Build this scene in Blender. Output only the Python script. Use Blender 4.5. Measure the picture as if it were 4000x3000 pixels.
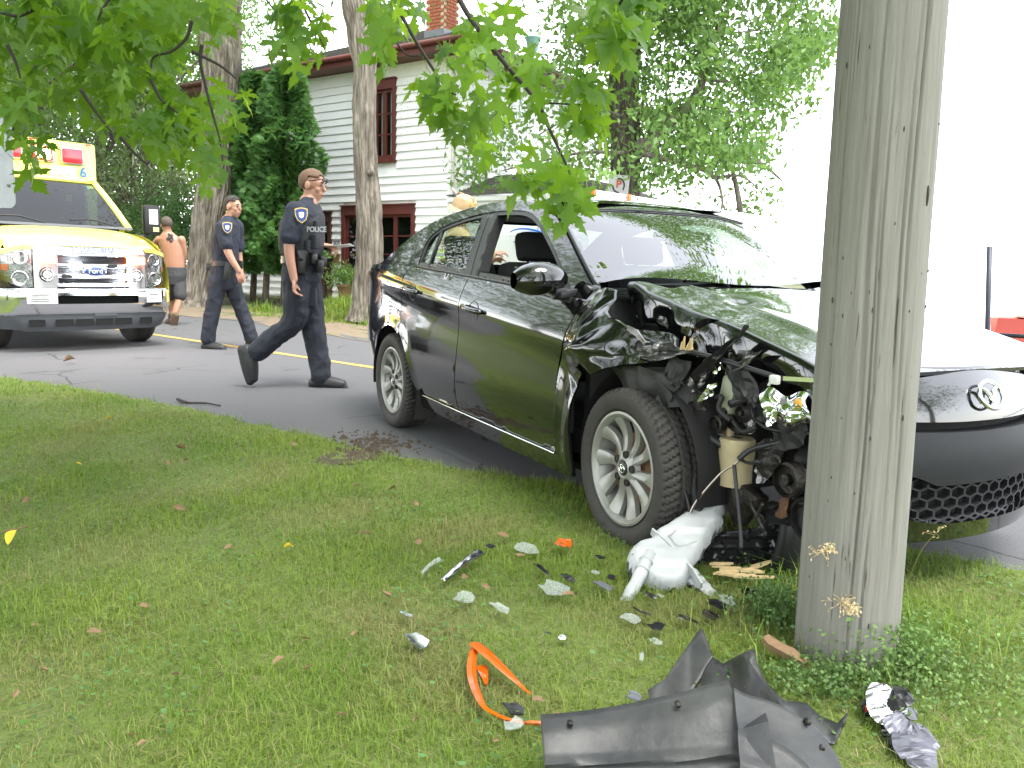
import bpy, bmesh, math, random
import numpy as np
from mathutils import Vector, Matrix, noise as mnoise
from mathutils.geometry import delaunay_2d_cdt
for o in list(bpy.data.objects):
    bpy.data.objects.remove(o, do_unlink=True)
random.seed(7); RNG = np.random.default_rng(7)
SC = bpy.context.scene; COL = SC.collection
R = math.radians; PI = math.pi

# ---------------------------------------------------------------- camera
FPX, PITCH, ROLL, CAMH = 3213.3, 0.13941, 0.02484, 1.0764
cd = bpy.data.cameras.new('camera'); cam = bpy.data.objects.new('camera', cd); COL.objects.link(cam)
cd.sensor_width = 36.0; cd.lens = 36.0 * FPX / 4000.0; cd.clip_start = 0.05; cd.clip_end = 900
_f = Vector((0, math.cos(PITCH), -math.sin(PITCH))); _v = Vector((0, math.sin(PITCH), math.cos(PITCH)))
_x = Vector((1, 0, 0))
_r = _x * math.cos(ROLL) + _v * math.sin(ROLL); _u = -_x * math.sin(ROLL) + _v * math.cos(ROLL)
cam.matrix_world = Matrix(((_r.x, _u.x, -_f.x, 0), (_r.y, _u.y, -_f.y, 0), (_r.z, _u.z, -_f.z, CAMH), (0, 0, 0, 1)))
SC.camera = cam

# ---------------------------------------------------------------- sky, sun, exposure
SUN_EL, SUN_AZ = R(68), R(140)          # azimuth clockwise from +Y
w = bpy.data.worlds.new('World'); SC.world = w; w.use_nodes = True
nt = w.node_tree; nt.nodes.clear()
sky = nt.nodes.new('ShaderNodeTexSky'); sky.sky_type = 'NISHITA'; sky.sun_disc = False
sky.sun_elevation = SUN_EL; sky.sun_rotation = SUN_AZ; sky.air_density = 1.0; sky.dust_density = 0.6; sky.ozone_density = 0.6
hsv = nt.nodes.new('ShaderNodeHueSaturation'); hsv.inputs['Saturation'].default_value = 0.22
bg = nt.nodes.new('ShaderNodeBackground'); bg.inputs[1].default_value = 0.15
wo = nt.nodes.new('ShaderNodeOutputWorld')
nt.links.new(sky.outputs[0], hsv.inputs['Color']); nt.links.new(hsv.outputs[0], bg.inputs[0]); nt.links.new(bg.outputs[0], wo.inputs[0])
sl = bpy.data.lights.new('sun', 'SUN'); sl.energy = 1.3; sl.angle = R(24); sl.color = (1.0, 0.96, 0.9)
sun = bpy.data.objects.new('sun', sl); COL.objects.link(sun)
sd = Vector((math.sin(SUN_AZ) * math.cos(SUN_EL), math.cos(SUN_AZ) * math.cos(SUN_EL), math.sin(SUN_EL)))
sun.rotation_euler = sd.to_track_quat('Z', 'Y').to_euler(); sun.location = sd * 50
SC.view_settings.view_transform = 'Standard'; SC.view_settings.look = 'None'
SC.view_settings.gamma = 1.0; SC.view_settings.exposure = 2.68; SC.view_settings.use_curve_mapping = False
SC.render.engine = 'CYCLES'
SC.cycles.max_bounces = 8; SC.cycles.transparent_max_bounces = 12

# ---------------------------------------------------------------- pixel helpers (photo shown 2212 px wide)
KPX = 4000.0 / 2212.0
def ray(u, v):
    a = (u * KPX - 2000) / FPX; b = (1500 - v * KPX) / FPX
    return _r * a + _u * b + _f
def G(u, v, z=0.0):
    d = ray(u, v); t = (z - CAMH) / d.z
    return Vector((d.x * t, d.y * t, z))
def AT(u, v, y):
    d = ray(u, v); t = y / d.y
    return Vector((d.x * t, y, CAMH + d.z * t))
def DIST(u, v, r):
    return Vector((0, 0, CAMH)) + ray(u, v).normalized() * r

# ---------------------------------------------------------------- materials
MATS = {}
def pbr(name, base, rough=0.6, metal=0.0, var=None, bump=None, coat=0.0, spec=0.5, trans=0.0, alpha=1.0, emis=None, estr=0.0,
        base2=None, stretch=(1, 1, 1), sheen=0.0, ior=1.45, rvar=0.0, var2=None, col3=None):
    """base mixed with base2 (or darker/lighter base) by noise 'var'=(scale, amount); bump=(scale, strength)"""
    m = bpy.data.materials.new(name); m.use_nodes = True; N = m.node_tree.nodes; L = m.node_tree.links
    b = N['Principled BSDF']
    b.inputs['Base Color'].default_value = (*base, 1); b.inputs['Roughness'].default_value = rough
    b.inputs['Metallic'].default_value = metal; b.inputs['Specular IOR Level'].default_value = spec
    b.inputs['Coat Weight'].default_value = coat; b.inputs['Coat Roughness'].default_value = 0.03
    b.inputs['Transmission Weight'].default_value = trans; b.inputs['Alpha'].default_value = alpha; b.inputs['IOR'].default_value = ior
    if sheen: b.inputs['Sheen Weight'].default_value = sheen
    if emis: b.inputs['Emission Color'].default_value = (*emis, 1); b.inputs['Emission Strength'].default_value = estr
    tc = N.new('ShaderNodeTexCoord'); mp = N.new('ShaderNodeMapping'); mp.inputs['Scale'].default_value = stretch
    L.new(tc.outputs['Object'], mp.inputs[0])
    if var:
        n = N.new('ShaderNodeTexNoise'); n.inputs['Scale'].default_value = var[0]; n.inputs['Detail'].default_value = 6; n.inputs['Roughness'].default_value = 0.65
        L.new(mp.outputs[0], n.inputs['Vector'])
        rp = N.new('ShaderNodeValToRGB'); rp.color_ramp.elements[0].position = 0.5 - 0.5 * (1 - min(var[1], .95)) * .6 - .08
        rp.color_ramp.elements[1].position = 0.5 + 0.5 * (1 - min(var[1], .95)) * .6 + .08
        L.new(n.outputs[0], rp.inputs[0])
        b2 = base2 if base2 else tuple(c * (1 - var[1]) for c in base)
        rp.color_ramp.elements[0].color = (*b2, 1); rp.color_ramp.elements[1].color = (*base, 1)
        out = rp.outputs[0]
        if var2:
            n2 = N.new('ShaderNodeTexNoise'); n2.inputs['Scale'].default_value = var2[0]; n2.inputs['Detail'].default_value = 4
            L.new(mp.outputs[0], n2.inputs['Vector'])
            r2 = N.new('ShaderNodeValToRGB'); r2.color_ramp.elements[0].position = var2[1]; r2.color_ramp.elements[1].position = min(1, var2[1] + var2[2])
            L.new(n2.outputs[0], r2.inputs[0])
            mx = N.new('ShaderNodeMix'); mx.data_type = 'RGBA'; L.new(r2.outputs[0], mx.inputs[0]); L.new(out, mx.inputs[6]); mx.inputs[7].default_value = (*col3, 1)
            out = mx.outputs[2]
        L.new(out, b.inputs['Base Color'])
        if rvar:
            mr = N.new('ShaderNodeMapRange'); mr.inputs[3].default_value = max(0, rough - rvar); mr.inputs[4].default_value = min(1, rough + rvar)
            L.new(n.outputs[0], mr.inputs[0]); L.new(mr.outputs[0], b.inputs['Roughness'])
    if bump:
        nb = N.new('ShaderNodeTexNoise'); nb.inputs['Scale'].default_value = bump[0]; nb.inputs['Detail'].default_value = 5
        L.new(mp.outputs[0], nb.inputs['Vector'])
        bp = N.new('ShaderNodeBump'); bp.inputs['Strength'].default_value = bump[1]; bp.inputs['Distance'].default_value = bump[2] if len(bump) > 2 else 0.01
        L.new(nb.outputs[0], bp.inputs['Height']); L.new(bp.outputs[0], b.inputs['Normal'])
    MATS[name] = m
    return m

def leaf_mat(name, c1, c2, tcol, tw=0.45, rough=0.45, attr=None, scale=3.0):
    """foliage: diffuse + translucent, colour varied by noise (or by a colour attribute)"""
    m = bpy.data.materials.new(name); m.use_nodes = True; N = m.node_tree.nodes; L = m.node_tree.links
    b = N['Principled BSDF']; b.inputs['Roughness'].default_value = rough; b.inputs['Specular IOR Level'].default_value = 0.3
    out = N['Material Output']
    if attr:
        a = N.new('ShaderNodeAttribute'); a.attribute_name = attr; src = a.outputs['Color']
    else:
        oi = N.new('ShaderNodeObjectInfo'); g = N.new('ShaderNodeNewGeometry')
        n = N.new('ShaderNodeTexNoise'); n.inputs['Scale'].default_value = scale; n.inputs['Detail'].default_value = 4
        L.new(g.outputs['Position'], n.inputs['Vector'])
        ad = N.new('ShaderNodeMath'); ad.operation = 'MULTIPLY_ADD'; ad.inputs[1].default_value = 0.5; ad.inputs[2].default_value = -0.25
        L.new(oi.outputs['Random'], ad.inputs[0])
        a2 = N.new('ShaderNodeMath'); a2.operation = 'ADD'; L.new(n.outputs[0], a2.inputs[0]); L.new(ad.outputs[0], a2.inputs[1])
        r = N.new('ShaderNodeValToRGB'); r.color_ramp.elements[0].position = 0.3; r.color_ramp.elements[1].position = 0.7
        r.color_ramp.elements[0].color = (*c1, 1); r.color_ramp.elements[1].color = (*c2, 1)
        L.new(a2.outputs[0], r.inputs[0]); src = r.outputs[0]
    L.new(src, b.inputs['Base Color'])
    t = N.new('ShaderNodeBsdfTranslucent')
    mx = N.new('ShaderNodeMix'); mx.data_type = 'RGBA'; mx.inputs[0].default_value = 0.6; L.new(src, mx.inputs[6]); mx.inputs[7].default_value = (*tcol, 1)
    L.new(mx.outputs[2], t.inputs[0])
    ms = N.new('ShaderNodeMixShader'); ms.inputs[0].default_value = tw
    L.new(b.outputs[0], ms.inputs[1]); L.new(t.outputs[0], ms.inputs[2]); L.new(ms.outputs[0], out.inputs[0])
    MATS[name] = m
    return m

def glass_mat(name, tint=(0.8, 0.9, 0.85), refl=0.0, rough=0.0, dens=0.75):
    """thin pane: transparent tint + fresnel reflection"""
    m = bpy.data.materials.new(name); m.use_nodes = True; N = m.node_tree.nodes; L = m.node_tree.links
    N.remove(N['Principled BSDF']); out = N['Material Output']
    tr = N.new('ShaderNodeBsdfTransparent'); tr.inputs[0].default_value = (*[c * dens for c in tint], 1)
    gl = N.new('ShaderNodeBsdfGlossy'); gl.inputs['Roughness'].default_value = rough
    lw = N.new('ShaderNodeLayerWeight'); lw.inputs[0].default_value = 0.5
    pw = N.new('ShaderNodeMath'); pw.operation = 'POWER'; pw.inputs[1].default_value = 4.5; L.new(lw.outputs['Facing'], pw.inputs[0])
    fr = N.new('ShaderNodeMath'); fr.operation = 'MULTIPLY_ADD'; fr.inputs[1].default_value = .92; fr.inputs[2].default_value = .05; L.new(pw.outputs[0], fr.inputs[0])
    ad = N.new('ShaderNodeMath'); ad.operation = 'ADD'; ad.inputs[1].default_value = refl; ad.use_clamp = True; L.new(fr.outputs[0], ad.inputs[0])
    ms = N.new('ShaderNodeMixShader'); L.new(ad.outputs[0], ms.inputs[0]); L.new(tr.outputs[0], ms.inputs[1]); L.new(gl.outputs[0], ms.inputs[2])
    L.new(ms.outputs[0], out.inputs[0]); MATS[name] = m
    return m

def M(n): return MATS[n]

# ---------------------------------------------------------------- object helpers
def tag(o, label, cat, group=None, kind=None):
    if label: o['label'] = label
    if cat: o['category'] = cat
    if group: o['group'] = group
    if kind: o['kind'] = kind
    return o
def thing(name, label, cat, loc=(0, 0, 0), rotz=0.0, group=None):
    o = bpy.data.objects.new(name, None); COL.objects.link(o); o.empty_display_size = 0.1
    o.location = loc; o.rotation_euler = (0, 0, rotz)
    return tag(o, label, cat, group)
def link(name, me, parent=None, mat=None):
    o = bpy.data.objects.new(name, me); COL.objects.link(o)
    if parent: o.parent = parent
    if mat is not None and not me.materials:
        me.materials.append(M(mat) if isinstance(mat, str) else mat)
    return o
def mk(name, verts, faces, mat, parent=None, smooth=False, sharp=None):
    me = bpy.data.meshes.new(name); me.from_pydata([tuple(v) for v in verts], [], faces)
    if smooth:
        me.polygons.foreach_set('use_smooth', [True] * len(me.polygons))
        if sharp: me.set_sharp_from_angle(angle=R(sharp))
    me.update()
    return link(name, me, parent, mat)
def fastmesh(name, V, F, mat=None, parent=None, smooth=False, colors=None, nper=3):
    """numpy verts (n,3) and faces (m,nper)"""
    me = bpy.data.meshes.new(name); V = np.asarray(V, dtype=np.float32); F = np.asarray(F, dtype=np.int32)
    me.vertices.add(len(V)); me.vertices.foreach_set('co', V.ravel())
    me.loops.add(F.size); me.loops.foreach_set('vertex_index', F.ravel())
    me.polygons.add(len(F)); me.polygons.foreach_set('loop_start', np.arange(0, F.size, nper, dtype=np.int32))
    me.polygons.foreach_set('loop_total', np.full(len(F), nper, dtype=np.int32))
    if smooth: me.polygons.foreach_set('use_smooth', np.ones(len(F), dtype=bool))
    me.update(calc_edges=True)
    if colors is not None:
        ca = me.color_attributes.new('col', 'FLOAT_COLOR', 'POINT')
        c4 = np.ones((len(V), 4), dtype=np.float32); c4[:, :3] = colors; ca.data.foreach_set('color', c4.ravel())
    return link(name, me, parent, mat)

class MB:
    """collects shapes for one mesh"""
    def __init__(s): s.v = []; s.f = []
    def add(s, V, F):
        o = len(s.v); s.v += [tuple(p) for p in V]; s.f += [tuple(i + o for i in f) for f in F]; return s
    def box(s, c, d, rot=None, bev=0.0):
        c = Vector(c); hx, hy, hz = d[0] / 2, d[1] / 2, d[2] / 2
        if bev > 0:
            bm = bmesh.new(); bmesh.ops.create_cube(bm, size=1.0)
            bmesh.ops.scale(bm, vec=d, verts=bm.verts); bmesh.ops.bevel(bm, geom=bm.edges[:], offset=bev, segments=2, affect='EDGES', profile=.6)
            V = [v.co.copy() for v in bm.verts]; bm.verts.index_update(); F = [[v.index for v in f.verts] for f in bm.faces]; bm.free()
        else:
            V = [Vector((x, y, z)) for x in (-hx, hx) for y in (-hy, hy) for z in (-hz, hz)]
            F = [(0, 1, 3, 2), (4, 6, 7, 5), (0, 4, 5, 1), (2, 3, 7, 6), (0, 2, 6, 4), (1, 5, 7, 3)]
        if rot is not None:
            V = [rot @ v for v in V]
        return s.add([v + c for v in V], F)
    def tube(s, pts, rad, n=10, cap=True, closed=False):
        pts = [Vector(p) for p in pts]
        if not hasattr(rad, '__len__'): rad = [rad] * len(pts)
        o = len(s.v); up = Vector((0.13, 0.27, 0.95)); N = len(pts)
        t0 = (pts[1] - pts[0]).normalized(); side = t0.cross(up)
        if side.length < 1e-3: side = t0.cross(Vector((1, 0, 0)))
        side.normalize()
        for i, p in enumerate(pts):
            a = pts[(i - 1) % N] if (i > 0 or closed) else p; b = pts[(i + 1) % N] if (i < N - 1 or closed) else p
            t = (b - a).normalized(); side = (side - t * side.dot(t)).normalized(); nn = t.cross(side)
            for k in range(n):
                an = 2 * PI * k / n; s.v.append(tuple(p + (side * math.cos(an) + nn * math.sin(an)) * rad[i]))
        m = N if closed else N - 1
        for i in range(m):
            j = (i + 1) % N
            for k in range(n):
                k2 = (k + 1) % n; s.f.append((o + i * n + k, o + i * n + k2, o + j * n + k2, o + j * n + k))
        if cap and not closed:
            s.f.append(tuple(o + k for k in reversed(range(n)))); s.f.append(tuple(o + (N - 1) * n + k for k in range(n)))
        return s
    def prism(s, poly, d, origin=(0, 0, 0), ux=(1, 0, 0), uy=(0, 1, 0)):
        """polygon (2d) extruded by vector d"""
        O = Vector(origin); ux = Vector(ux); uy = Vector(uy); d = Vector(d); n = len(poly); o = len(s.v)
        for k in (0, 1):
            for (a, b) in poly: s.v.append(tuple(O + ux * a + uy * b + d * k))
        s.f.append(tuple(o + i for i in reversed(range(n)))); s.f.append(tuple(o + n + i for i in range(n)))
        for i in range(n):
            j = (i + 1) % n; s.f.append((o + i, o + j, o + n + j, o + n + i))
        return s
    def lathe(s, prof, n=24, axis='z', c=(0, 0, 0), a0=0.0, a1=2 * PI):
        """profile of (radius, height)"""
        o = len(s.v); full = abs(a1 - a0 - 2 * PI) < 1e-6; m = n if full else n + 1; c = Vector(c)
        for (r, hh) in prof:
            for k in range(m):
                a = a0 + (a1 - a0) * k / n; ca, sa = math.cos(a) * r, math.sin(a) * r
                s.v.append(tuple(c + (Vector((ca, sa, hh)) if axis == 'z' else Vector((ca, hh, sa)) if axis == 'y' else Vector((hh, ca, sa)))))
        for i in range(len(prof) - 1):
            for k in range(n):
                k2 = (k + 1) % m; s.f.append((o + i * m + k, o + i * m + k2, o + (i + 1) * m + k2, o + (i + 1) * m + k))
        return s
    def ell(s, c, r, n=12, m=8, rot=None):
        o = len(s.v); c = Vector(c)
        for i in range(m + 1):
            th = PI * i / m
            for k in range(n):
                ph = 2 * PI * k / n; q = Vector((r[0] * math.sin(th) * math.cos(ph), r[1] * math.sin(th) * math.sin(ph), r[2] * math.cos(th)))
                if rot is not None: q = rot @ q
                s.v.append(tuple(c + q))
        for i in range(m):
            for k in range(n):
                k2 = (k + 1) % n; s.f.append((o + i * n + k, o + (i + 1) * n + k, o + (i + 1) * n + k2, o + i * n + k2))
        return s
    def grid(s, fn, nu, nv, u0=0, u1=1, v0=0, v1=1):
        o = len(s.v)
        for i in range(nu + 1):
            for j in range(nv + 1):
                s.v.append(tuple(fn(u0 + (u1 - u0) * i / nu, v0 + (v1 - v0) * j / nv)))
        for i in range(nu):
            for j in range(nv):
                a = o + i * (nv + 1) + j; s.f.append((a, a + nv + 1, a + nv + 2, a + 1))
        return s
    def obj(s, name, mat, parent=None, smooth=False, sharp=None):
        return mk(name, s.v, s.f, mat, parent, smooth, sharp)

def cspline(xs, ys):
    """natural cubic spline -> function (works on scalars and arrays)"""
    x = np.array(xs, float); y = np.array(ys, float); n = len(x); hh = np.diff(x)
    A = np.eye(n); rr = np.zeros(n)
    for i in range(1, n - 1):
        A[i, i - 1] = hh[i - 1]; A[i, i] = 2 * (hh[i - 1] + hh[i]); A[i, i + 1] = hh[i]
        rr[i] = 6 * ((y[i + 1] - y[i]) / hh[i] - (y[i] - y[i - 1]) / hh[i - 1])
    m = np.linalg.solve(A, rr)
    def fn(t):
        t = np.clip(np.asarray(t, float), x[0], x[-1]); i = np.clip(np.searchsorted(x, t) - 1, 0, n - 2)
        h_ = hh[i]; a = (x[i + 1] - t) / h_; b = (t - x[i]) / h_
        return a * y[i] + b * y[i + 1] + ((a ** 3 - a) * m[i] + (b ** 3 - b) * m[i + 1]) * h_ * h_ / 6
    return fn
def lerpf(xs, ys):
    return lambda t: np.interp(t, xs, ys)
def crv(pts, n=8, closed=False):
    """catmull-rom through points of any dimension"""
    P = [np.array(p, float) for p in pts]; N = len(P); out = []
    for i in range(N if closed else N - 1):
        p0 = P[(i - 1) % N] if (i > 0 or closed) else P[i]; p1 = P[i]; p2 = P[(i + 1) % N]; p3 = P[(i + 2) % N] if (i < N - 2 or closed) else p2
        for k in range(n):
            t = k / n
            out.append(0.5 * (2 * p1 + (p2 - p0) * t + (2 * p0 - 5 * p1 + 4 * p2 - p3) * t * t + (3 * p1 - p0 - 3 * p2 + p3) * t ** 3))
    if not closed: out.append(P[-1])
    return out
def inpoly(px, py, poly):
    poly = np.asarray(poly, float); x = np.asarray(px, float); y = np.asarray(py, float); c = np.zeros(x.shape, bool); n = len(poly); j = n - 1
    for i in range(n):
        xi, yi = poly[i]; xj, yj = poly[j]
        if yi != yj:
            c ^= ((yi > y) != (yj > y)) & (x < (xj - xi) * (y - yi) / (yj - yi) + xi)
        j = i
    return c
def densify(poly, step):
    out = []
    n = len(poly)
    for i in range(n):
        a = np.array(poly[i], float); b = np.array(poly[(i + 1) % n], float); k = max(1, int(np.linalg.norm(b - a) / step + .5))
        for q in range(k): out.append(tuple(a + (b - a) * q / k))
    return out
def panel2d(outline, holes=(), step=0.03):
    """triangulate an outline with an inner point grid -> (2d verts, tris)"""
    O = densify(outline, step); H = [densify(q, step) for q in holes]
    pts = list(O); edges = [(i, (i + 1) % len(O)) for i in range(len(O))]
    for q in H:
        b = len(pts); pts += q; edges += [(b + i, b + (i + 1) % len(q)) for i in range(len(q))]
    A = np.array(O); x0, y0 = A.min(0); x1, y1 = A.max(0)
    gx, gy = np.meshgrid(np.arange(x0, x1, step), np.arange(y0, y1, step)); gx = gx.copy(); gx[::2] += step / 2
    gx = gx.ravel(); gy = gy.ravel(); ok = inpoly(gx, gy, A)
    for q in H: ok &= ~inpoly(gx, gy, q)
    gx = gx[ok]; gy = gy[ok]
    B = np.array(pts); keep = np.ones(len(gx), bool)
    for i in range(0, len(gx), 500):
        d = (gx[i:i + 500, None] - B[None, :, 0]) ** 2 + (gy[i:i + 500, None] - B[None, :, 1]) ** 2
        keep[i:i + 500] = d.min(1) > (step * .55) ** 2
    pts += list(zip(gx[keep], gy[keep]))
    r = delaunay_2d_cdt([Vector((float(a), float(b))) for a, b in pts], edges, [], 0, 1e-6)
    V = np.array([(v.x, v.y) for v in r[0]]); T = np.array([f for f in r[2] if len(f) == 3])
    c = V[T].mean(1); ok = inpoly(c[:, 0], c[:, 1], A)
    for q in H: ok &= ~inpoly(c[:, 0], c[:, 1], q)
    return V, T[ok]
def panel(name, outline, surf, mat, parent, holes=(), step=0.03, inward=None, depth=0.02, out=(0, 1, 0), smooth=True):
    """outline in (a,b); surf(a,b arrays)->(n,3); edge turned in by depth along 'inward'"""
    V2, T = panel2d(outline, holes, step)
    P = np.asarray(surf(V2[:, 0], V2[:, 1]), float)
    n = np.cross(P[T[:, 1]] - P[T[:, 0]], P[T[:, 2]] - P[T[:, 0]]).sum(0)
    if n @ np.array(out, float) < 0: T = T[:, ::-1]
    V = P; F = [tuple(map(int, t)) for t in T]
    if inward is not None:
        E = {}
        for t in T:
            for i in range(3):
                a, b = int(t[i]), int(t[(i + 1) % 3]); E[(a, b)] = 1
        be = [(a, b) for (a, b) in E if (b, a) not in E]; iw = np.array(inward, float) * depth
        base = len(V); idx = {}; add = []
        for a, b in be:
            for q in (a, b):
                if q not in idx: idx[q] = base + len(add); add.append(V[q]); add.append(V[q] + iw)
        for a, b in be: F.append((idx[b], idx[a], idx[a] + 1, idx[b] + 1))
        V = np.vstack([V, np.array(add)]) if add else V
    return mk(name, V, F, mat, parent, smooth)
def mesh_text(name, s, size, mat, parent=None, ext=0.001, align='CENTER', bold=0.0):
    cu = bpy.data.curves.new(name, 'FONT'); cu.body = s; cu.size = size; cu.extrude = ext; cu.align_x = align; cu.align_y = 'CENTER'; cu.offset = bold
    cu.resolution_u = 3
    o = bpy.data.objects.new(name, cu); COL.objects.link(o)
    dg = bpy.context.evaluated_depsgraph_get(); me = bpy.data.meshes.new_from_object(o.evaluated_get(dg)); bpy.data.objects.remove(o); bpy.data.curves.remove(cu)
    me.materials.clear(); me.name = name
    return link(name, me, parent, mat)
def frame(o, origin, ux, uy):
    """place object so that local x,y,z = ux, uy, ux x uy"""
    ux = Vector(ux).normalized(); uy = Vector(uy); uy = (uy - ux * uy.dot(ux)).normalized(); uz = ux.cross(uy); q = Vector(origin)
    o.matrix_local = Matrix(((ux.x, uy.x, uz.x, q.x), (ux.y, uy.y, uz.y, q.y), (ux.z, uy.z, uz.z, q.z), (0, 0, 0, 1)))
    return o
def bake(o, name=None, mods=()):
    """evaluate modifiers into a plain mesh"""
    dg = bpy.context.evaluated_depsgraph_get(); me = bpy.data.meshes.new_from_object(o.evaluated_get(dg)); old = o.data
    o.modifiers.clear(); o.data = me
    bpy.data.meshes.remove(old); me.name = name or o.name
    return o
def copy_tree(o, parent=None):
    c = o.copy(); COL.objects.link(c); c.parent = parent
    for ch in [q for q in o.children]: copy_tree(ch, c)
    return c
def vnoise(P, scale, seed=0.0):
    return np.array([mnoise.noise(Vector((p[0] * scale + seed, p[1] * scale + seed * 1.7, p[2] * scale - seed))) for p in P])
# ================================================================ setting
RU = Vector((0.755, -0.656, 0)); RN = Vector((0.656, 0.755, 0))      # along the road, across the road
def rd(s, n, z=0.0): return Vector((RU.x * s + RN.x * n, RU.y * s + RN.y * n, z))
def sn(x, y): return (x * RU.x + y * RU.y, x * RN.x + y * RN.y)
def sstep(a, b, x):
    t = np.clip((np.asarray(x, float) - a) / (b - a), 0, 1); return t * t * (3 - 2 * t)
def gz(x, y):
    s, n = sn(x, y)
    z = -0.03 + 0.22 * sstep(8.2, 12.5, n)
    sdist = (np.asarray(x) - 3.9) * .95 - (np.asarray(y) - 8) * .3
    return z - 1.7 * sstep(0.0, 2.2, sdist) * sstep(8.3, 9.2, n)

pbr('asphalt', (0.10, 0.10, 0.104), 0.85, var=(75, .85), bump=(160, .8, .006), var2=(1.6, .66, .04), base2=(0.075, 0.075, 0.08), col3=(0.062, 0.062, 0.066))
def crack_nodes(m):
    N = m.node_tree.nodes; L = m.node_tree.links; b = N['Principled BSDF']; src = b.inputs['Base Color'].links[0].from_socket
    tc = N.new('ShaderNodeTexCoord'); ns = N.new('ShaderNodeTexNoise'); ns.inputs['Scale'].default_value = 1.8; ns.inputs['Detail'].default_value = 5; L.new(tc.outputs['Object'], ns.inputs['Vector'])
    mv = N.new('ShaderNodeMix'); mv.data_type = 'VECTOR'; mv.inputs[0].default_value = .16; L.new(tc.outputs['Object'], mv.inputs[4]); L.new(ns.outputs['Color'], mv.inputs[5])
    vo = N.new('ShaderNodeTexVoronoi'); vo.feature = 'DISTANCE_TO_EDGE'; vo.inputs['Scale'].default_value = .55; L.new(mv.outputs[1], vo.inputs['Vector'])
    lt = N.new('ShaderNodeMath'); lt.operation = 'LESS_THAN'; lt.inputs[1].default_value = .0045; L.new(vo.outputs['Distance'], lt.inputs[0])
    n2 = N.new('ShaderNodeTexNoise'); n2.inputs['Scale'].default_value = .9; L.new(tc.outputs['Object'], n2.inputs['Vector']); g2 = N.new('ShaderNodeMath'); g2.operation = 'GREATER_THAN'; g2.inputs[1].default_value = .5; L.new(n2.outputs[0], g2.inputs[0])
    mu = N.new('ShaderNodeMath'); mu.operation = 'MULTIPLY'; L.new(lt.outputs[0], mu.inputs[0]); L.new(g2.outputs[0], mu.inputs[1]); m2 = N.new('ShaderNodeMath'); m2.operation = 'MULTIPLY'; m2.inputs[1].default_value = .75; L.new(mu.outputs[0], m2.inputs[0])
    mx = N.new('ShaderNodeMix'); mx.data_type = 'RGBA'; L.new(m2.outputs[0], mx.inputs[0]); L.new(src, mx.inputs[6]); mx.inputs[7].default_value = (.02, .02, .02, 1); L.new(mx.outputs[2], b.inputs['Base Color'])
crack_nodes(M('asphalt'))
pbr('yellow_paint', (0.55, 0.33, 0.05), 0.7, var=(30, .45), bump=(200, .4, .003), base2=(0.3, 0.22, 0.1))
pbr('soil', (0.075, 0.052, 0.034), 0.95, var=(25, .5), bump=(80, .8, .01), base2=(0.045, 0.035, 0.024))
pbr('dirt', (0.21, 0.16, 0.11), 0.95, var=(6, .4), bump=(60, .8, .01), var2=(2.3, .55, .12), col3=(0.09, 0.12, 0.04))
pbr('lawn_soil', (0.115, 0.165, 0.030), 0.95, var=(14, .4), bump=(70, .8, .01), base2=(0.085, 0.10, 0.03))
pbr('far_ground', (0.07, 0.10, 0.03), 0.95, var=(5, .5), bump=(40, .6, .02), base2=(0.10, 0.08, 0.05))
pbr('water', (0.42, 0.47, 0.5), 0.12, bump=(3.0, .25, .05), spec=1.0)

def structure(o): o['kind'] = 'structure'; return o
# ground sheet with the bank on the right
gx = np.concatenate([np.linspace(-160, -24, 18), np.linspace(-22, 26, 97), np.linspace(30, 160, 16)])
gy = np.concatenate([np.linspace(-120, -8, 15), np.linspace(-6, 40, 93), np.linspace(44, 200, 18)])
GX, GY = np.meshgrid(gx, gy, indexing='ij'); GZ = gz(GX, GY)
ny = len(gy); ii, jj = np.meshgrid(np.arange(len(gx) - 1), np.arange(ny - 1), indexing='ij'); a = (ii * ny + jj).ravel()
structure(fastmesh('ground', np.c_[GX.ravel(), GY.ravel(), GZ.ravel()], np.c_[a, a + ny, a + ny + 1, a + 1], 'far_ground', smooth=True, nper=4))
structure(mk('water', [(-800, 8, -1.05), (800, 8, -1.05), (800, 800, -1.05), (-800, 800, -1.05)], [(0, 1, 2, 3)], 'water'))
# near edge of the road, read off the photograph
edge_px = [(0, 815), (200, 846), (400, 882), (560, 921), (700, 950), (760, 968), (840, 985), (1000, 1016), (1150, 1038), (1250, 1052), (1960, 1188), (2212, 1237)]
ed = sorted(sn(*G(*q)[:2]) for q in edge_px)
es = [-70, -14] + [q[0] for q in ed] + [6, 70]; en = [2.2, 2.2] + [q[1] for q in ed] + [3.7, 3.9]
def edge_n(s): return np.interp(s, es, en)
mb = MB()
ss = np.concatenate([np.linspace(-70, -15, 12), np.linspace(-14, 8, 89), np.linspace(9, 70, 12)])
far_edge = lambda s: 7.85 + 0.12 * math.sin(s * .9) + 0.08 * math.sin(s * 2.3 + 1) + 0.45 * float(sstep(-11, -14, s))
for i in range(len(ss) - 1):
    for k in range(6):
        q = []
        for (s, kk) in ((ss[i], k), (ss[i + 1], k), (ss[i + 1], k + 1), (ss[i], k + 1)):
            n0 = edge_n(s) - 0.5; n1 = far_edge(s); n = n0 + (n1 - n0) * kk / 6
            q.append(rd(s, n, 0.0 + .03 * (1 - ((n - 5.5) / 2.6) ** 2) if 0 else 0.0))
        mb.add(q, [(0, 1, 2, 3)])
structure(mb.obj('road', 'asphalt'))
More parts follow.
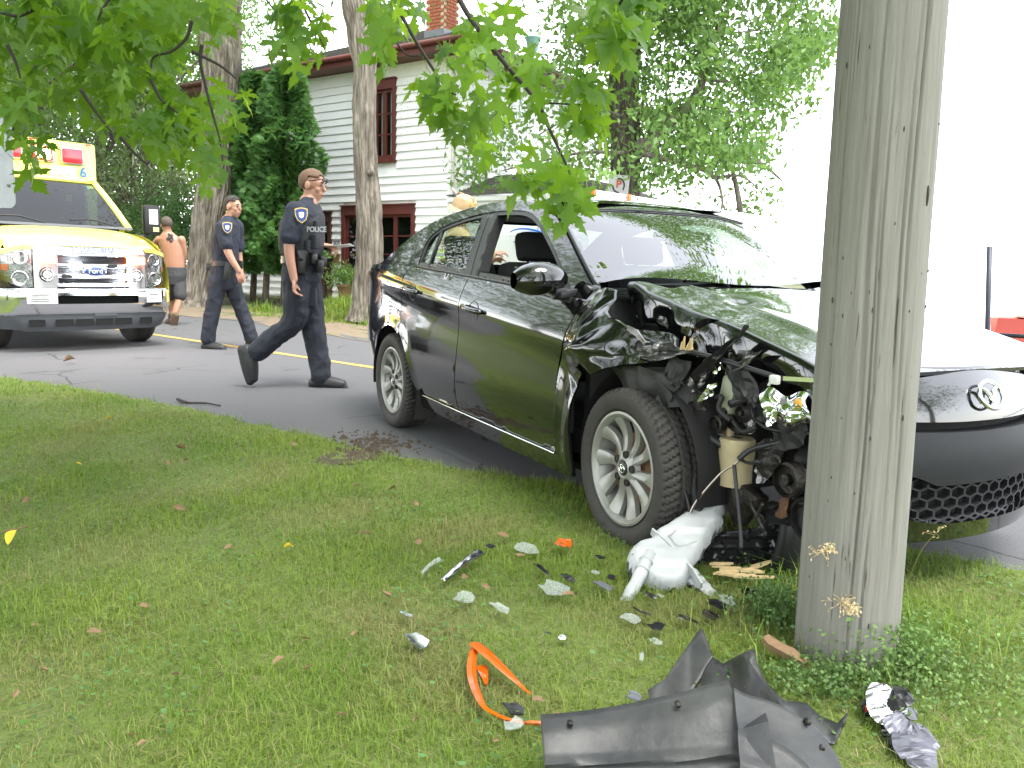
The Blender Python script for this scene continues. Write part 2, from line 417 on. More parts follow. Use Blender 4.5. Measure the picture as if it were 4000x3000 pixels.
# centre line
mb = MB()
ls = np.linspace(-45, 40, 240)
for i in range(len(ls) - 1):
    w0 = .055 + .006 * math.sin(ls[i] * 7.1); w1 = .055 + .006 * math.sin(ls[i + 1] * 7.1)
    mb.add([rd(ls[i], 5.56 - w0, .004), rd(ls[i + 1], 5.56 - w1, .004), rd(ls[i + 1], 5.56 + w1, .004), rd(ls[i], 5.56 + w0, .004)], [(0, 1, 2, 3)])
structure(mb.obj('road_centre_line', 'yellow_paint'))
# far dirt shoulder
mb = MB()
for i in range(len(ss) - 1):
    for k in range(4):
        q = []
        for (s, kk) in ((ss[i], k), (ss[i + 1], k), (ss[i + 1], k + 1), (ss[i], k + 1)):
            n0 = far_edge(s) - .25; n1 = 9.5 + .25 * math.sin(s * .7); n = n0 + (n1 - n0) * kk / 4; p = rd(s, n)
            q.append((p.x, p.y, max(float(gz(p.x, p.y)) + .012, .006 if kk < 1 else -9) + .02 * (kk in (1, 2, 3)) * math.sin(s * 3 + kk * 2)))
        mb.add(q, [(0, 1, 2, 3)])
structure(mb.obj('dirt_shoulder', 'dirt', smooth=True))
# lawn
def lawn_z(x, y):
    s, n = sn(x, y); d = edge_n(s) - n
    return .006 + .022 * sstep(0, .35, d) + .012 * np.sin(x * 2.1 + y) * np.sin(y * 1.7 - x * .6) * sstep(.1, .8, d)
ls2 = np.concatenate([np.linspace(-40, -11, 15), np.linspace(-10.5, 6, 160), np.linspace(7, 40, 12)]); lt = np.concatenate([np.linspace(0, .3, 70), np.linspace(.32, 1, 12)])
LS, LT = np.meshgrid(ls2, lt, indexing='ij'); LN = edge_n(LS) - LT * 30 + .02 * np.sin(LS * 13) * (LT == 0)
LX = RU.x * LS + RN.x * LN; LY = RU.y * LS + RN.y * LN
ny = len(lt); ii, jj = np.meshgrid(np.arange(len(ls2) - 1), np.arange(ny - 1), indexing='ij'); a = (ii * ny + jj).ravel()
structure(fastmesh('lawn', np.c_[LX.ravel(), LY.ravel(), lawn_z(LX, LY).ravel()], np.c_[a, a + 1, a + ny + 1, a + ny], 'lawn_soil', smooth=True, nper=4))
# torn-up soil where the car left the road
dirt_poly = [tuple(G(*q)[:2]) for q in [(676, 1012), (690, 1000), (705, 994), (728, 986), (742, 978), (765, 974), (790, 968), (812, 966), (828, 972), (838, 984), (822, 992), (815, 1000), (800, 1008), (782, 1011), (760, 1018), (738, 1017), (715, 1022)]]
V2, T = panel2d(dirt_poly, (), .03)
_on = edge_n(sn(V2[:, 0], V2[:, 1])[0]) - sn(V2[:, 0], V2[:, 1])[1]
z = lawn_z(V2[:, 0], V2[:, 1]) + .004 - .006 * (_on < .02) + sstep(-.05, .15, _on) * ( .016 * vnoise(np.c_[V2, V2[:, 0] * 0], 11) + .010 * vnoise(np.c_[V2, V2[:, 0] * 0], 31))
tag(mk('torn_soil', np.c_[V2, z], [tuple(map(int, t)) for t in T], 'soil', smooth=True), 'bare brown soil gouged out at the grass edge by the car', 'soil', kind='stuff')

# crumbs of soil thrown onto the asphalt
n = 900; cpx = np.c_[RNG.normal(815, 45, n), RNG.normal(965, 14, n)]; mb = MB()
for (u, v) in cpx:
    q = G(u, v); s_, n_ = sn(q.x, q.y); r_ = RNG.gamma(2, .0035); z0 = float(lawn_z(q.x, q.y)) if n_ < edge_n(s_) else 0.0
    a = RNG.uniform(0, 6.28); mb.add([(q.x + r_ * math.cos(a + k * 2.1), q.y + r_ * math.sin(a + k * 2.1), z0) for k in range(3)] + [(q.x, q.y, z0 + r_ * .9)], [(0, 1, 3), (1, 2, 3), (2, 0, 3)])
tag(mb.obj('soil_crumbs', 'soil'), 'loose brown soil crumbs scattered from lawn edge onto the asphalt', 'soil', kind='stuff')

# ---------------------------------------------------------------- grass
def blades(P, H, W, cols, lean=0.5, rng=RNG):
    """three-triangle bent blades at points P (n,3)"""
    n = len(P); an = rng.uniform(0, 2 * PI, n); d = np.c_[np.cos(an), np.sin(an), np.zeros(n)]; sd_ = np.c_[-np.sin(an), np.cos(an), np.zeros(n)]
    l1 = rng.uniform(.05, .35, n) * lean * 2; l2 = l1 + rng.uniform(.1, .9, n) * lean * 2
    w = W[:, None]; Hh = H[:, None]
    mid = P + d * (l1[:, None] * Hh * .6) + np.array([0, 0, 1]) * Hh * .55
    tip = P + d * (l2[:, None] * Hh) + np.array([0, 0, 1]) * (Hh * np.clip(1.05 - .35 * l2[:, None], .25, 1))
    V = np.stack([P - sd_ * w, P + sd_ * w, mid - sd_ * w * .8, mid + sd_ * w * .8, tip], 1).reshape(-1, 3)
    b = (np.arange(n) * 5)[:, None]
    F = np.concatenate([b + [0, 1, 3], b + [0, 3, 2], b + [2, 3, 4]], 0)
    return V, F, np.repeat(cols, 5, 0)
leaf_mat('grass', None, None, (0.22, 0.30, 0.04), tw=.35, rough=.5, attr='col')
leaf_mat('clover', None, None, (0.18, 0.30, 0.06), tw=.3, rough=.5, attr='col')
def grass_cols(P, dry, rng=RNG):
    n = len(P); a = vnoise(P, 1.3) * .5 + vnoise(P, 4.0, 3) * .35 + rng.normal(0, .16, n) + .5
    a = np.clip(a, 0, 1)[:, None]
    c = np.array([.082, .185, .016]) * (1 - a) + np.array([.23, .31, .042]) * a
    d = np.clip(vnoise(P, 2.2, 9) * 1.1 + dry + rng.normal(0, .22, n), 0, 1)[:, None]
    return c * (1 - d) + np.array([.30, .235, .12]) * d
N0 = 1950000
X = RNG.uniform(-8, 4.2, N0); Y = RNG.uniform(.7, 9.0, N0); S_, N_ = sn(X, Y); D = np.hypot(X, Y)
ok = (N_ < edge_n(S_) + .03 * np.sin(S_ * 17) + .025 * np.sin(S_ * 41)) & (RNG.uniform(0, 1, N0) < np.clip((2.3 / D) ** 1.55, 0, 1)) & (X > -1.05 * Y - .8) & (X < .85 * Y + 1.0)
_jx, _jy = X + RNG.normal(0, .035, N0), Y + RNG.normal(0, .05, N0)
ok &= ~inpoly(_jx, _jy, dirt_poly) | (RNG.uniform(0, 1, N0) < .10)
X, Y, D = X[ok], Y[ok], D[ok]
# patchy height / density
P = np.c_[X, Y, lawn_z(X, Y) - .004]; nz = vnoise(P, 1.7, 5)
keep = RNG.uniform(0, 1, len(P)) < np.clip(.86 + nz * .7, .3, 1)
P, D, nz = P[keep], D[keep], nz[keep]
S_, N_ = sn(P[:, 0], P[:, 1]); ed_ = edge_n(S_) - N_
Hh = RNG.gamma(6, .0045, len(P)) * (1 + .5 * nz) * (1 + .35 * sstep(.35, 0, ed_)); Hh = np.clip(Hh, .012, .085)
W_ = RNG.uniform(.0008, .0015, len(P)) * np.clip(D / 2.6, .9, 2.6) ** .75
dry = .0 + .12 * nz - .25 * sstep(.5, 0, ed_)
V, F, C = blades(P, Hh, W_, grass_cols(P, dry), .55)
tag(fastmesh('grass', V, F, 'grass', colors=C), 'short mown green grass with dry straw patches on the verge', 'grass', kind='stuff')
# straw thatch lying low
n = 40000; X = RNG.uniform(-5, 3, n); Y = RNG.uniform(1.0, 6.5, n); S_, N_ = sn(X, Y)
ok = (N_ < edge_n(S_) - .03) & (X > -.95 * Y - .4) & (X < .75 * Y + .5); X, Y = X[ok], Y[ok]
P = np.c_[X, Y, lawn_z(X, Y) + RNG.uniform(.002, .02, len(X))]; an = RNG.uniform(0, 2 * PI, len(X)); ln = RNG.uniform(.02, .06, len(X))
d = np.c_[np.cos(an), np.sin(an), RNG.uniform(-.2, .35, len(X))]; sd_ = np.c_[-np.sin(an), np.cos(an), np.zeros(len(X))] * .0011
V = np.stack([P - sd_, P + sd_, P + d * ln[:, None]], 1).reshape(-1, 3); b = (np.arange(len(X)) * 3)[:, None]
cc = np.array([.33, .26, .14]) * RNG.uniform(.5, 1.15, (len(X), 1))
tag(fastmesh('thatch', V, b + [0, 1, 2], 'grass', colors=np.repeat(cc, 3, 0)), 'pale dry grass clippings lying between the green blades', 'straw', kind='stuff')
def discs(P, rad, cols, tilt=.5, k=6, rng=RNG):
    n = len(P); a = rng.uniform(0, 2 * PI, n); t = rng.uniform(0, tilt, n)
    nrm = np.c_[np.cos(a) * np.sin(t), np.sin(a) * np.sin(t), np.cos(t)]; ux = np.cross(nrm, [0.3, .9, .1]); ux /= np.linalg.norm(ux, axis=1)[:, None]; uy = np.cross(nrm, ux)
    V = [P]
    for i in range(k):
        r = rad * (1 + .18 * math.cos(i * 2.1)); V.append(P + (ux * math.cos(2 * PI * i / k) + uy * math.sin(2 * PI * i / k)) * r[:, None] + nrm * (r * .18)[:, None])
    V = np.stack(V, 1).reshape(-1, 3); b = (np.arange(n) * (k + 1))[:, None]
    F = np.concatenate([b + [0, 1 + i, 1 + (i + 1) % k] for i in range(k)], 0)
    return V, F, np.repeat(cols, k + 1, 0)
n = 44000; X = RNG.uniform(-5, 3, n); Y = RNG.uniform(1.0, 7, n); S_, N_ = sn(X, Y)
P = np.c_[X, Y, lawn_z(X, Y)]; cl = vnoise(P, 2.6, 21) + .6 * vnoise(P, 7, 4)
ok = (N_ < edge_n(S_) - .05) & (X > -.95 * Y - .4) & (X < .75 * Y + .5) & (RNG.uniform(0, 1, n) < np.clip(.10 + cl * 1.1, .02, .9)) & ~inpoly(X, Y, dirt_poly)
P = P[ok]; P[:, 2] += RNG.uniform(.016, .045, len(P))
cc = np.array([.085, .17, .045]) * RNG.uniform(.7, 1.35, (len(P), 1)) + RNG.normal(0, .008, (len(P), 3))
V, F, C = discs(P, RNG.uniform(.0035, .0085, len(P)), np.clip(cc, .01, 1))
tag(fastmesh('ground_ivy', V, F, 'clover', colors=C), 'small round clover and ground ivy leaves scattered through the lawn', 'clover', kind='stuff')
# far verge: rough grass and weeds between the shoulder and the house
n = 60000; s_ = RNG.uniform(-16, 3.5, n); n_ = 9.0 + RNG.gamma(1.6, 1.1, n); X = RU.x * s_ + RN.x * n_; Y = RU.y * s_ + RN.y * n_
P = np.c_[X, Y, gz(X, Y)]; nz = vnoise(P, .9, 2) + .5 * vnoise(P, 3, 6)
ok = (nz + RNG.normal(0, .25, n) > .02 - .25 * (n_ > 10.2)) & (n_ < 13.0); P = P[ok]; nz = nz[ok]; n_ = n_[ok]
V, F, C = blades(P, np.clip(RNG.gamma(5, .03, len(P)) * (1 + nz), .05, .42) * np.clip((n_ - 8.6) * .8, .3, 1), RNG.uniform(.004, .008, len(P)), grass_cols(P, -.1) * 1.1, .45)
tag(fastmesh('rough_grass', V, F, 'grass', colors=C), 'rough taller grass and weeds growing along the foot of the house', 'grass', kind='stuff')

# ---------------------------------------------------------------- trunks
pbr('bark', (0.235, 0.21, 0.17), 0.95, var=(16, .9), bump=(30, 1.0, .05), base2=(0.085, 0.07, 0.056), stretch=(1, 1, .10))
pbr('bark_dark', (0.15, 0.125, 0.095), 0.95, var=(16, .9), bump=(30, 1.0, .05), base2=(0.04, 0.032, 0.026), stretch=(1, 1, .10))
pbr('twig', (0.035, 0.028, 0.024), 0.8, var=(40, .3))
def bark_tube(pts, rads, nu=72, seg=.05, ridge=.016, freq=7.0, seed=0.0, flare=0.0):
    C = crv(pts, 12); Rr = crv([(r,) for r in rads], 12); C = np.array(C); Rr = np.array(Rr)[:, 0]
    L = np.r_[0, np.cumsum(np.linalg.norm(np.diff(C, axis=0), axis=1))]; m = int(L[-1] / seg) + 2; t = np.linspace(0, L[-1], m)
    C = np.stack([np.interp(t, L, C[:, k]) for k in range(3)], 1); Rr = np.interp(t, L, Rr)
    T = np.gradient(C, axis=0); T /= np.linalg.norm(T, axis=1)[:, None]; sx = np.cross(T, [0.05, 1, .02]); sx /= np.linalg.norm(sx, axis=1)[:, None]; sy = np.cross(T, sx)
    th = np.linspace(0, 2 * PI, nu, endpoint=False); V = np.zeros((m, nu, 3))
    for i in range(m):
        for k in range(nu):
            q = Vector((math.cos(th[k]) * freq * Rr[i] * 2.2 + seed, math.sin(th[k]) * freq * Rr[i] * 2.2, t[i] * freq * .22))
            a_ = mnoise.noise(q * 1.6); d_ = (1 - abs(a_) * 2.6) * -ridge + mnoise.noise(q * .35) * Rr[i] * .10
            fl = flare * math.exp(-t[i] / .25) * (1 + .35 * math.sin(th[k] * 5 + seed))
            r = Rr[i] + d_ + fl
            V[i, k] = C[i] + (sx[i] * math.cos(th[k]) + sy[i] * math.sin(th[k])) * r
    ii, kk = np.meshgrid(np.arange(m - 1), np.arange(nu), indexing='ij'); a = (ii * nu + kk).ravel(); b = (ii * nu + (kk + 1) % nu).ravel()
    return V.reshape(-1, 3), np.c_[a, b, b + nu, a + nu]
def leafcloud(C, size, rng, droop=.5, asp=.45, fold=.25):
    """diamond leaves: centres C (n,3); returns V,F (two folded quads -> 4 triangles)"""
    n = len(C); d = rng.normal(0, 1, (n, 3)); d[:, 2] -= droop * 1.6; d /= np.linalg.norm(d, axis=1)[:, None]
    s = np.cross(d, rng.normal(0, 1, (n, 3))); s /= np.linalg.norm(s, axis=1)[:, None]; nn = np.cross(d, s)
    L = size[:, None]; V = np.stack([C - d * L * .5, C - s * L * asp * .5 - nn * L * fold * .3, C + d * L * .5, C + s * L * asp * .5 - nn * L * fold * .3], 1).reshape(-1, 3)
    b = (np.arange(n) * 4)[:, None]
    return V, np.concatenate([b + [0, 1, 2], b + [0, 2, 3]], 0)
# ================================================================ crashed black sedan
pbr('car_paint', (0.0035, 0.0035, 0.004), 0.09, coat=1.0, spec=.6)
pbr('satin_black', (0.018, 0.018, 0.02), 0.42, bump=(300, .1, .001))
pbr('pillar_black', (0.03, 0.03, 0.032), 0.28)
pbr('grey_plastic', (0.020, 0.021, 0.024), 0.55, spec=.25, var=(30, .25), bump=(350, .25, .001))
pbr('dark_plastic', (0.007, 0.007, 0.008), 0.55, var=(14, .5), bump=(60, .4, .004), base2=(0.018, 0.017, 0.016))
pbr('rubber', (0.022, 0.021, 0.020), 0.75, var=(18, .4), bump=(160, .4, .002), base2=(0.04, 0.036, 0.031))
pbr('alloy', (0.30, 0.30, 0.275), 0.42, metal=.45, var=(25, .2))
pbr('chrome', (0.82, 0.83, 0.85), 0.06, metal=1.0)
pbr('bare_metal', (0.28, 0.28, 0.29), 0.38, metal=.9, var=(20, .5), bump=(40, .5, .01), base2=(0.10, 0.09, 0.08))
pbr('dirty_metal', (0.055, 0.052, 0.05), 0.42, metal=.7, var=(20, .6), bump=(50, .7, .01), base2=(0.02, 0.015, 0.012))
pbr('rust', (0.14, 0.07, 0.035), 0.85, var=(30, .5), bump=(60, .5, .005))
pbr('interior', (0.014, 0.014, 0.015), 0.85, bump=(300, .4, .002))
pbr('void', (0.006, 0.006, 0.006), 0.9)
pbr('seat_fabric', (0.02, 0.02, 0.022), 0.95, bump=(400, .4, .002))
pbr('red_lens', (0.25, 0.01, 0.012), 0.12, coat=1.0)
pbr('white_plastic', (0.62, 0.62, 0.58), 0.4)
pbr('beige_plastic', (0.44, 0.37, 0.22), 0.45, var=(9, .35))
pbr('fluid_plastic', (0.40, 0.42, 0.30), 0.35, var=(8, .3), trans=.25)
pbr('splinter_wood', (0.62, 0.46, 0.24), 0.85, var=(30, .4), bump=(90, .5, .003), stretch=(1, 1, .2))
glass_mat('car_glass', (0.85, 0.93, 0.88), refl=.02, dens=.85)
glass_mat('windshield_glass', (0.72, 0.92, 0.80), refl=.22, dens=.30)
glass_mat('clear_lens', (0.95, 0.97, 0.97), refl=.10, dens=.93)

car = thing('crashed_car', 'black four-door sedan with smashed front corner against the wooden pole', 'car', (-0.0465, 5.8557, 0), -1.08434)
zb = lambda x: np.minimum(1.088 - .0605 * np.asarray(x, float), 1.085)
zch = lambda x: .968 - .084 * np.asarray(x, float)
Wp = cspline([-1.0, -.95, -.85, -.7, -.4, 0, .6, 1.4, 2.2, 2.64, 3.0, 3.25, 3.4, 3.5], [.52, .64, .745, .80, .845, .868, .875, .877, .874, .868, .845, .79, .72, .60])
vq = cspline([-.8, -.68, -.6, -.5, -.36, -.2, -.06, 0, .05, .1, .15, .2, .3], [-.09, -.050, -.030, -.008, 0, -.010, -.013, -.009, -.022, -.042, -.066, -.095, -.16])
def Sy(x, z):
    x = np.asarray(x, float); z = np.asarray(z, float)
    y = Wp(x) + vq(z - zch(x))
    for wx in (0.0, 2.64):
        r = np.hypot(x - wx, z - .315); y = y + .014 * np.exp(-((r - .37) / .055) ** 2) * (z > .2)
    return y
def S3(sgn=1): return lambda x, z: np.c_[x, -sgn * Sy(x, z), z]
def Gy(x, z):
    b = zb(x); d = np.asarray(z, float) - b
    return Sy(x, b) - .018 - .36 * d - .28 * d * d
def G3(sgn=1, off=0.0): return lambda x, z: np.c_[x, -sgn * (Gy(x, z) + off), z]
zr = cspline([-.75, -.45, -.2, .2, .5, .8, 1.2, 1.5, 1.7, 1.9, 2.1, 2.24], [1.05, 1.095, 1.19, 1.345, 1.405, 1.435, 1.442, 1.405, 1.335, 1.225, 1.10, 1.012])
zc = cspline([-1.0, -.75, -.45, -.2, .1, .3, .6, 1.0, 1.3, 1.5, 1.7, 1.9, 2.1, 2.3, 2.46], [1.06, 1.085, 1.12, 1.225, 1.355, 1.415, 1.455, 1.472, 1.465, 1.443, 1.398, 1.31, 1.205, 1.10, 1.022])
def T3(x, y, off=0.0):
    x = np.asarray(x, float); y = np.asarray(y, float); xr = np.minimum(x, 2.24); yr_ = Gy(xr, zr(xr)); c_ = zc(x); r_ = np.minimum(zr(xr), c_ - .01)
    return np.c_[x, -y, c_ - (c_ - r_) * np.clip(np.abs(y) / yr_, 0, 1.2) ** 2.6 + off]
def tri(t): return np.abs((t % 1.0) * 2 - 1)
def ridged(P, s, seed): return 1 - 2 * np.abs(vnoise(P, s, seed))

# --- doors and side panels (outlines in x,z)
arc = lambda cx, r, a0, a1, n=14: [(cx + r * math.cos(R(a0 + (a1 - a0) * i / n)), .315 + r * math.sin(R(a0 + (a1 - a0) * i / n))) for i in range(n + 1)]
bl = lambda x0, x1, n=12, o=0.0: [(x0 + (x1 - x0) * i / n, float(zb(x0 + (x1 - x0) * i / n)) + o) for i in range(n + 1)]
INW = (0, 1, 0)
OUTW = (0, -1, 0)
rear_door = crv([(.245, 1.068), (.20, 1.02), (.183, .95), (.18, .80), (.20, .70)], 4)[:-1] + arc(0, .392, 62, 8, 8) + [(.43, .305)] + [(1.066, .294)] + crv([(1.066, .294), (1.071, .371), (1.085, .70), (1.091, .89), (1.098, 1.012)], 5)[1:] + bl(1.094, .25, 8)[:-1]
front_door = [(1.076, .294)] + [(2.168, .284)] + crv([(2.168, .284), (2.146, .50), (2.15, .66), (2.185, .76), (2.222, .90), (2.228, .948)], 5)[1:] + bl(2.222, 1.108, 14) + crv([(1.106, 1.01), (1.099, .89), (1.093, .70), (1.079, .371)], 5)[:-1]
rd_ = panel('rear_door', rear_door, S3(), 'car_paint', car, inward=INW, out=OUTW, step=.032)
fd_ = panel('front_door', front_door, S3(), 'car_paint', car, inward=INW, out=OUTW, step=.032)
quarter = arc(0, .372, 62, 178, 18) + [(-.40, .50), (-.62, .545), (-.74, .60), (-.70, .85), (-.63, 1.0), (-.60, 1.083)] + [(-.3, 1.084), (0, 1.084), (.235, 1.073)] + crv([(.235, 1.066), (.19, 1.02), (.174, .95), (.170, .80), (.19, .70)], 4)
panel('quarter_panel', quarter, S3(), 'car_paint', car, inward=INW, out=OUTW, step=.03)
rbump = [(-.385, .30), (-.392, .42), (-.405, .495), (-.62, .537), (-.745, .594), (-.86, .62), (-.99, .63), (-.99, .26), (-.80, .235), (-.55, .225), (-.42, .23)]
panel('rear_bumper', rbump, S3(), 'car_paint', car, inward=INW, out=OUTW, step=.03)
lamp = [(-.735, .62), (-.87, .64), (-.985, .66), (-.985, .95), (-.90, 1.01), (-.75, 1.035), (-.645, 1.03), (-.70, .86)]
panel('tail_lamp', lamp, S3(), 'red_lens', car, inward=INW, out=OUTW, step=.03)
sill = [(.40, .25), (.47, .205), (2.2, .19), (2.30, .205), (2.30, .245), (2.165, .274), (1.07, .286), (.435, .297)]
panel('sill', sill, S3(), 'car_paint', car, inward=INW, out=OUTW, step=.03)
mb = MB(); mb.tube([(x, -(float(Sy(x, .297 - .0085 * (x - .5))) + .007), .292 - .0085 * (x - .5)) for x in np.linspace(.5, 2.16, 40)], .0045, 6); mb.obj('sill_trim', 'chrome', car, True)
# fuel flap
el = [(-.33 + .075 * math.cos(a), .86 + .085 * math.sin(a)) for a in np.linspace(0, 2 * PI, 20, endpoint=False)]
panel('fuel_flap', el, lambda x, z: np.c_[x, -(Sy(x, z) + .003), z], 'car_paint', car, inward=INW, out=OUTW, step=.03, depth=.01)
# handles
for hx, hz, dr in ((.385, .930, rd_), (1.285, .862, fd_)):
    el = [(hx + .062 * math.cos(a), hz - .012 + .052 * math.sin(a)) for a in np.linspace(0, 2 * PI, 24, endpoint=False)]
    panel('handle_recess', el, lambda x, z: np.c_[x, -(Sy(x, z) + .002 - .014 * np.clip(1 - (((x - hx) / .062) ** 2 + ((z - hz + .012) / .052) ** 2), 0, 1)), z], 'satin_black', dr, out=OUTW, step=.012)
    mb = MB(); pts = [(hx - .115 + .23 * t, -(float(Sy(hx - .115 + .23 * t, hz)) + .006 + .030 * math.sin(PI * t) ** .6), hz + .012 - .024 * t) for t in np.linspace(0, 1, 14)]
    mb.tube(pts, [.010] + [.0145] * 12 + [.010], 10); hd = mb.obj('handle', 'car_paint', dr, True)
# --- greenhouse side: pillars and rail with the window opening
dlo = [(.30, 1.088), (.292, 1.18)] + [tuple(q) for q in crv([(.30, 1.23), (.34, 1.275), (.44, 1.318), (.65, 1.358), (.91, 1.383), (1.2, 1.386), (1.42, 1.366), (1.6, 1.30), (1.84, 1.165), (2.02, 1.04), (2.075, .985)], 4)] + bl(2.07, .31, 16, .010)
outer = [(-.60, 1.083)] + [(x, float(zr(x)) - .004) for x in np.linspace(-.56, 2.235, 44)] + [(2.232, .955)] + bl(2.225, .25, 18, .0)[1:] + [(0, 1.086), (-.3, 1.086)]
for sg, nm in ((1, 'side_frame'), (-1, 'side_frame')):
    panel(nm, outer, G3(sg), 'car_paint', car, holes=[dlo], step=.03, inward=(0, sg, 0), depth=.045, out=(0, -sg, 0))
ins = .024
cx_, cz_ = 1.15, 1.17
def shrink(poly, d):
    P = np.array(poly); n = len(P); out_ = []
    for i in range(n):
        a, b, c = P[i - 1], P[i], P[(i + 1) % n]; t = (c - a); t /= np.linalg.norm(t) + 1e-9; nn = np.array([-t[1], t[0]])
        if np.dot(nn, np.array([cx_, cz_]) - b) < 0: nn = -nn
        out_.append(tuple(b + nn * d))
    return out_
dlo_in = shrink(dlo, ins)
for sg in (1, -1):
    panel('window_surround', dlo, G3(sg, -.006), 'pillar_black', car, holes=[dlo_in], step=.02, inward=(0, sg, 0), depth=.02, out=(0, -sg, 0))
    bp = [(.992, 1.03), (.905, 1.375), (1.075, 1.376), (1.168, 1.02)]
    panel('centre_pillar', bp, G3(sg, -.003), 'pillar_black', car, step=.03, inward=(0, sg, 0), depth=.06, out=(0, -sg, 0))
    panel('centre_pillar', [(1.074, 1.03), (.985, 1.375), (.99, 1.375), (1.079, 1.03)], G3(sg, -.001), 'void', car, step=.03, out=(0, -sg, 0))
    panel('division_bar', [(.455, 1.075), (.425, 1.31), (.445, 1.315), (.478, 1.075)], G3(sg, -.004), 'pillar_black', car, step=.03, inward=(0, sg, 0), depth=.02, out=(0, -sg, 0))
    def gl(x0a, x0b, x1a, x1b):
        q = [p_ for p_ in dlo_in]; return q
    panel('quarter_glass', [(.315, 1.098), (.312, 1.20), (.36, 1.268), (.43, 1.302), (.462, 1.09)], G3(sg, -.014), 'car_glass', car, step=.05, out=(0, -sg, 0))
    panel('rear_door_glass', [(.478, 1.085), (.445, 1.305), (.65, 1.345), (.91, 1.37), (.995, 1.045)], G3(sg, -.014), 'car_glass', car, step=.05, out=(0, -sg, 0))
    if sg < 0: panel('front_door_glass', [(1.165, 1.03), (1.075, 1.37), (1.2, 1.372), (1.41, 1.35), (1.6, 1.285), (1.84, 1.15), (2.03, 1.02)], G3(sg, -.014), 'car_glass', car, step=.05, out=(0, -sg, 0))
panel('sail_panel', [(1.93, .985), (1.97, 1.045), (2.04, 1.035), (2.10, .985), (2.12, .972)], G3(1, .002), 'satin_black', car, step=.02, inward=INW, out=OUTW)
mb = MB(); mb.tube([(x, -(float(Gy(x, zb(x) + .006)) + .005), float(zb(x)) + .008) for x in np.linspace(.3, 2.12, 40)], .0055, 6); mb.obj('belt_trim', 'pillar_black', car, True)
# left flank, plain
lf = [(-.99, .25), (-.4, .23)] + arc(0, .38, 180, 0, 14) + [(.45, .2), (2.2, .19)] + arc(2.64, .38, 180, 0, 14) + [(3.3, .25), (3.42, .60), (3.3, .75), (2.24, .955)] + bl(2.2, -.6, 20)
panel('body_side', lf, S3(-1), 'car_paint', car, step=.05, out=(0, 1, 0))
# --- roof, glass, boot
yr = lambda x: float(Gy(min(x, 2.24), zr(min(x, 2.24))))
def topstrip(x0, x1, m=1.0, n=20, bow0=0.0, bow1=0.0, o=.004):
    a = [(x0 + (x1 - x0) * i / n, yr(x0 + (x1 - x0) * i / n) * m - o) for i in range(n + 1)]
    b = [(x1 + bow1 * (1 - (2 * i / n - 1) ** 2), a[-1][1] * (1 - 2 * i / n)) for i in range(1, n)]
    c_ = [(q[0], -q[1]) for q in reversed(a)]; d = [(x0 + bow0 * (1 - (2 * i / n - 1) ** 2), -a[0][1] * (1 - 2 * i / n)) for i in range(1, n)]
    return a + b + c_ + d
panel('roof', topstrip(.22, 1.66, 1.0, 20, -.05, .085), lambda x, y: T3(x, y), 'car_paint', car, step=.045, inward=(0, 0, -1), depth=.01, out=(0, 0, 1))
panel('windshield', topstrip(1.668, 2.225, .985, 20, .085, .215), lambda x, y: T3(x, y, -.004), 'windshield_glass', car, step=.05, out=(0, 0, 1))
panel('rear_glass', topstrip(-.42, .212, .97, 16, -.10, -.05), lambda x, y: T3(x, y, -.004), 'car_glass', car, step=.06, out=(0, 0, 1))
panel('boot_lid', topstrip(-.97, -.425, 1.0, 16, 0, -.10), lambda x, y: T3(x, y), 'car_paint', car, step=.05, inward=(0, 0, -1), out=(0, 0, 1))
mb = MB()
for sg in (1,):
    mb.tube([(x, -sg * (yr(x) * .985 - .004), float(T3([x], [yr(x) * .985])[0][2]) + .004) for x in np.linspace(1.66, 2.235, 24)], .006, 6)
mb.tube([(1.664 + .085 * (1 - t * t), -t * yr(1.66) * .97, float(T3([1.664 + .085 * (1 - t * t)], [t * yr(1.66) * .97])[0][2]) + .002) for t in np.linspace(-1, 1, 30)], .005, 6)
mb.obj('windshield_moulding', 'satin_black', car, True)
mb = MB(); mb.grid(lambda a, b: (-.99 + .03 * b * 0, -1 * (-.6 + 1.2 * a), .25 + .82 * b), 4, 4); mb.obj('rear_fascia', 'car_paint', car)
# wipers and cowl
panel('cowl', [(2.20, .60), (2.28, .64), (2.40, .40), (2.46, 0), (2.40, -.40), (2.28, -.64), (2.2, -.6), (2.40, 0)], lambda x, y: np.c_[x, -y, 1.005 + 0 * x - .02 * (np.abs(y) / .6) ** 2], 'satin_black', car, step=.05, out=(0, 0, 1))
for (a, b, c_) in (((2.30, -.60, 1.018), (2.36, -.30, 1.030), (2.33, .10, 1.06)), ((2.40, -.02, 1.03), (2.33, .35, 1.055), (2.20, .58, 1.07))):
    mb = MB(); mb.tube(crv([a, b, c_], 8), .007, 6); mb.obj('wiper', 'satin_black', car, True)
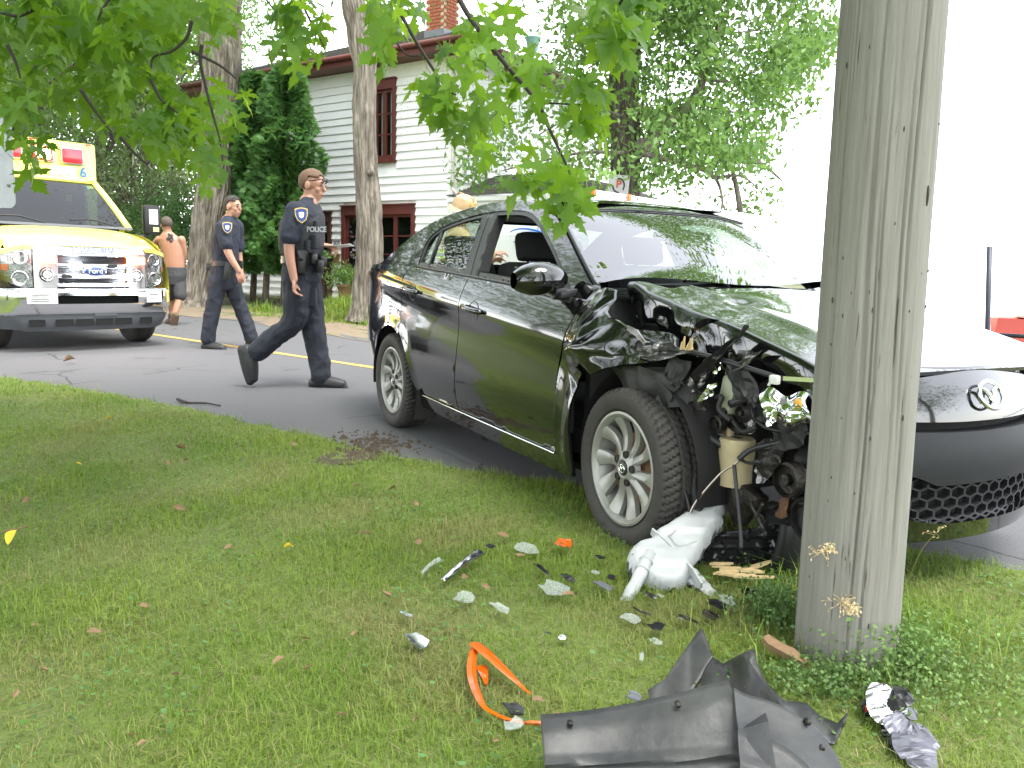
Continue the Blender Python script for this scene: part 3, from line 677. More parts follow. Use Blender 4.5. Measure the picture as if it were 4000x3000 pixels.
# --- interior
mb = MB(); mb.box((.95, 0, .32), (2.7, 1.5, .10)); mb.box((-.25, 0, .85), (.5, 1.3, .35)); mb.obj('floor_pan', 'void', car)
mb = MB(); mb.box((2.02, 0, .80), (.46, 1.42, .34), bev=.06); mb.box((1.86, 0, .60), (.3, .3, .4), bev=.04); mb.box((1.95, -.37, .965), (.3, .36, .06), bev=.025); mb.obj('dashboard', 'interior', car, True, 40)
def seat(x, y, wd):
    st = MB(); st.box((x + .22, y, .58), (.52, wd, .16), bev=.05)
    rot = Matrix.Rotation(R(-16), 3, 'Y'); st.box((x - .02, y, .84), (.14, wd, .56), rot, bev=.055)
    o = st.obj('seat', 'seat_fabric', car, True, 50)
    h2 = MB(); h2.box((x - .115, y, 1.20), (.10, .26, .17), rot, bev=.045); h2.tube([(x - .10, y - .06, 1.02), (x - .115, y - .06, 1.16)], .007, 6); h2.tube([(x - .10, y + .06, 1.02), (x - .115, y + .06, 1.16)], .007, 6)
    h2.obj('headrest', 'seat_fabric', o, True, 50)
seat(1.18, -.37, .50); seat(1.18, .37, .50); seat(.22, -.40, .42); seat(.22, .40, .42)
mb = MB(); mb.tube([(1.70 + .02 * math.cos(a) * 0 - .06 * math.sin(a), .37 + .185 * math.cos(a), .90 + .17 * math.sin(a)) for a in np.linspace(0, 2 * PI, 32, endpoint=False)], .014, 8, closed=True)
mb.tube([(1.88, .37, .86), (1.72, .37, .90)], .03, 8); mb.box((1.70, .37, .90), (.04, .14, .11), bev=.015); mb.obj('steering_wheel', 'interior', car, True)
mb = MB(); mb.box((1.80, 0, 1.265), (.03, .22, .065), bev=.012); mb.obj('rear_view_mirror', 'interior', car, True, 40)
mb = MB(); mb.grid(lambda a, b: (.2 + 1.45 * a, -.52 + 1.04 * b, 1.415), 2, 2); mb.obj('headlining', 'grey_plastic', car)
mb = MB(); mb.box((1.25, .79, .66), (1.8, .04, .60)); mb.box((1.25, -.79, .66), (1.8, .04, .60)); mb.obj('door_trim', 'interior', car)
mb = MB(); mb.box((2.22, 0, .62), (.04, 1.5, .66)); mb.box((1.0, 0, .20), (3.4, 1.45, .03)); mb.obj('underbody', 'void', car)
# --- mirror
mb = MB()
def mir(u, v):
    # u around, v along y outwards
    a = 2 * PI * u; t = v
    r = (max(0, math.sin(PI * (.08 + .84 * t))) ** .55)
    return (2.07 + (.085 if math.cos(a) > 0 else .05) * r * math.cos(a) - .03 * t, -(.80 + .235 * t), 1.035 + .08 * r * math.sin(a) * (1 if math.sin(a) > 0 else .85) - .012 * t)
mb.grid(mir, 28, 18); mm = mb.obj('door_mirror', 'car_paint', car, True)
mb = MB(); mb.grid(lambda a, b: (2.028 - .03 * b, -(.84 + .165 * b), .985 + .10 * a), 3, 3); mb.obj('mirror_glass', 'chrome', mm)
mb = MB(); mb.box((2.09, -.80, .975), (.10, .10, .03), Matrix.Rotation(R(10), 3, 'X'), bev=.01); mb.tube([(2.09, -.76, .965), (2.085, -.86, .982)], [.03, .035], 10); mb.obj('mirror_foot', 'satin_black', mm, True, 40)

# --- wheels (face towards local -y)
def tyre_mesh(n=180):
    prof = [(.222, -.075), (.235, -.094), (.262, -.104), (.288, -.103), (.303, -.094), (.3125, -.082), (.316, -.066), (.3165, -.040), (.317, -.010), (.317, .012), (.3165, .040), (.316, .066), (.3125, .082), (.303, .094), (.288, .103), (.262, .104), (.235, .094), (.222, .075)]
    V = []; F = []; m = len(prof)
    # finer profile for tread
    pr = []
    for i in range(m - 1):
        k = 4 if prof[i][0] > .30 and prof[i + 1][0] > .30 else 2
        for q in range(k): t = q / k; pr.append((prof[i][0] * (1 - t) + prof[i + 1][0] * t, prof[i][1] * (1 - t) + prof[i + 1][1] * t))
    pr.append(prof[-1]); m = len(pr); n = 240
    for i in range(n):
        a = 2 * PI * i / n
        for j, (r, y) in enumerate(pr):
            g = 0.0
            if r > .300:
                ay = abs(y)
                if abs(ay - .025) < .006: g = .008
                elif ay > .03:
                    ph = (a * 62 / (2 * PI) + ay * 14) % 1.0
                    if ph < .30: g = .008
                elif ay < .02:
                    ph = (a * 62 / (2 * PI) + y * 22) % 1.0
                    if ph < .25: g = .006
            elif .262 < r <= .292: g = .0012 * math.sin(a * 90)
            V.append(((r - g) * math.cos(a), y, (r - g) * math.sin(a)))
    for i in range(n):
        i2 = (i + 1) % n
        for j in range(m - 1): F.append((i * m + j, i * m + j + 1, i2 * m + j + 1, i2 * m + j))
    return V, F
wh = bpy.data.objects.new('wheel', None); COL.objects.link(wh); wh.parent = car
V, F = tyre_mesh(); mk('tyre', V, F, 'rubber', wh, True, 35)
mb = MB(); mb.lathe([(.196, -.070), (.200, -.082), (.214, -.092), (.2235, -.090), (.224, -.080), (.218, -.070), (.205, -.055), (.198, .08), (.21, .085)], 72, 'y'); mb.obj('rim', 'alloy', wh, True, 40)
mb = MB()
for s in range(10):
    a0 = 2 * PI * s / 10 + .12; pair = .06 if s % 2 else -.06
    rows = []
    for q in range(13):
        t = q / 12; r = .058 + .152 * t
        ac = a0 + pair * (1 - t) + .13 * t * t * (1 if s % 2 == 0 else .9) - .02
        hw = (.0160 + .010 * t + .022 * max(0, t - .4) ** 1.2) ; yf = -.074 + .020 * math.sin(PI * min(1, t * 1.05)) * .9 - .010 * t
        row = []
        for (ww, dy) in ((-1.0, .030), (-.95, .006), (-.45, 0.0), (.45, .004), (.95, .011), (1.0, .032)):
            aa = ac + ww * hw / r; row.append((r * math.cos(aa), yf + dy, r * math.sin(aa)))
        rows.append(row)
    o = len(mb.v)
    for row in rows: mb.v += row
    for q in range(12):
        for k in range(5): a_ = o + q * 6 + k; mb.f.append((a_, a_ + 6, a_ + 7, a_ + 1))
mb.lathe([(.0, -.070), (.030, -.071), (.032, -.078), (.036, -.080), (.05, -.074), (.068, -.066), (.075, -.045)], 40, 'y')
mb.obj('spokes', 'alloy', wh, True, 38)
for s in range(5):
    a = 2 * PI * s / 5 + .35; mb = MB(); c_ = (.057 * math.cos(a), 0, .057 * math.sin(a))
    mb.lathe([(.0, -.077), (.013, -.0775), (.0135, -.080), (.015, -.079), (.0155, -.07)], 14, 'y', c_); mb.obj('lug_seat', 'dirty_metal', wh, True, 40)
mb = MB(); mb.lathe([(.0, -.081), (.024, -.081), (.027, -.079), (.028, -.074)], 28, 'y'); cap = mb.obj('centre_cap', 'satin_black', wh, True, 40)
def emblem_mb(s):
    """oval ring with a winged V inside, in the x-y plane, unit half width s"""
    e = MB(); n = 40
    e.tube([(s * math.cos(a), s * .80 * math.sin(a), 0) for a in np.linspace(0, 2 * PI, n, endpoint=False)], s * .12, 8, closed=True)
    for sg in (1, -1):
        pts = crv([(0, -.42 * s, 0), (sg * .16 * s, -.05 * s, 0), (sg * .42 * s, .30 * s, 0), (sg * .80 * s, .44 * s, 0)], 6)
        e.tube(pts, [s * .05 + s * .085 * math.sin(PI * (i / (len(pts) - 1)) * .8 + .3) for i in range(len(pts))], 8)
    return e
em = emblem_mb(.019).obj('emblem', 'chrome', cap, True); frame(em, (0, -.084, 0), (1, 0, 0), (0, 0, 1))
mb = MB(); mb.lathe([(.05, -.03), (.138, -.032), (.14, -.02), (.05, -.018)], 40, 'y'); mb.obj('brake_disc', 'rust', wh, True, 40)
mb = MB(); mb.lathe([(.0, .02), (.196, .02)], 40, 'y'); mb.obj('rim_back', 'void', wh)
wh.location = (0, -.770, .316); wh.rotation_euler = (0, R(-10), 0)
w2 = copy_tree(wh, car); w2.location = (2.64, -.765, .316); w2.rotation_euler = (0, R(12), R(-3))
for x in (0, 2.64):
    w3 = copy_tree(wh, car); w3.location = (x, .77, .316); w3.rotation_euler = (0, R(30), PI)
# wheel housings
for x in (0, 2.64):
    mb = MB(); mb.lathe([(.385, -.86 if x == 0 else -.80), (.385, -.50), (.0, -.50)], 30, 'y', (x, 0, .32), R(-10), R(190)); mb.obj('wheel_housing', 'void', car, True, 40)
mb = MB(); mb.grid(lambda a, b: (.40 + .02 * a + .05 * b, -(.70 + .16 * a), .12 + .20 * b), 3, 3); mb.obj('mud_flap', 'rubber', car)

# --- crumpled right front fender
fender = [(2.24, .945), (2.235, .90), (2.198, .765), (2.163, .66), (2.158, .50), (2.178, .285), (2.215, .225), (2.315, .225), (2.30, .40), (2.298, .517), (2.325, .61), (2.372, .683), (2.42, .705), (2.481, .668), (2.52, .685), (2.60, .715), (2.71, .745), (2.745, .775), (2.735, .83), (2.66, .852), (2.57, .868), (2.48, .895), (2.425, .93), (2.38, 1.0), (2.34, 1.008), (2.25, 1.0)]
def fsurf(x, z):
    P = np.c_[x, z, 0 * x]; y = Sy(x, z)
    cr = sstep(2.17, 2.36, x) * sstep(.50, .72, z)
    y = y - .02 * sstep(.90, 1.0, z) + cr * (.075 * np.exp(-(((x - 2.42) / .16) ** 2 + ((z - .76) / .09) ** 2)))
    y = y - .16 * sstep(2.50, 2.75, x) * sstep(.60, .8, z)
    f1 = .020 * ridged(P, 5.5, 3.1) + .011 * ridged(P, 12, 8.2)
    th = np.arctan2(z - .70, x - 2.18); f2 = .020 * tri(th * 2.6 + .2) * sstep(.02, .14, np.hypot(x - 2.18, z - .70))
    y = y + cr * (f1 + f2 - .02)
    # shallow vertical kink behind the wheel arch
    y = y + .010 * tri((x - 2.17) * 9) * (1 - sstep(.55, .7, z))
    return np.c_[x + .01 * cr * vnoise(P, 9, 2), -y, z + .012 * cr * vnoise(P, 8, 5)]
panel('crumpled_fender', fender, fsurf, 'car_paint', car, inward=INW, depth=.012, out=OUTW, step=.011)['label'] = 'crumpled front fender folded into sharp creases'
# --- buckled hood: flat part plus the folded-down right edge
hc = cspline([2.30, 2.45, 2.7, 3.0, 3.2, 3.35, 3.46], [1.035, 1.020, .975, .915, .865, .820, .775])
fw = lerpf([2.3, 2.36, 2.6, 2.85, 3.0, 3.2, 3.45], [.07, .10, .11, .14, .14, .10, .04])
YC = .645
hood = [(2.335, .655), (2.40, YC + .10)] + [(x, YC + float(fw(x)) + .02 * math.sin(x * 19) + .012 * math.sin(x * 47)) for x in np.linspace(2.45, 3.44, 26)] + [(3.43, .60)] + [(3.43 + .035 * (1 - (y / .6) ** 2), y) for y in np.linspace(.5, -.6, 14)] + [(3.40, -.70), (2.8, -.74), (2.33, -.70)] + [(2.33 + .135 * (1 - (y / .7) ** 2), y) for y in np.linspace(-.6, .56, 14)]
def hsurf(x, y):
    d = np.clip(y - YC, 0, None); yy = np.minimum(y, YC) + d * .04; P = np.c_[x, y, 0 * x]
    z = hc(x) - .030 * (np.abs(yy) / .66) ** 2.5 + .022 * sstep(.5, .62, np.abs(yy)) * 0
    z = z + .018 * np.exp(-((np.abs(np.abs(yy) - .40) / .05) ** 2)) * .5
    near = sstep(.05, .60, y)
    # buckles: a transverse wave and a starred dent
    z = z + near * (.007 * np.sin((x - 2.45) * 9 + y * 3) * np.exp(-((x - 2.72) / .25) ** 2) + .004 * tri(x * 1.6 + y * .9) * sstep(2.45, 2.6, x))
    z = z - .022 * np.exp(-(((x - 2.70) / .07) ** 2 + ((y - .36) / .07) ** 2)) + .03 * np.exp(-(((x - 2.36) / .08) ** 2 + ((y - .62) / .12) ** 2))
    z = z - d * 1.05
    fold = sstep(0, .06, d); z = z + fold * (.012 * ridged(P, 6, 1.3) - .006)
    yy = yy + fold * (.022 * ridged(P, 4.5, 7.7) + .007 * ridged(P, 11, 2.2) - .012)
    return np.c_[x, -yy, z]
ho = panel('buckled_hood', hood, hsurf, 'car_paint', car, inward=(0, 0, -1), depth=.012, out=(0, 0, 1), step=.018)
ho['label'] = 'buckled black hood with its edge folded down'
# torn flap on the hood fold
mb = MB(); mb.grid(lambda a, b: (2.86 + .16 * a + .02 * b, -(.73 + .03 * math.sin(a * 3) + .02 * b), .845 + .075 * a + .03 * b * math.sin(a * PI)), 10, 4); mb.obj('torn_flap', 'car_paint', ho, True)
# --- nose: emblem panel, slot, plate bar, honeycomb, lip (y,z) -> x
nx = cspline([-.85, -.7, -.5, -.25, 0, .25, .45, .6], [3.14, 3.30, 3.43, 3.51, 3.535, 3.51, 3.45, 3.38])
def nsurf(dz0, dz1, z0, z1, bulge=.012):
    def fn(y, z):
        t = (z - z0) / (z1 - z0)
        return np.c_[nx(y) + dz0 * (1 - t) + dz1 * t + bulge * np.sin(PI * np.clip(t, 0, 1)), -y, z + .045 * np.clip(np.abs(y) - .1, 0, 1) ** 1.5]
    return fn
FW = (1, 0, 0); BK = (-1, 0, 0)
nose = [(.40, .63), (.36, .72), (.42, .775)] + [(y, .785) for y in np.linspace(.35, -.8, 16)] + [(-.84, .70)] + [(y, .612) for y in np.linspace(-.8, .38, 16)]
npn = panel('nose_panel', nose, nsurf(.0, -.085, .61, .79, .02), 'car_paint', car, inward=BK, depth=.03, out=FW, step=.03)
em = emblem_mb(.060).obj('emblem', 'chrome', npn, True); frame(em, (3.535, 0, .697), (0, 1, 0), (-.42, 0, .9))
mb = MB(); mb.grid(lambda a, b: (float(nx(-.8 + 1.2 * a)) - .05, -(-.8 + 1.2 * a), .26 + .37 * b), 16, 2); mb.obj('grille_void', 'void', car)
pb = [(.43, .45), (.44, .57)] + [(y, .578) for y in np.linspace(.40, -.75, 14)] + [(-.78, .44)] + [(-.45, .43), (-.30, .405)] + [(y, .40) for y in np.linspace(-.25, .22, 8)] + [(.30, .43)]
panel('plate_bar', pb, nsurf(.008, .004, .40, .58, .012), 'grey_plastic', car, inward=BK, depth=.05, out=FW, step=.03)
mb = MB(); W6 = .066; H6 = .046
for r_ in range(5):
    for c_ in range(-9, 7):
        yy = c_ * W6 + (W6 / 2 if r_ % 2 else 0); zz = .262 + r_ * H6 * .76
        top = .415 + .05 * max(0, abs(yy) - .2) / .2
        if zz > top or zz < .262 + .10 * max(0, abs(yy) - .22): continue
        pts = [(float(nx(yy + .037 * math.sin(a))) - .012, -(yy + .0375 * math.sin(a)), zz + .5 * H6 * .98 * math.cos(a) + .045 * max(0, abs(yy) - .1) ** 1.5) for a in np.linspace(0, 2 * PI, 6, endpoint=False)]
        pts2 = [(p_[0] - .025, p_[1], p_[2]) for p_ in pts]; ctr = Vector((sum(p_[0] for p_ in pts) / 6, sum(p_[1] for p_ in pts) / 6, sum(p_[2] for p_ in pts) / 6))
        inn = [tuple(Vector(p_) + (ctr - Vector(p_)) * .13) for p_ in pts]; inn2 = [tuple(Vector(p_) + Vector((-.025, 0, 0))) for p_ in inn]
        mb.add(pts + inn + inn2, [(i, (i + 1) % 6, 6 + (i + 1) % 6, 6 + i) for i in range(6)] + [(6 + i, 6 + (i + 1) % 6, 12 + (i + 1) % 6, 12 + i) for i in range(6)])
mb.obj('honeycomb_grille', 'satin_black', car)
lip = [(.40, .265), (.42, .335)] + [(y, .275 + .10 * max(0, abs(y) - .22) * 1.6) for y in np.linspace(.36, -.7, 18)] + [(-.72, .30)] + [(y, .205 + .05 * max(0, abs(y) - .3)) for y in np.linspace(-.66, .36, 14)]
panel('front_lip', lip, nsurf(-.01, .035, .20, .30, .0), 'car_paint', car, inward=BK, depth=.10, out=FW, step=.025)
# left front corner beyond the frame
mb = MB(); mb.box((3.05, .66, .55), (.6, .2, .5), bev=.06); mb.obj('bumper_corner', 'car_paint', car, True, 40)

# --- exposed engine bay behind the pole
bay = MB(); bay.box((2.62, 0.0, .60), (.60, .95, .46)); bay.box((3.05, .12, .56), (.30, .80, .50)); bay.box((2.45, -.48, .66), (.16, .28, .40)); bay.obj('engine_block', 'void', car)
def scrap(c, size, mat, seed, parent=car, name='torn_bracket', nrm=(0, -1, .2), amp=.35, n=9, ragged=.35):
    """ragged crumpled sheet"""
    rg = random.Random(seed); k = 11; poly = []
    for i in range(k):
        a = 2 * PI * i / k; r = .5 * (1 + rg.uniform(-ragged, ragged)); poly.append((r * math.cos(a), r * math.sin(a)))
    V2, T = panel2d(poly, (), .09)
    P = np.c_[V2, V2[:, 0] * 0]; hgt = ridged(P, 1.9, seed * 3.3) * amp * .5 + ridged(P, 4, seed * 1.3) * amp * .22
    nn = Vector(nrm).normalized(); ux = nn.cross(Vector((.2, .1, 1))).normalized(); uy = nn.cross(ux); a = rg.uniform(0, PI)
    ux, uy = ux * math.cos(a) + uy * math.sin(a), uy * math.cos(a) - ux * math.sin(a)
    V = [Vector(c) + ux * (p[0] * size[0]) + uy * (p[1] * size[1]) + nn * (hgt[i] * size[0] * .5) for i, p in enumerate(P)]
    return mk(name, V, [tuple(map(int, t)) for t in T], mat, parent, True, 25)
sc_spec = [((2.84, -.76, .70), (.22, .12), 'dark_plastic'), ((2.96, -.72, .73), (.16, .07), 'dirty_metal'), ((2.78, -.78, .785), (.24, .06), 'bare_metal'), ((3.10, -.68, .72), (.20, .10), 'dark_plastic'), ((2.92, -.72, .62), (.14, .10), 'dirty_metal'), ((2.86, -.74, .64), (.12, .16), 'dark_plastic'), ((3.10, -.62, .62), (.16, .16), 'dark_plastic'), ((3.24, -.60, .56), (.18, .16), 'dark_plastic'), ((3.18, -.62, .46), (.14, .12), 'dirty_metal'), ((3.30, -.55, .46), (.20, .18), 'dark_plastic'), ((2.92, -.66, .50), (.12, .16), 'dirty_metal'), ((2.90, -.62, .34), (.14, .18), 'dark_plastic'), ((3.28, -.56, .34), (.18, .12), 'dirty_metal'), ((3.20, -.54, .26), (.24, .10), 'dark_plastic'), ((2.76, -.79, .80), (.12, .05), 'bare_metal'), ((3.03, -.71, .80), (.30, .05), 'dark_plastic'), ((3.12, -.69, .785), (.12, .035), 'bare_metal'), ((2.88, -.745, .665), (.07, .06), 'bare_metal'), ((2.94, -.735, .70), (.06, .05), 'bare_metal'), ((2.98, -.73, .66), (.09, .04), 'chrome'), ((3.0, -.71, .77), (.07, .04), 'chrome'), ((3.12, -.66, .56), (.05, .05), 'bare_metal'), ((3.22, -.62, .64), (.06, .05), 'bare_metal'), ((3.16, -.63, .40), (.06, .08), 'bare_metal'), ((3.24, -.60, .30), (.08, .05), 'rust'), ((3.06, -.60, .66), (.10, .12), 'void'), ((3.32, -.52, .58), (.16, .2), 'void')]
for i, (c_, s_, m_) in enumerate(sc_spec): scrap(c_, s_, m_, i + 3, amp=.5, ragged=.42)
# torn wheel-arch liner hanging over the tyre
lp = [(2.50, .70), (2.56, .60), (2.60, .575), (2.70, .572), (2.80, .578), (2.90, .60), (2.92, .66), (2.80, .70), (2.66, .72)]
panel('torn_arch_liner', lp, lambda x, z: np.c_[x, -(.80 + .03 * ridged(np.c_[x, z, 0 * x], 6, 4) - .10 * (x - 2.5)), z], 'dark_plastic', car, inward=INW, depth=.006, out=OUTW, step=.02)
# bent fender rail and brackets
mb = MB(); mb.tube(crv([(2.72, -.80, .815), (2.80, -.78, .80), (2.95, -.74, .79), (3.10, -.70, .765), (3.25, -.64, .735), (3.38, -.58, .72)], 5), .011, 6); mb.obj('bent_rail', 'satin_black', car, True)
mb = MB(); mb.prism([(0, 0), (.06, -.012), (.12, -.055), (.11, -.065), (.05, -.035), (0, -.02)], (0, -.006, 0), (2.62, -.835, .872), (1, 0, 0), (0, 0, 1)); mb.obj('fender_bracket', 'bare_metal', car)
mb = MB(); mb.tube(crv([(2.765, -.80 - .02 * math.cos(0), .80), (2.785, -.81, .80)], 2), .016, 10); mb.obj('bracket_eye', 'bare_metal', car, True)
# wood splinters jammed under the hood edge
for i in range(6):
    a = random.uniform(-.5, .5); mb = MB(); x0 = 2.866 + .008 * i + random.uniform(-.004, .004)
    mb.prism([(0, 0), (.008, .003), (.009 + .004 * random.random(), .035 + .03 * random.random()), (.003, .03)], (0, -.007, .001), (x0, -.775 + .004 * i, .80), (math.cos(a), 0, math.sin(a)), (-math.sin(a), 0, math.cos(a)))
    tag(mb.obj('jammed_splinter', 'splinter_wood'), 'pale pole splinter jammed upright under the buckled hood edge', 'splinter', 'splinters caught under the hood').matrix_world = Matrix.Translation((-0.0465, 5.8557, 0)) @ Matrix.Rotation(-1.08434, 4, 'Z')
# broken headlamp next to the pole
hl = MB(); hl.grid(lambda a, b: (3.22 + .15 * a + .02 * math.sin(b * 5), -(.70 - .05 * a + .03 * math.sin(b * PI)), .60 + .10 * b + .012 * math.sin(a * 9)), 12, 10); hlo = hl.obj('broken_headlamp', 'chrome', car, True)
hlo['label'] = 'broken chrome headlamp reflector beside the pole'
scrap((3.27, -.715, .635), (.09, .06), 'chrome', 41, hlo, 'reflector_shard', amp=.5); scrap((3.33, -.69, .65), (.07, .09), 'chrome', 44, hlo, 'reflector_shard', amp=.6)
mb = MB(); mb.box((3.265, -.715, .742), (.035, .02, .030), bev=.006); mb.tube([(3.25, -.715, .735), (3.24, -.715, .72)], .005, 6); mb.obj('bulb_socket', 'white_plastic', hlo, True, 40)
mb = MB(); mb.box((3.345, -.69, .675), (.022, .012, .03), bev=.006); mb.obj('amber_bulb', pbr('amber', (0.75, 0.33, 0.03), .3), hlo, True, 40)
mb = MB(); mb.grid(lambda a, b: (3.29 + .10 * a, -(.705 - .03 * a), .742 + .014 * b + .006 * a), 6, 3); mb.obj('lamp_top_strip', 'chrome', hlo, True)
mb = MB(); mb.box((3.06, -.66, .80), (.045, .02, .03), bev=.006); mb.tube(crv([(3.05, -.66, .79), (3.00, -.67, .76), (2.99, -.67, .72)], 5), .005, 6); mb.obj('loose_connector', 'bare_metal', car, True, 40)
# fluid bottle, hose and beige pump canister
mb = MB(); mb.box((3.02, -.665, .655), (.07, .06, .13), Matrix.Rotation(R(12), 3, 'Y'), bev=.014); mb.box((3.0, -.665, .60), (.045, .04, .06), bev=.01); fb = mb.obj('fluid_bottle', 'fluid_plastic', car, True, 40)
mb = MB(); mb.tube(crv([(2.985, -.665, .58), (2.975, -.665, .545), (2.975, -.655, .515), (2.985, -.64, .49)], 5), .015, 10); mb.obj('hose', 'rust', fb, True)
for z in (.567, .505):
    mb = MB(); mb.tube([(2.977 + .018 * math.cos(a), -.66 + .018 * math.sin(a), z) for a in np.linspace(0, 2 * PI, 16, endpoint=False)], .0035, 6, closed=True); mb.obj('hose_clamp', 'bare_metal', fb, True)
mb = MB(); mb.lathe([(.0, .085), (.058, .085), (.064, .078), (.064, .03), (.058, -.03), (.060, -.085), (.0, -.09)], 28, 'z', (3.035, -.64, .415)); mb.tube([(2.99, -.64, .48), (2.995, -.64, .53)], .016, 10); ps = mb.obj('pump_canister', 'beige_plastic', car, True, 40)
mb = MB(); mb.box((3.03, -.64, .5015), (.035, .02, .002)); mb.obj('canister_sticker', 'satin_black', ps)
mb = MB(); mb.lathe([(.0, .03), (.055, .03), (.058, .0), (.052, -.05), (.03, -.10), (.0, -.10)], 20, 'z', (3.07, -.63, .30)); mb.box((3.13, -.64, .31), (.09, .06, .05), Matrix.Rotation(R(20), 3, 'Y'), bev=.01); mb.obj('pump_motor', 'dirty_metal', car, True, 40)
# wires and hoses
for pts, r_, m_ in (([(2.66, -.80, .60), (2.74, -.82, .52), (2.84, -.815, .42), (2.93, -.80, .33), (2.98, -.80, .26), (2.985, -.80, .21)], .005, 'satin_black'),
                    ([(3.20, -.62, .50), (3.12, -.66, .47), (3.09, -.70, .42), (3.06, -.74, .38), (3.01, -.79, .28), (2.985, -.80, .22)], .0022, 'white_plastic'),
                    ([(3.20, -.62, .505), (3.12, -.665, .475), (3.10, -.70, .425), (3.07, -.74, .385), (3.02, -.79, .285), (2.99, -.80, .22)], .002, 'rust'),
                    ([(3.30, -.60, .56), (3.22, -.62, .52), (3.13, -.66, .48), (3.10, -.69, .44)], .010, 'satin_black'),
                    ([(3.09, -.70, .42), (3.12, -.71, .34), (3.16, -.72, .22), (3.18, -.73, .15)], .007, 'satin_black'),
                    ([(2.92, -.73, .40), (2.95, -.75, .30), (2.99, -.76, .22), (2.98, -.76, .12)], .022, 'dark_plastic'),
                    ([(3.10, -.66, .60), (3.18, -.64, .56), (3.30, -.58, .56)], .006, 'satin_black')):
    mb = MB(); mb.tube(crv(pts, 6), r_, 8); mb.obj('loose_wire', m_, car, True)
mb = MB(); mb.box((2.98, -.80, .20), (.05, .03, .03), Matrix.Rotation(R(30), 3, 'Y'), bev=.006); mb.obj('plug', 'satin_black', car, True, 40)

for (c_, r_, w_, m_) in (((2.99, -.68, .545), .032, .03, 'dirty_metal'), ((3.26, -.585, .40), .06, .05, 'dirty_metal'), ((3.33, -.54, .28), .075, .06, 'dark_plastic'), ((3.09, -.64, .60), .028, .05, 'dark_plastic')):
    mb = MB(); mb.lathe([(.0, -w_), (r_ * .3, -w_), (r_ * .35, -w_ * .6), (r_ * .8, -w_ * .6), (r_ * .85, -w_), (r_, -w_ * .9), (r_, 0)], 22, 'y', c_); mb.obj('pulley', m_, car, True, 40)
_rg = random.Random(5)
for i in range(12):
    x, z = _rg.uniform(2.86, 3.16), _rg.uniform(.30, .74); y = -(.60 + _rg.uniform(0, .12)) + max(0, x - 3.1) * .3; pts = [(x, y, z)]
    for k in range(3): x += _rg.uniform(-.07, .09); y += _rg.uniform(-.02, .03); z += _rg.uniform(-.10, .06); pts.append((x, y, z))
    mb = MB(); mb.tube(crv(pts, 5), _rg.choice([.004, .006, .010, .014]), 7); mb.obj('loose_wire', _rg.choice(['satin_black', 'satin_black', 'dark_plastic', 'dirty_metal']), car, True)
# intact lamp and fender corner on the far side
def bil(a, b):
    P0, P1, P2, P3 = Vector((3.43, .50, .655)), Vector((3.02, .785, .70)), Vector((3.40, .50, .775)), Vector((2.96, .74, .865))
    return P0.lerp(P1, a).lerp(P2.lerp(P3, a), b) + Vector((.05, .03, 0)) * math.sin(PI * a) * .8
mb = MB(); mb.grid(lambda a, b: bil(a, b) - Vector((.03, .015, 0)), 10, 6); lo_ = mb.obj('headlamp', 'bare_metal', car, True)
mb = MB(); mb.grid(bil, 12, 8); mb.obj('headlamp_cover', 'clear_lens', lo_, True)
mb = MB(); mb.grid(lambda a, b: Vector((3.44 - .45 * a + .06 * math.sin(PI * a), .46 + .345 * a + .03 * math.sin(PI * a), .24 + .41 * b + .04 * a)), 12, 10); mb.obj('bumper_side', 'car_paint', car, True)
# ================================================================ utility pole
pbr('pole_wood', (0.20, 0.197, 0.172), 0.9, var=(55, .55), bump=(140, .8, .004), base2=(0.145, 0.14, 0.12), stretch=(1, 1, .05), var2=(95, .665, .03), col3=(0.08, 0.066, 0.054))
pbr('hole_dark', (0.045, 0.036, 0.028), .95)
pole = thing('utility_pole', 'weathered grey wooden utility pole the black car hit', 'pole', (0.955, 2.19, 0))
nu, nvv = 330, 330
pt = AT(1920, 0, 2.19); pb_ = AT(1815, 1400, 2.19); lean = (pt.x - pb_.x) / (pt.z - pb_.z)
th = np.linspace(0, 2 * PI, nu, endpoint=False); zz = np.linspace(-.05, 7.5, nvv) ** 1.0
cracks = [(RNG.uniform(0, 2 * PI), RNG.uniform(.2, 1.9), RNG.uniform(.3, 1.0), RNG.uniform(.003, .008)) for _ in range(26)] + [(4.35, .6, .75, .012), (4.95, 1.4, .9, .010), (4.55, .2, .3, .009)]
zz = np.concatenate([np.linspace(-.05, 2.4, 200), np.linspace(2.45, 7.5, 40)]); nvv = len(zz)
TH, ZZ = np.meshgrid(th, zz, indexing='xy')
PP = np.c_[(np.cos(TH) * 1.2).ravel(), (np.sin(TH) * 1.2).ravel(), (ZZ * .35).ravel()]
rr = .136 - .0062 * ZZ + (.003 * vnoise(PP, 1.6)).reshape(ZZ.shape) + 0.0006 * np.sin(TH * 17 + 3 * np.sin(ZZ * .7)) + (.0016 * vnoise(PP, 9, 3)).reshape(ZZ.shape)
for (a, zc_, hl_, dp) in cracks:
    da = np.angle(np.exp(1j * (TH - a - .03 * np.sin(ZZ * 5 + a)))); rr -= dp * np.exp(-(da / .024) ** 2) * np.clip(1 - ((ZZ - zc_) / hl_) ** 2, 0, 1)
V = np.c_[(rr * np.cos(TH) + lean * ZZ).ravel(), (rr * np.sin(TH)).ravel(), ZZ.ravel()]
jj, ii = np.meshgrid(np.arange(nvv - 1), np.arange(nu), indexing='ij'); a = (jj * nu + ii).ravel(); b = (jj * nu + (ii + 1) % nu).ravel()
fastmesh('shaft', V, np.c_[a, b, b + nu, a + nu], 'pole_wood', pole, smooth=True, nper=4)
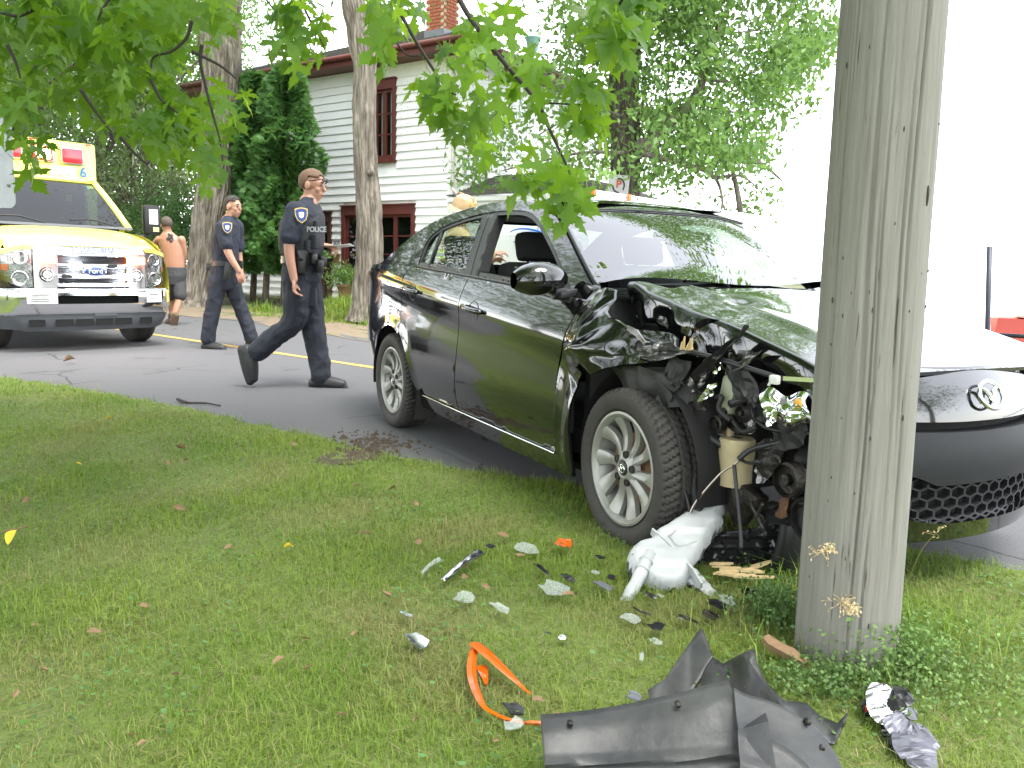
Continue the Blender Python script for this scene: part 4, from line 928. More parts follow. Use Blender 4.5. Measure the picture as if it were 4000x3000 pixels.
for i in range(40):                                                   # old spike and staple holes
    a = RNG.uniform(3.3, 6.1); z = RNG.uniform(.15, 2.3); r = .136 - .0062 * z; mb = MB()
    mb.ell((r * math.cos(a) + lean * z, r * math.sin(a), z), (RNG.uniform(.0012, .0028), .002, RNG.uniform(.003, .009)), 7, 5); mb.obj('spike_hole', 'hole_dark', pole, True)
mb = MB()
for i in range(9):
    a = 4.95 + .05 * i * .3; z = 1.27 + .006 * i
mb.ell((.130 * math.cos(5.3) + lean * 1.28, .130 * math.sin(5.3), 1.28), (.004, .004, .026), 8, 6); mb.obj('spike_hole', 'hole_dark', pole, True)

# ================================================================ debris on the grass
def solid(o, t=.0025):
    m = o.modifiers.new('thick', 'SOLIDIFY'); m.thickness = t; m.offset = 0; return bake(o)
def on_lawn(u, v, dz=0.0):
    p = G(u, v, .03); return Vector((p.x, p.y, float(lawn_z(p.x, p.y)) + dz))
pbr('shard_silver', (0.66, 0.67, 0.69), 0.16, metal=1.0, var=(60, .4))
pbr('lens_shard_clear', (0.42, 0.46, 0.44), 0.08, alpha=.30, spec=1.0)
pbr('shard_black', (0.012, 0.012, 0.014), 0.25)
pbr('satin_sheet', (0.13, 0.13, 0.155), 0.42, metal=.6, var=(20, .3))
pbr('shard_grey', (0.10, 0.105, 0.12), 0.35)
pbr('orange_lens', (0.70, 0.13, 0.008), 0.12, trans=.35, coat=.6)
pbr('tank_plastic', (0.46, 0.48, 0.48), 0.36, var=(11, .35), trans=.12, spec=.5, base2=(.35, .365, .365), bump=(40, .25, .004))
pbr('liner_plastic', (0.012, 0.013, 0.016), 0.46, var=(7, .7), bump=(45, .35, .004), base2=(0.048, 0.049, 0.046), stretch=(1, 1, 1), rvar=.12)
pbr('dry_leaf', (0.24, 0.15, 0.08), 0.8, var=(60, .4))
pbr('yellow_leaf', (0.72, 0.50, 0.03), 0.6, var=(50, .35))
def rag(name, u, v, wpx, hpx, mat, label, cat, seed, group=None, lift=.036, tilt=(.15, -.1, 1), amp=.09, rot=None):
    """a ragged shard lying on the lawn, size in photo pixels"""
    p = on_lawn(u, v, lift); d = (p - Vector((0, 0, CAMH))).length; wpx *= .82; hpx *= .82; sx = wpx / 1777 * d; sy = hpx / 1777 * d / max(.35, CAMH / d * .95)
    rg = random.Random(seed); j_ = lambda: rg.uniform(-.11, .11)
    poly = [((a + j_()) * sx, (b + j_()) * sy) for a, b in ((-.5, -.2), (-.2, -.46), (.18, -.40), (.5, -.22), (.46, .16), (.26, .44), (-.06, .36), (-.40, .44))]
    V2, T = panel2d(poly, (), max(sx, sy) / 9); P = np.c_[V2 / max(sx, sy), V2[:, 0] * 0]
    z = (ridged(P, 1.5, seed * 2.7) * amp + 1.2 * amp * ((P[:, 0]) ** 2) * 2) * max(sx, sy) * .5
    V = np.c_[V2, z]; o = mk(name, V, [tuple(map(int, t)) for t in T], mat, None, True, 30)
    q = Vector(tilt).to_track_quat('Z', 'Y').to_matrix().to_4x4(); o.matrix_world = Matrix.Translation(p) @ q @ Matrix.Rotation(rot if rot is not None else rg.uniform(-.4, .4), 4, 'Z')
    solid(o, .0025); o.data.set_sharp_from_angle(angle=R(35)); return tag(o, label, cat, group)
r7 = lambda a, b: ((1500 + .678 * a) / KPX, (2100 + .678 * b) / KPX)
SH = [((820, 115), 60, 26, 'clear_lens', 'small clear lens shard with a raised tip, behind the orange sliver'), 
      ((915, 238), 17, 24, 'shard_silver', 'tiny upright silver splinter between long strip and tank'),
      ((1060, 290), 28, 20, 'shard_silver', 'small shiny silver chip just behind the broad clear lens piece'), ((980, 352), 76, 34, 'clear_lens', 'broad clear lens piece with a bent edge left of the white tank'),
      ((455, 393), 58, 20, 'clear_lens', 'flat greenish clear lens piece near the brown leaf'), ((675, 455), 36, 26, 'clear_lens', 'rounded clear lens disc lying alone on the grass'),
      ((130, 490), 18, 16, 'shard_silver', 'small silvery chip in clover beside the brown leaf'), ((195, 645), 48, 30, 'shard_silver', 'silver rectangular reflector piece with ribs'),
      ((1265, 340), 30, 24, 'shard_grey', 'grey plastic chip left of the tank nozzle'), ((1535, 402), 20, 18, 'shard_silver', 'small silver flake under the white tank'),
      ((1590, 398), 12, 10, 'clear_lens', 'tiny clear glass cube under the white tank'), ((1420, 530), 44, 20, 'clear_lens', 'clear curled lens strip in front of the tank nozzle'),
      ((1475, 490), 12, 26, 'shard_silver', 'thin white curved rim standing in front of the tank nozzle'), ((1880, 518), 52, 20, 'shard_silver', 'crinkled silver lens strip behind the dark liner tip'),
      ((1745, 535), 22, 22, 'shard_silver', 'white crumpled foil chip behind the dark liner tip'), ((1975, 430), 50, 16, 'clear_lens', 'long clear lens sliver in front of the tank foot'),
      ((2140, 405), 56, 30, 'shard_silver', 'crinkled chrome foil piece beside the pole'), ((1570, 575), 44, 14, 'shard_black', 'black plastic strip left of the dark liner tip'),
      ((1910, 450), 46, 20, 'shard_black', 'black plastic wedge under the clear lens sliver'), ((1440, 995), 36, 18, 'shard_grey', 'pale grey plastic tab tucked behind the front liner'),
      ((755, 1068), 42, 28, 'shard_black', 'black plastic triangle resting on the orange lens'), ((745, 1165), 56, 24, 'clear_lens', 'milky clear lens piece half under the dark liner'),
      ((612, 96), 22, 8, 'shard_black', 'tiny black sliver behind the long silver strip'), ((1242, 172), 22, 9, 'shard_black', 'tiny black sliver left of the white tank'),
      ((1310, 290), 26, 10, 'shard_black', 'small black chip in the shade left of the tank'), ((1570, 668), 30, 16, 'clear_lens', 'dull clear flake on dry grass left of the liner'),
      ((1480, 757), 44, 6, 'clear_lens', 'thin clear strip lying flat in the grass left of the liner'), ((1215, 258), 20, 8, 'clear_lens', 'small clear glass crumb behind the tank nozzle'),
      ((940, 607), 8, 8, 'shard_silver', 'pin-sized silver crumb beside the chrome ball')]
for i, ((a, b), wp_, hp_, m_, lb) in enumerate(SH):
    u, v = r7(a, b); m_ = 'lens_shard_clear' if m_ == 'clear_lens' else m_; rag('lens_shard' if 'lens' in m_ else 'plastic_shard' if 'shard_b' in m_ or 'grey' in m_ else 'trim_shard', u, v, wp_, hp_, m_, lb, 'debris', 11 + i, 'broken pieces scattered on the lawn', rot=None)
def strip2(name, qa, qb, w0, w1, mat, lab):
    a_, b_ = on_lawn(*r7(*qa), .03), on_lawn(*r7(*qb), .05); t_ = (b_ - a_).normalized(); s_ = t_.cross(Vector((0, -.3, 1))).normalized(); up_ = s_.cross(t_); mb = MB(); L_ = (b_ - a_).length
    mb.grid(lambda a, b: a_ + t_ * (L_ * a) + s_ * ((b - .5) * 2 * (w0 + (w1 - w0) * a) * (1 + .12 * math.sin(a * 9))) + up_ * (.010 * math.cos((b - .5) * PI) + .008 * math.sin(a * 3) + .0006 * math.sin(a * 26 + b * 3)), 40, 6)
    o = mb.obj(name, mat, None, True, 40); solid(o, .002); tag(o, lab, 'debris', 'broken pieces scattered on the lawn')
strip2('broken_sliver', (335, 285), (548, 152), .010, .020, 'shard_silver', 'long tapering silver trim strip on the grass')
strip2('broken_sliver', (215, 240), (318, 190), .004, .010, 'lens_shard_clear', 'narrow clear curved sliver beside the long silver strip')
p = on_lawn(*r7(1028, 612), .02); mb = MB(); mb.lathe([(.0, .013), (.008, .012), (.0125, .006), (.014, 0), (.011, -.007), (.006, -.012), (.0, -.013)], 18, 'z'); mb.tube([(0, 0, .0), (.012, .004, -.012)], .005, 8)
o = mb.obj('chrome_bulb', 'chrome', None, True, 50); o.location = p; tag(o, 'small round chrome bulb cap lying on dry grass', 'debris', 'broken pieces scattered on the lawn')
# broken orange lens loop
orr = thing('orange_lens', 'large broken orange indicator lens curled into an open hook', 'lens', on_lawn(1075, 1520))
base = on_lawn(1075, 1520)
def ribbon(px, w_, th_, zoff):
    C = [on_lawn(u, v, z) - base for (u, v), z in zip(px, zoff)]; C = [Vector(q) for q in crv(C, 6)]; Wd = [q[0] for q in crv([(x,) for x in w_], 6)]
    m = MB()
    for i, c in enumerate(C):
        t = (C[min(i + 1, len(C) - 1)] - C[max(i - 1, 0)]).normalized(); sd_ = t.cross(Vector((0, .35, 1))).normalized(); up_ = sd_.cross(t)
        m.v += [tuple(c - sd_ * Wd[i]), tuple(c + up_ * th_), tuple(c + sd_ * Wd[i]), tuple(c - up_ * th_)]
    for i in range(len(C) - 1):
        for k in range(4): a = i * 4 + k; b = i * 4 + (k + 1) % 4; m.f.append((a, b, b + 4, a + 4))
    return m
ribbon([(1024, 1438), (1055, 1458), (1095, 1482), (1145, 1514)], [.020, .021, .015, .004], .004, [.07, .06, .04, .02]).obj('lens_arm', 'orange_lens', orr, True, 40)
ribbon([(1024, 1440), (1018, 1472), (1022, 1510), (1042, 1550), (1068, 1568), (1110, 1580), (1168, 1580)], [.010, .012, .011, .009, .006, .005, .004], .005, [.06, .05, .045, .035, .03, .025, .02]).obj('lens_rim', 'orange_lens', orr, True, 40)
ribbon([(1040, 1462), (1046, 1480), (1050, 1492)], [.016, .010, .003], .003, [.035, .03, .02]).obj('lens_web', 'orange_lens', orr, True, 40)
rag('orange_sliver', 1218, 1201, 64, 15, 'orange_lens', 'small pointed orange lens sliver on grass near front wheel', 'lens', 77, rot=.28, amp=.35)
# washer tank
r5 = lambda a, b: ((2200 + .4822 * a) / KPX, (1800 + .4822 * b) / KPX)
tB = G(1440, 1275, .035); tT = AT(1540, 1112, 2.90)
tank = thing('washer_tank', 'translucent white plastic fluid tank torn out beside the front wheel', 'fluid tank', (tB.x, tB.y, 0))
ex = Vector((1, 0, 0)); eu = (tT - tB); eu = (eu - ex * eu.dot(ex)).normalized(); en_ = ex.cross(eu)
if en_.y > 0: en_ = -en_
def tpl(a, b):
    d = ray(*r5(a, b)); o_ = Vector((0, 0, CAMH)); t = (tB - o_).dot(en_) / d.dot(en_); q = o_ + d * t - tB
    return (q.dot(ex), q.dot(eu))
def to3(q, off=0.0): return ex * q[0] + eu * q[1] + en_ * off + Vector((0, 0, tB.z))
def inflate(outline, thick, step=.012, back=.5, seed=1.0):
    V2, T = panel2d(outline, (), step); O = np.array(densify(outline, step * .6))
    d = np.sqrt(((V2[:, None, :] - O[None]) ** 2).sum(2)).min(1); dm = d.max(); f = np.sqrt(np.clip(1 - (1 - np.clip(d / (thick * .42), 0, 1)) ** 2, 0, 1)); f[d < 1e-5] = 0
    n = len(V2); hgt = thick * f * (1 + .06 * vnoise(np.c_[V2, V2[:, 0] * 0], 12, seed) + .10 * (np.floor(V2[:, 1] * 14) % 2))
    return V2, T, hgt
ol = [(1225, 368), (1290, 395), (1305, 450), (1268, 500), (1300, 535), (1245, 590), (1200, 625), (1195, 665), (1150, 720), (1105, 790), (1062, 850), (1040, 900), (1020, 965), (985, 1035), (930, 1065), (850, 1070), (760, 1050), (700, 1030), (640, 1000), (600, 960), (560, 930), (530, 890), (515, 830), (520, 780), (560, 755), (560, 720), (640, 690), (700, 680), (730, 620), (860, 545), (980, 455), (1050, 440), (1150, 400)]
V2, T, hg = inflate([tpl(*q) for q in ol], .055)
Vf = [to3(q, hg[i]) for i, q in enumerate(V2)]; Vb = [to3(q, -hg[i] * .6) for i, q in enumerate(V2)]; n = len(V2)
mk('tank_body', Vf + Vb, [tuple(map(int, t)) for t in T] + [tuple(int(x) + n for x in t[::-1]) for t in T], 'tank_plastic', tank, True)
pts = [to3(tpl(*q), o_) for q, o_ in (((690, 840), .05), (660, 900) and ((655, 905), .055), ((610, 1000), .05), ((545, 1110), .035), ((425, 1275), .0))]
mb = MB(); mb.tube(crv(pts, 6), [.021 + .0016 * (i % 6 == 0) for i in range(25)], 16); nz_ = mb.obj('filler_neck', 'tank_plastic', tank, True)
for q in (.28, .42):
    c_ = Vector(crv(pts, 6)[int(q * 24)]); d_ = (Vector(crv(pts, 6)[int(q * 24) + 1]) - c_).normalized(); m = MB(); m.tube([c_ - d_ * .003, c_ + d_ * .003], .0255, 16); m.obj('neck_collar', 'tank_plastic', nz_, True)
mb = MB(); fl = [to3(tpl(*q), .052) for q in ((705, 640), (830, 745), (940, 870), (1030, 965), (1100, 1085))]
for i in range(len(fl) - 1):
    a_, b_ = fl[i], fl[i + 1]; t_ = (b_ - a_).normalized(); sd_ = t_.cross(en_).normalized()
    mb.add([a_ - sd_ * .006 - en_ * .02, a_ + sd_ * .006 - en_ * .02, b_ + sd_ * .006 - en_ * .02, b_ - sd_ * .006 - en_ * .02, a_ - sd_ * .003 + en_ * .008, a_ + sd_ * .003 + en_ * .008, b_ + sd_ * .003 + en_ * .008, b_ - sd_ * .003 + en_ * .008], [(4, 5, 6, 7), (0, 4, 7, 3), (1, 2, 6, 5), (0, 1, 5, 4), (3, 7, 6, 2)])
mb.obj('seam_flange', 'tank_plastic', tank)
foot = [(1035, 900), (1060, 890), (1250, 1105), (1250, 1140), (1220, 1155), (1190, 1140), (1130, 1090), (1060, 1040), (1000, 1000), (1015, 950)]
V2, T, hg = inflate([tpl(*q) for q in foot], .010, .008); n = len(V2)
mk('mounting_foot', [to3(q, .01 + hg[i]) for i, q in enumerate(V2)] + [to3(q, .01 - hg[i]) for i, q in enumerate(V2)], [tuple(map(int, t)) for t in T] + [tuple(int(x) + n for x in t[::-1]) for t in T], 'tank_plastic', tank, True)
mb = MB(); c_ = to3(tpl(1222, 1120), .022); mb.ell(c_, (.006, .004, .006), 8, 6); mb.obj('bolt_hole', 'rust', tank, True)
mb = MB(); a_ = [to3(tpl(*q), .058) for q in ((985, 590), (1030, 560), (1060, 605), (1010, 640))]; mb.add(a_ + [q - en_ * .012 for q in a_], [(0, 1, 2, 3), (0, 4, 5, 1), (1, 5, 6, 2), (2, 6, 7, 3), (3, 7, 4, 0)]); mb.obj('level_sensor', 'beige_plastic', tank)
mb = MB(); mb.tube([to3(tpl(560, 830), .045), to3(tpl(560, 830), .06)], .008, 10); mb.obj('pump_port', 'tank_plastic', tank, True)
for (qa, qb) in (((840, 690), (910, 780)), ((900, 640), (1150, 560)), ((850, 690), (900, 640)), ((920, 780), (1060, 740))):
    mb = MB(); mb.tube([to3(tpl(*qa), .056), to3(tpl(*qb), .054)], .004, 6); mb.obj('tank_rib', 'tank_plastic', tank, True)
# black undertray fragment leaning between wheel and pole
uf = thing('bumper_fragment', 'black honeycomb-patterned plastic bumper fragment between front wheel and pole', 'debris', (1.05, 2.92, 0))
Yp = 2.86
def vpl(u, v, off=0.0):
    p = AT(u, v, Yp + off); return p - Vector((1.05, 2.92, 0))
fo = [(1500, 1242), (1503, 1185), (1560, 1150), (1635, 1140), (1660, 1112), (1700, 1088), (1725, 1086), (1730, 1180), (1722, 1225), (1640, 1236), (1580, 1246)]
V2, T = panel2d([tuple(q) for q in fo], (), 6)
def hexh(u, v):
    a = tri(u / 34 + .5 * (np.floor(v / 26) % 2)); b = tri(v / 26); return np.where((a < .12) | (b < .14), .008, 0.0)
V = [vpl(u, v, -.02 * math.sin((u - 1500) / 80) - float(hexh(u, v))) for u, v in V2]
solid(mk('honeycomb_shell', V, [tuple(map(int, t)) for t in T], 'shard_black', uf, True, 30), .006)
mb = MB(); mb.tube(crv([vpl(1665, 1240, -.05), vpl(1690, 1170, -.08), vpl(1700, 1100, -.07), vpl(1722, 1080, -.04)], 6), [.02] * 19, 10); mb.obj('shell_edge', 'satin_black', uf, True)
mb = MB(); mb.tube(crv([vpl(1700, 1235, -.06), vpl(1712, 1160, -.09), vpl(1722, 1095, -.08)], 6), .035, 10); mb.obj('shell_corner', 'satin_black', uf, True)
# splinters of the pole on the ground
for i in range(13):
    u = random.uniform(1540, 1655); v = 1246 + (u - 1540) * .02 + random.uniform(0, 32); ln = random.uniform(.05, .15); p = on_lawn(u, v, .030 + .016 * random.random()); a = random.uniform(-.25, .5); w_ = random.uniform(.004, .011)
    mb = MB(); mb.prism([(-ln / 2, -w_ * .2), (-ln * .2, -w_), (ln * .3, -w_ * .7), (ln / 2, 0), (ln * .25, w_ * .6), (-ln * .3, w_)], (0, .001, w_ * .9), (0, 0, 0), (math.cos(a), math.sin(a), random.uniform(-.1, .2)), (-math.sin(a), math.cos(a), 0))
    o = mb.obj('wood_splinter', 'splinter_wood'); o.location = p; tag(o, 'fresh yellow wood splinter lying in the pile behind the white tank', 'splinter', 'pole splinters on the ground')
p = on_lawn(1688, 1432, .03); mb = MB(); mb.prism([(-.05, .035), (-.03, .05), (.0, .02), (.03, .005), (.055, -.04), (.045, -.05), (.0, -.02), (-.04, .01)], (0, 0, .018)); o = mb.obj('bark_chip', 'dry_leaf'); o.location = p; o.rotation_euler = (.3, .1, 0); tag(o, 'curled brown wood chip at the foot of the pole', 'wood chip')
# ---- torn wheel-arch liners
la = thing('wheel_liner', 'dark grey torn plastic wheel liner with a raised pointed wing', 'wheel liner', on_lawn(1580, 1500)); lb_ = on_lawn(1580, 1500)
r8b = lambda a, b: ((2500 + .678 * a) / KPX, (2200 + .678 * b) / KPX)
def draped(outline, hfun, parent, name, mat='liner_plastic', step=9, th=.004, holes=()):
    V2, T = panel2d([tuple(q) for q in outline], holes, step); V = []
    for u, v in V2:
        hh = hfun(u, v); d = ray(u, v); t = (hh - CAMH) / d.z; V.append(Vector((d.x * t, d.y * t, hh)) - Vector(parent.location))
    return solid(mk(name, V, [tuple(map(int, t)) for t in T], mat, parent, True, 40), th)
wing = [r8b(*q) for q in ((45, 735), (70, 848), (105, 838), (200, 790), (300, 738), (350, 660), (372, 612), (420, 540), (395, 470), (372, 410), (352, 372), (310, 430), (230, 540), (150, 660))]
def hw_(u, v):
    t = (1545 - v) / 180; return .035 + .10 * max(0, t) ** 1.2 + .012 * math.sin(u / 22)
draped(wing, hw_, la, 'liner_wing')
arch_ = [r8b(*q) for q in ((300, 735), (372, 612), (420, 545), (480, 582), (560, 535), (620, 505), (662, 495), (668, 560), (700, 640), (750, 715), (830, 795), (900, 800), (960, 810), (1040, 885), (1140, 925), (1205, 850), (1180, 920), (1120, 1045), (1060, 1030), (940, 930), (780, 850), (640, 800), (520, 770), (480, 720), (400, 725))]
def ha_(u, v):
    a = (2500 + 0) ; ux, vx = u * KPX, v * KPX; A_ = (ux - 2500) / .678; B_ = (vx - 2200) / .678
    ridge = math.exp(-((A_ - 640 - (B_ - 500) * .55) / 150) ** 2)
    return .05 + .10 * ridge * max(.25, 1 - (B_ - 500) / 700) + .006 * math.sin(A_ / 30)
draped(arch_, ha_, la, 'liner_arch')
lf_ = thing('wheel_liner', 'scuffed grey-black ribbed plastic wheel liner with a square channel', 'wheel liner', on_lawn(1500, 1640))
def lp3(u, v, y, dz=0.0): return AT(u, v, y) - Vector(lf_.location) + Vector((0, 0, dz))
top = crv([lp3(1168, 1562, 1.54), lp3(1235, 1556, 1.55), lp3(1330, 1545, 1.56), (lp3(1450, 1519, 1.565)), lp3(1530, 1497, 1.565), lp3(1582, 1488, 1.56)], 10)
mb = MB(); n = len(top)
def lsurf(a, b):
    i = min(int(a * (n - 1)), n - 2); f = a * (n - 1) - i; p = Vector(top[i]) * (1 - f) + Vector(top[i + 1]) * f
    bot = Vector((p.x + .02 + .03 * a, p.y - .12 - .06 * a, -.03)); q = p * (1 - b) + bot * b
    rib = .012 * math.exp(-((b - .30 - .08 * a) / .03) ** 2) + .011 * math.exp(-((b - .46 - .1 * (1 - a)) / .022) ** 2) + .012 * sstep(.5, .56, b) + .004 * math.sin(a * 11 + b * 4)
    lipp = .014 * math.exp(-(b / .05) ** 2)
    return q + Vector((0, -1, .3)) * (rib + .03 * math.sin(PI * b)) + Vector((0, .03, 0)) * math.exp(-(b / .04) ** 2)
mb.grid(lsurf, 60, 36); solid(mb.obj('liner_face', 'liner_plastic', lf_, True, 50), .004)
rt = crv([lp3(1584, 1486, 1.56), lp3(1610, 1500, 1.555), lp3(1665, 1516, 1.55), lp3(1720, 1545, 1.53), lp3(1775, 1590, 1.50), lp3(1815, 1650, 1.46), lp3(1830, 1720, 1.42)], 8)
mb = MB(); n2 = len(rt)
def rsurf(a, b):
    i = min(int(a * (n2 - 1)), n2 - 2); f = a * (n2 - 1) - i; p = Vector(rt[i]) * (1 - f) + Vector(rt[i + 1]) * f
    bot = lp3(1600 + 40 * a, 1790, 1.34); q = p * (1 - b) + bot * b
    return q + Vector((0, -1, .4)) * (.007 * math.exp(-((b - .30) / .03) ** 2) + .007 * math.exp(-((b - .55) / .03) ** 2) + .012 * math.sin(PI * b))
mb.grid(rsurf, 44, 30); solid(mb.obj('liner_end', 'liner_plastic', lf_, True, 50), .004)
mb = MB(); q = [lp3(1600, 1575, 1.48), lp3(1660, 1558, 1.475), lp3(1690, 1740, 1.38), lp3(1630, 1760, 1.38)]; mb.add(q + [p + Vector((.01, .05, -.01)) for p in q], [(0, 1, 2, 3), (0, 4, 5, 1), (1, 5, 6, 2), (3, 7, 4, 0)]); mb.obj('square_channel', 'liner_plastic', lf_)
for (u, v, y) in ((1232, 1566, 1.535), (1465, 1524, 1.55), (1622, 1527, 1.54), (1775, 1618, 1.475), (1745, 1562, 1.51)):
    mb = MB(); p = lp3(u, v, y); mb.tube([p + Vector((0, .01, 0)), p + Vector((0, -.004, .002))], [.006, .005], 10); mb.obj('clip', 'dirty_metal', lf_, True)
# silver and black lamp fragment to the right of the pole
lfr = thing('lamp_fragment', 'crumpled silver and black headlamp housing piece right of the pole', 'debris', on_lawn(1950, 1560))
def r8p(a, b, z):
    u, v = r8b(a, b); d = ray(u, v); t = (z - CAMH) / d.z; return Vector((d.x * t, d.y * t, z)) - Vector(lfr.location)
def strip(pts_px, zs, w_, mat, name, seed):
    C = [Vector(q) for q in crv([r8p(a, b, z) for (a, b), z in zip(pts_px, zs)], 6)]; Wd = [q[0] for q in crv([(x,) for x in w_], 6)]; m = MB(); K = 6
    for i, c in enumerate(C):
        t = (C[min(i + 1, len(C) - 1)] - C[max(i - 1, 0)]).normalized(); sd_ = t.cross(Vector((0, -.5, 1))).normalized(); up_ = sd_.cross(t)
        for k in range(K): s = k / (K - 1) * 2 - 1; m.v.append(tuple(c + sd_ * (s * Wd[i] * 1.35) + up_ * (.003 * (1 - s * s) + .012 * abs(mnoise.noise(Vector((i * .35, k * .45, seed)))))))
    for i in range(len(C) - 1):
        for k in range(K - 1): a = i * K + k; m.f.append((a, a + 1, a + K + 1, a + K))
    return solid(m.obj(name, mat, lfr, False), .003)
strip([(1385, 700), (1400, 780), (1440, 880), (1475, 930)], [.09, .08, .06, .05], [.012, .030, .034, .016], 'shard_silver', 'reflector_bowl', 3)
strip([(1440, 880), (1500, 960), (1590, 1010), (1680, 1000)], [.08, .06, .05, .05], [.020, .026, .030, .020], 'satin_sheet', 'crumpled_sheet', 5)
strip([(1560, 1000), (1580, 1080), (1610, 1150), (1590, 1200)], [.05, .05, .04, .03], [.030, .034, .026, .014], 'satin_sheet', 'crumpled_sheet', 9)
strip([(1420, 800), (1480, 780), (1560, 760)], [.07, .09, .10], [.022, .024, .012], 'shard_black', 'lamp_back', 2)
strip([(1470, 790), (1540, 850), (1590, 880)], [.06, .05, .04], [.02, .018, .010], 'shard_grey', 'lamp_bracket', 4)
strip([(1330, 800), (1320, 840), (1330, 880)], [.04, .04, .03], [.012, .014, .010], 'shard_black', 'lamp_seal', 6)
strip([(1440, 940), (1470, 1010), (1500, 1090)], [.04, .03, .03], [.018, .02, .016], 'shard_black', 'lamp_back', 8)
mb = MB(); mb.box(r8p(1318, 838, .05), (.014, .006, .014)); mb.obj('red_reflector', pbr('red_bit', (.7, .05, .02), .3), lfr)
# fallen leaves
def fallen(u, v, size, mat, lab, i, grp='fallen leaves on the lawn'):
    p = on_lawn(u, v, .035); d = (p - Vector((0, 0, CAMH))).length; s = size / 1777 * d
    mb = MB(); n = 8
    def lf(a, b):
        t = a; w_ = math.sin(PI * t) ** .8 * .28 * (1 - .25 * t); x = (b - .5) * 2
        return ((t - .5) * s, x * w_ * s, .18 * s * (abs(x) ** 1.3) * math.sin(PI * t) + .10 * s * math.sin(t * 4 + i))
    mb.grid(lf, 10, 4); o = mb.obj('fallen_leaf', mat, None, True); o.location = p; rg = random.Random(i)
    o.rotation_euler = (rg.uniform(.2, .9), rg.uniform(-.3, .3), rg.uniform(0, 6.3)); return tag(o, lab, 'leaf', grp)
for i, (u, v, s, m_, lb) in enumerate([(623, 1195, 26, 'yellow_leaf', 'upright bright yellow leaf standing in the lawn'), (28, 1181, 42, 'yellow_leaf', 'long yellow leaf with a brown tip lying in the grass'), (388, 1114, 24, 'dry_leaf', 'upright tan leaf in the open lawn'), (835, 1297, 36, 'dry_leaf', 'curled light brown leaf beside the clear lens piece'), (362, 1016, 20, 'dry_leaf', 'pale orange leaf standing in bright grass'), (640, 971, 34, 'dry_leaf', 'orange-tipped leaf near the torn soil'), (150, 780, 26, 'dry_leaf', 'orange leaf on the asphalt in front of the ambulance'), (235, 915, 14, 'yellow_leaf', 'small yellow leaf near the road edge'), (172, 1013, 12, 'yellow_leaf', 'tiny yellow leaf in the left part of the lawn')]):
    fallen(u, v, s, m_, lb, i)
rg = random.Random(3)
for i in range(34):
    u, v = rg.uniform(20, 1250), rg.uniform(960, 1640); fallen(u, v, rg.uniform(14, 28), 'dry_leaf', 'small dry brown leaf scrap sunk in the grass', 40 + i, 'dry leaf scraps in the lawn')
# stick on the road
a_, b_ = G(380, 869), G(476, 879); mb = MB(); mb.tube(crv([a_ + Vector((0, .03, .02)), a_.lerp(b_, .3) + Vector((0, -.02, .012)), a_.lerp(b_, .65) + Vector((0, .015, .015)), b_ + Vector((0, 0, .010))], 6), [.012] * 6 + [.008] * 7 + [.006] * 6, 7); mb.tube([a_.lerp(b_, .25) + Vector((0, 0, .012)), a_.lerp(b_, .15) + Vector((.02, -.10, .012))], .004, 5)
tag(mb.obj('stick', 'twig', None, True), 'thin dark broken stick lying on the asphalt', 'stick')
a_, b_ = on_lawn(60, 1153, .03), on_lawn(5, 1172, .04); mb = MB(); mb.tube([a_, a_.lerp(b_, .5), b_], .003, 6); tag(mb.obj('stick', 'dry_leaf', None, True), 'short grey twig beside the long yellow leaf', 'stick')

# ---- plants round the foot of the pole
def plant(name, lab, cat, loc, n, spread, hmax, rad, col, stems=True, seed=1):
    t = thing(name, lab, cat, loc); rg = np.random.default_rng(seed)
    P = np.c_[rg.normal(0, spread[0], n), rg.normal(0, spread[1], n), rg.uniform(.01, hmax, n)]
    n = n * 2; P = np.r_[P, P + rg.normal(0, .02, P.shape)]; P[:, 2] = np.clip(P[:, 2], .008, None); cc = np.array(col) * rg.uniform(.6, 1.4, (n, 1)); V, F = leafcloud(P, rg.uniform(rad * 1.1, rad * 2.4, n), rg, -.25, .7); C = np.repeat(cc, 4, 0); o = fastmesh('leaves', V, F, 'clover', t, colors=C); o['kind'] = 'stuff'
    if stems:
        mb = MB()
        for i in range(60): k = rg.integers(n); q = P[k]; mb.tube([(q[0] * .9, q[1] * .9, 0), q], .0009, 4, cap=False)
        mb.obj('stems', 'clover_stem', t)['kind'] = 'stuff'
    return t
pbr('clover_stem', (.10, .16, .05), .7)
def inpole(p): return p
plant('weed_clump', 'bushy light green weeds crowding the front right of the pole', 'weeds', on_lawn(1915, 1440), 1000, (.08, .06), .14, .0075, (.13, .22, .06), seed=2)
plant('weed_clump', 'low clover carpet along the front of the pole', 'weeds', on_lawn(1790, 1485), 800, (.13, .06), .05, .007, (.11, .19, .06), seed=3)
plant('weed_clump', 'small dark green weeds left of the pole', 'weeds', on_lawn(1672, 1345), 700, (.05, .06), .11, .0075, (.08, .15, .045), seed=4)
plant('weed_clump', 'sprawling fresh green weeds on the lawn right of the pole', 'weeds', on_lawn(2000, 1470), 950, (.17, .12), .06, .007, (.15, .23, .07), seed=5)
n = 520; X = RNG.normal(1.08, .17, n); Y = RNG.normal(2.38, .16, n); ok = np.hypot(X - .955, Y - 2.19) > .14; P = np.c_[X, Y, lawn_z(X, Y)][ok]
V, F, C = blades(P, RNG.uniform(.05, .16, len(P)), RNG.uniform(.0012, .0022, len(P)), grass_cols(P, -.1) * 1.1, .6)
tag(fastmesh('tall_grass', V, F, 'grass', colors=C), 'unmown taller grass around the foot of the pole', 'grass', kind='stuff')
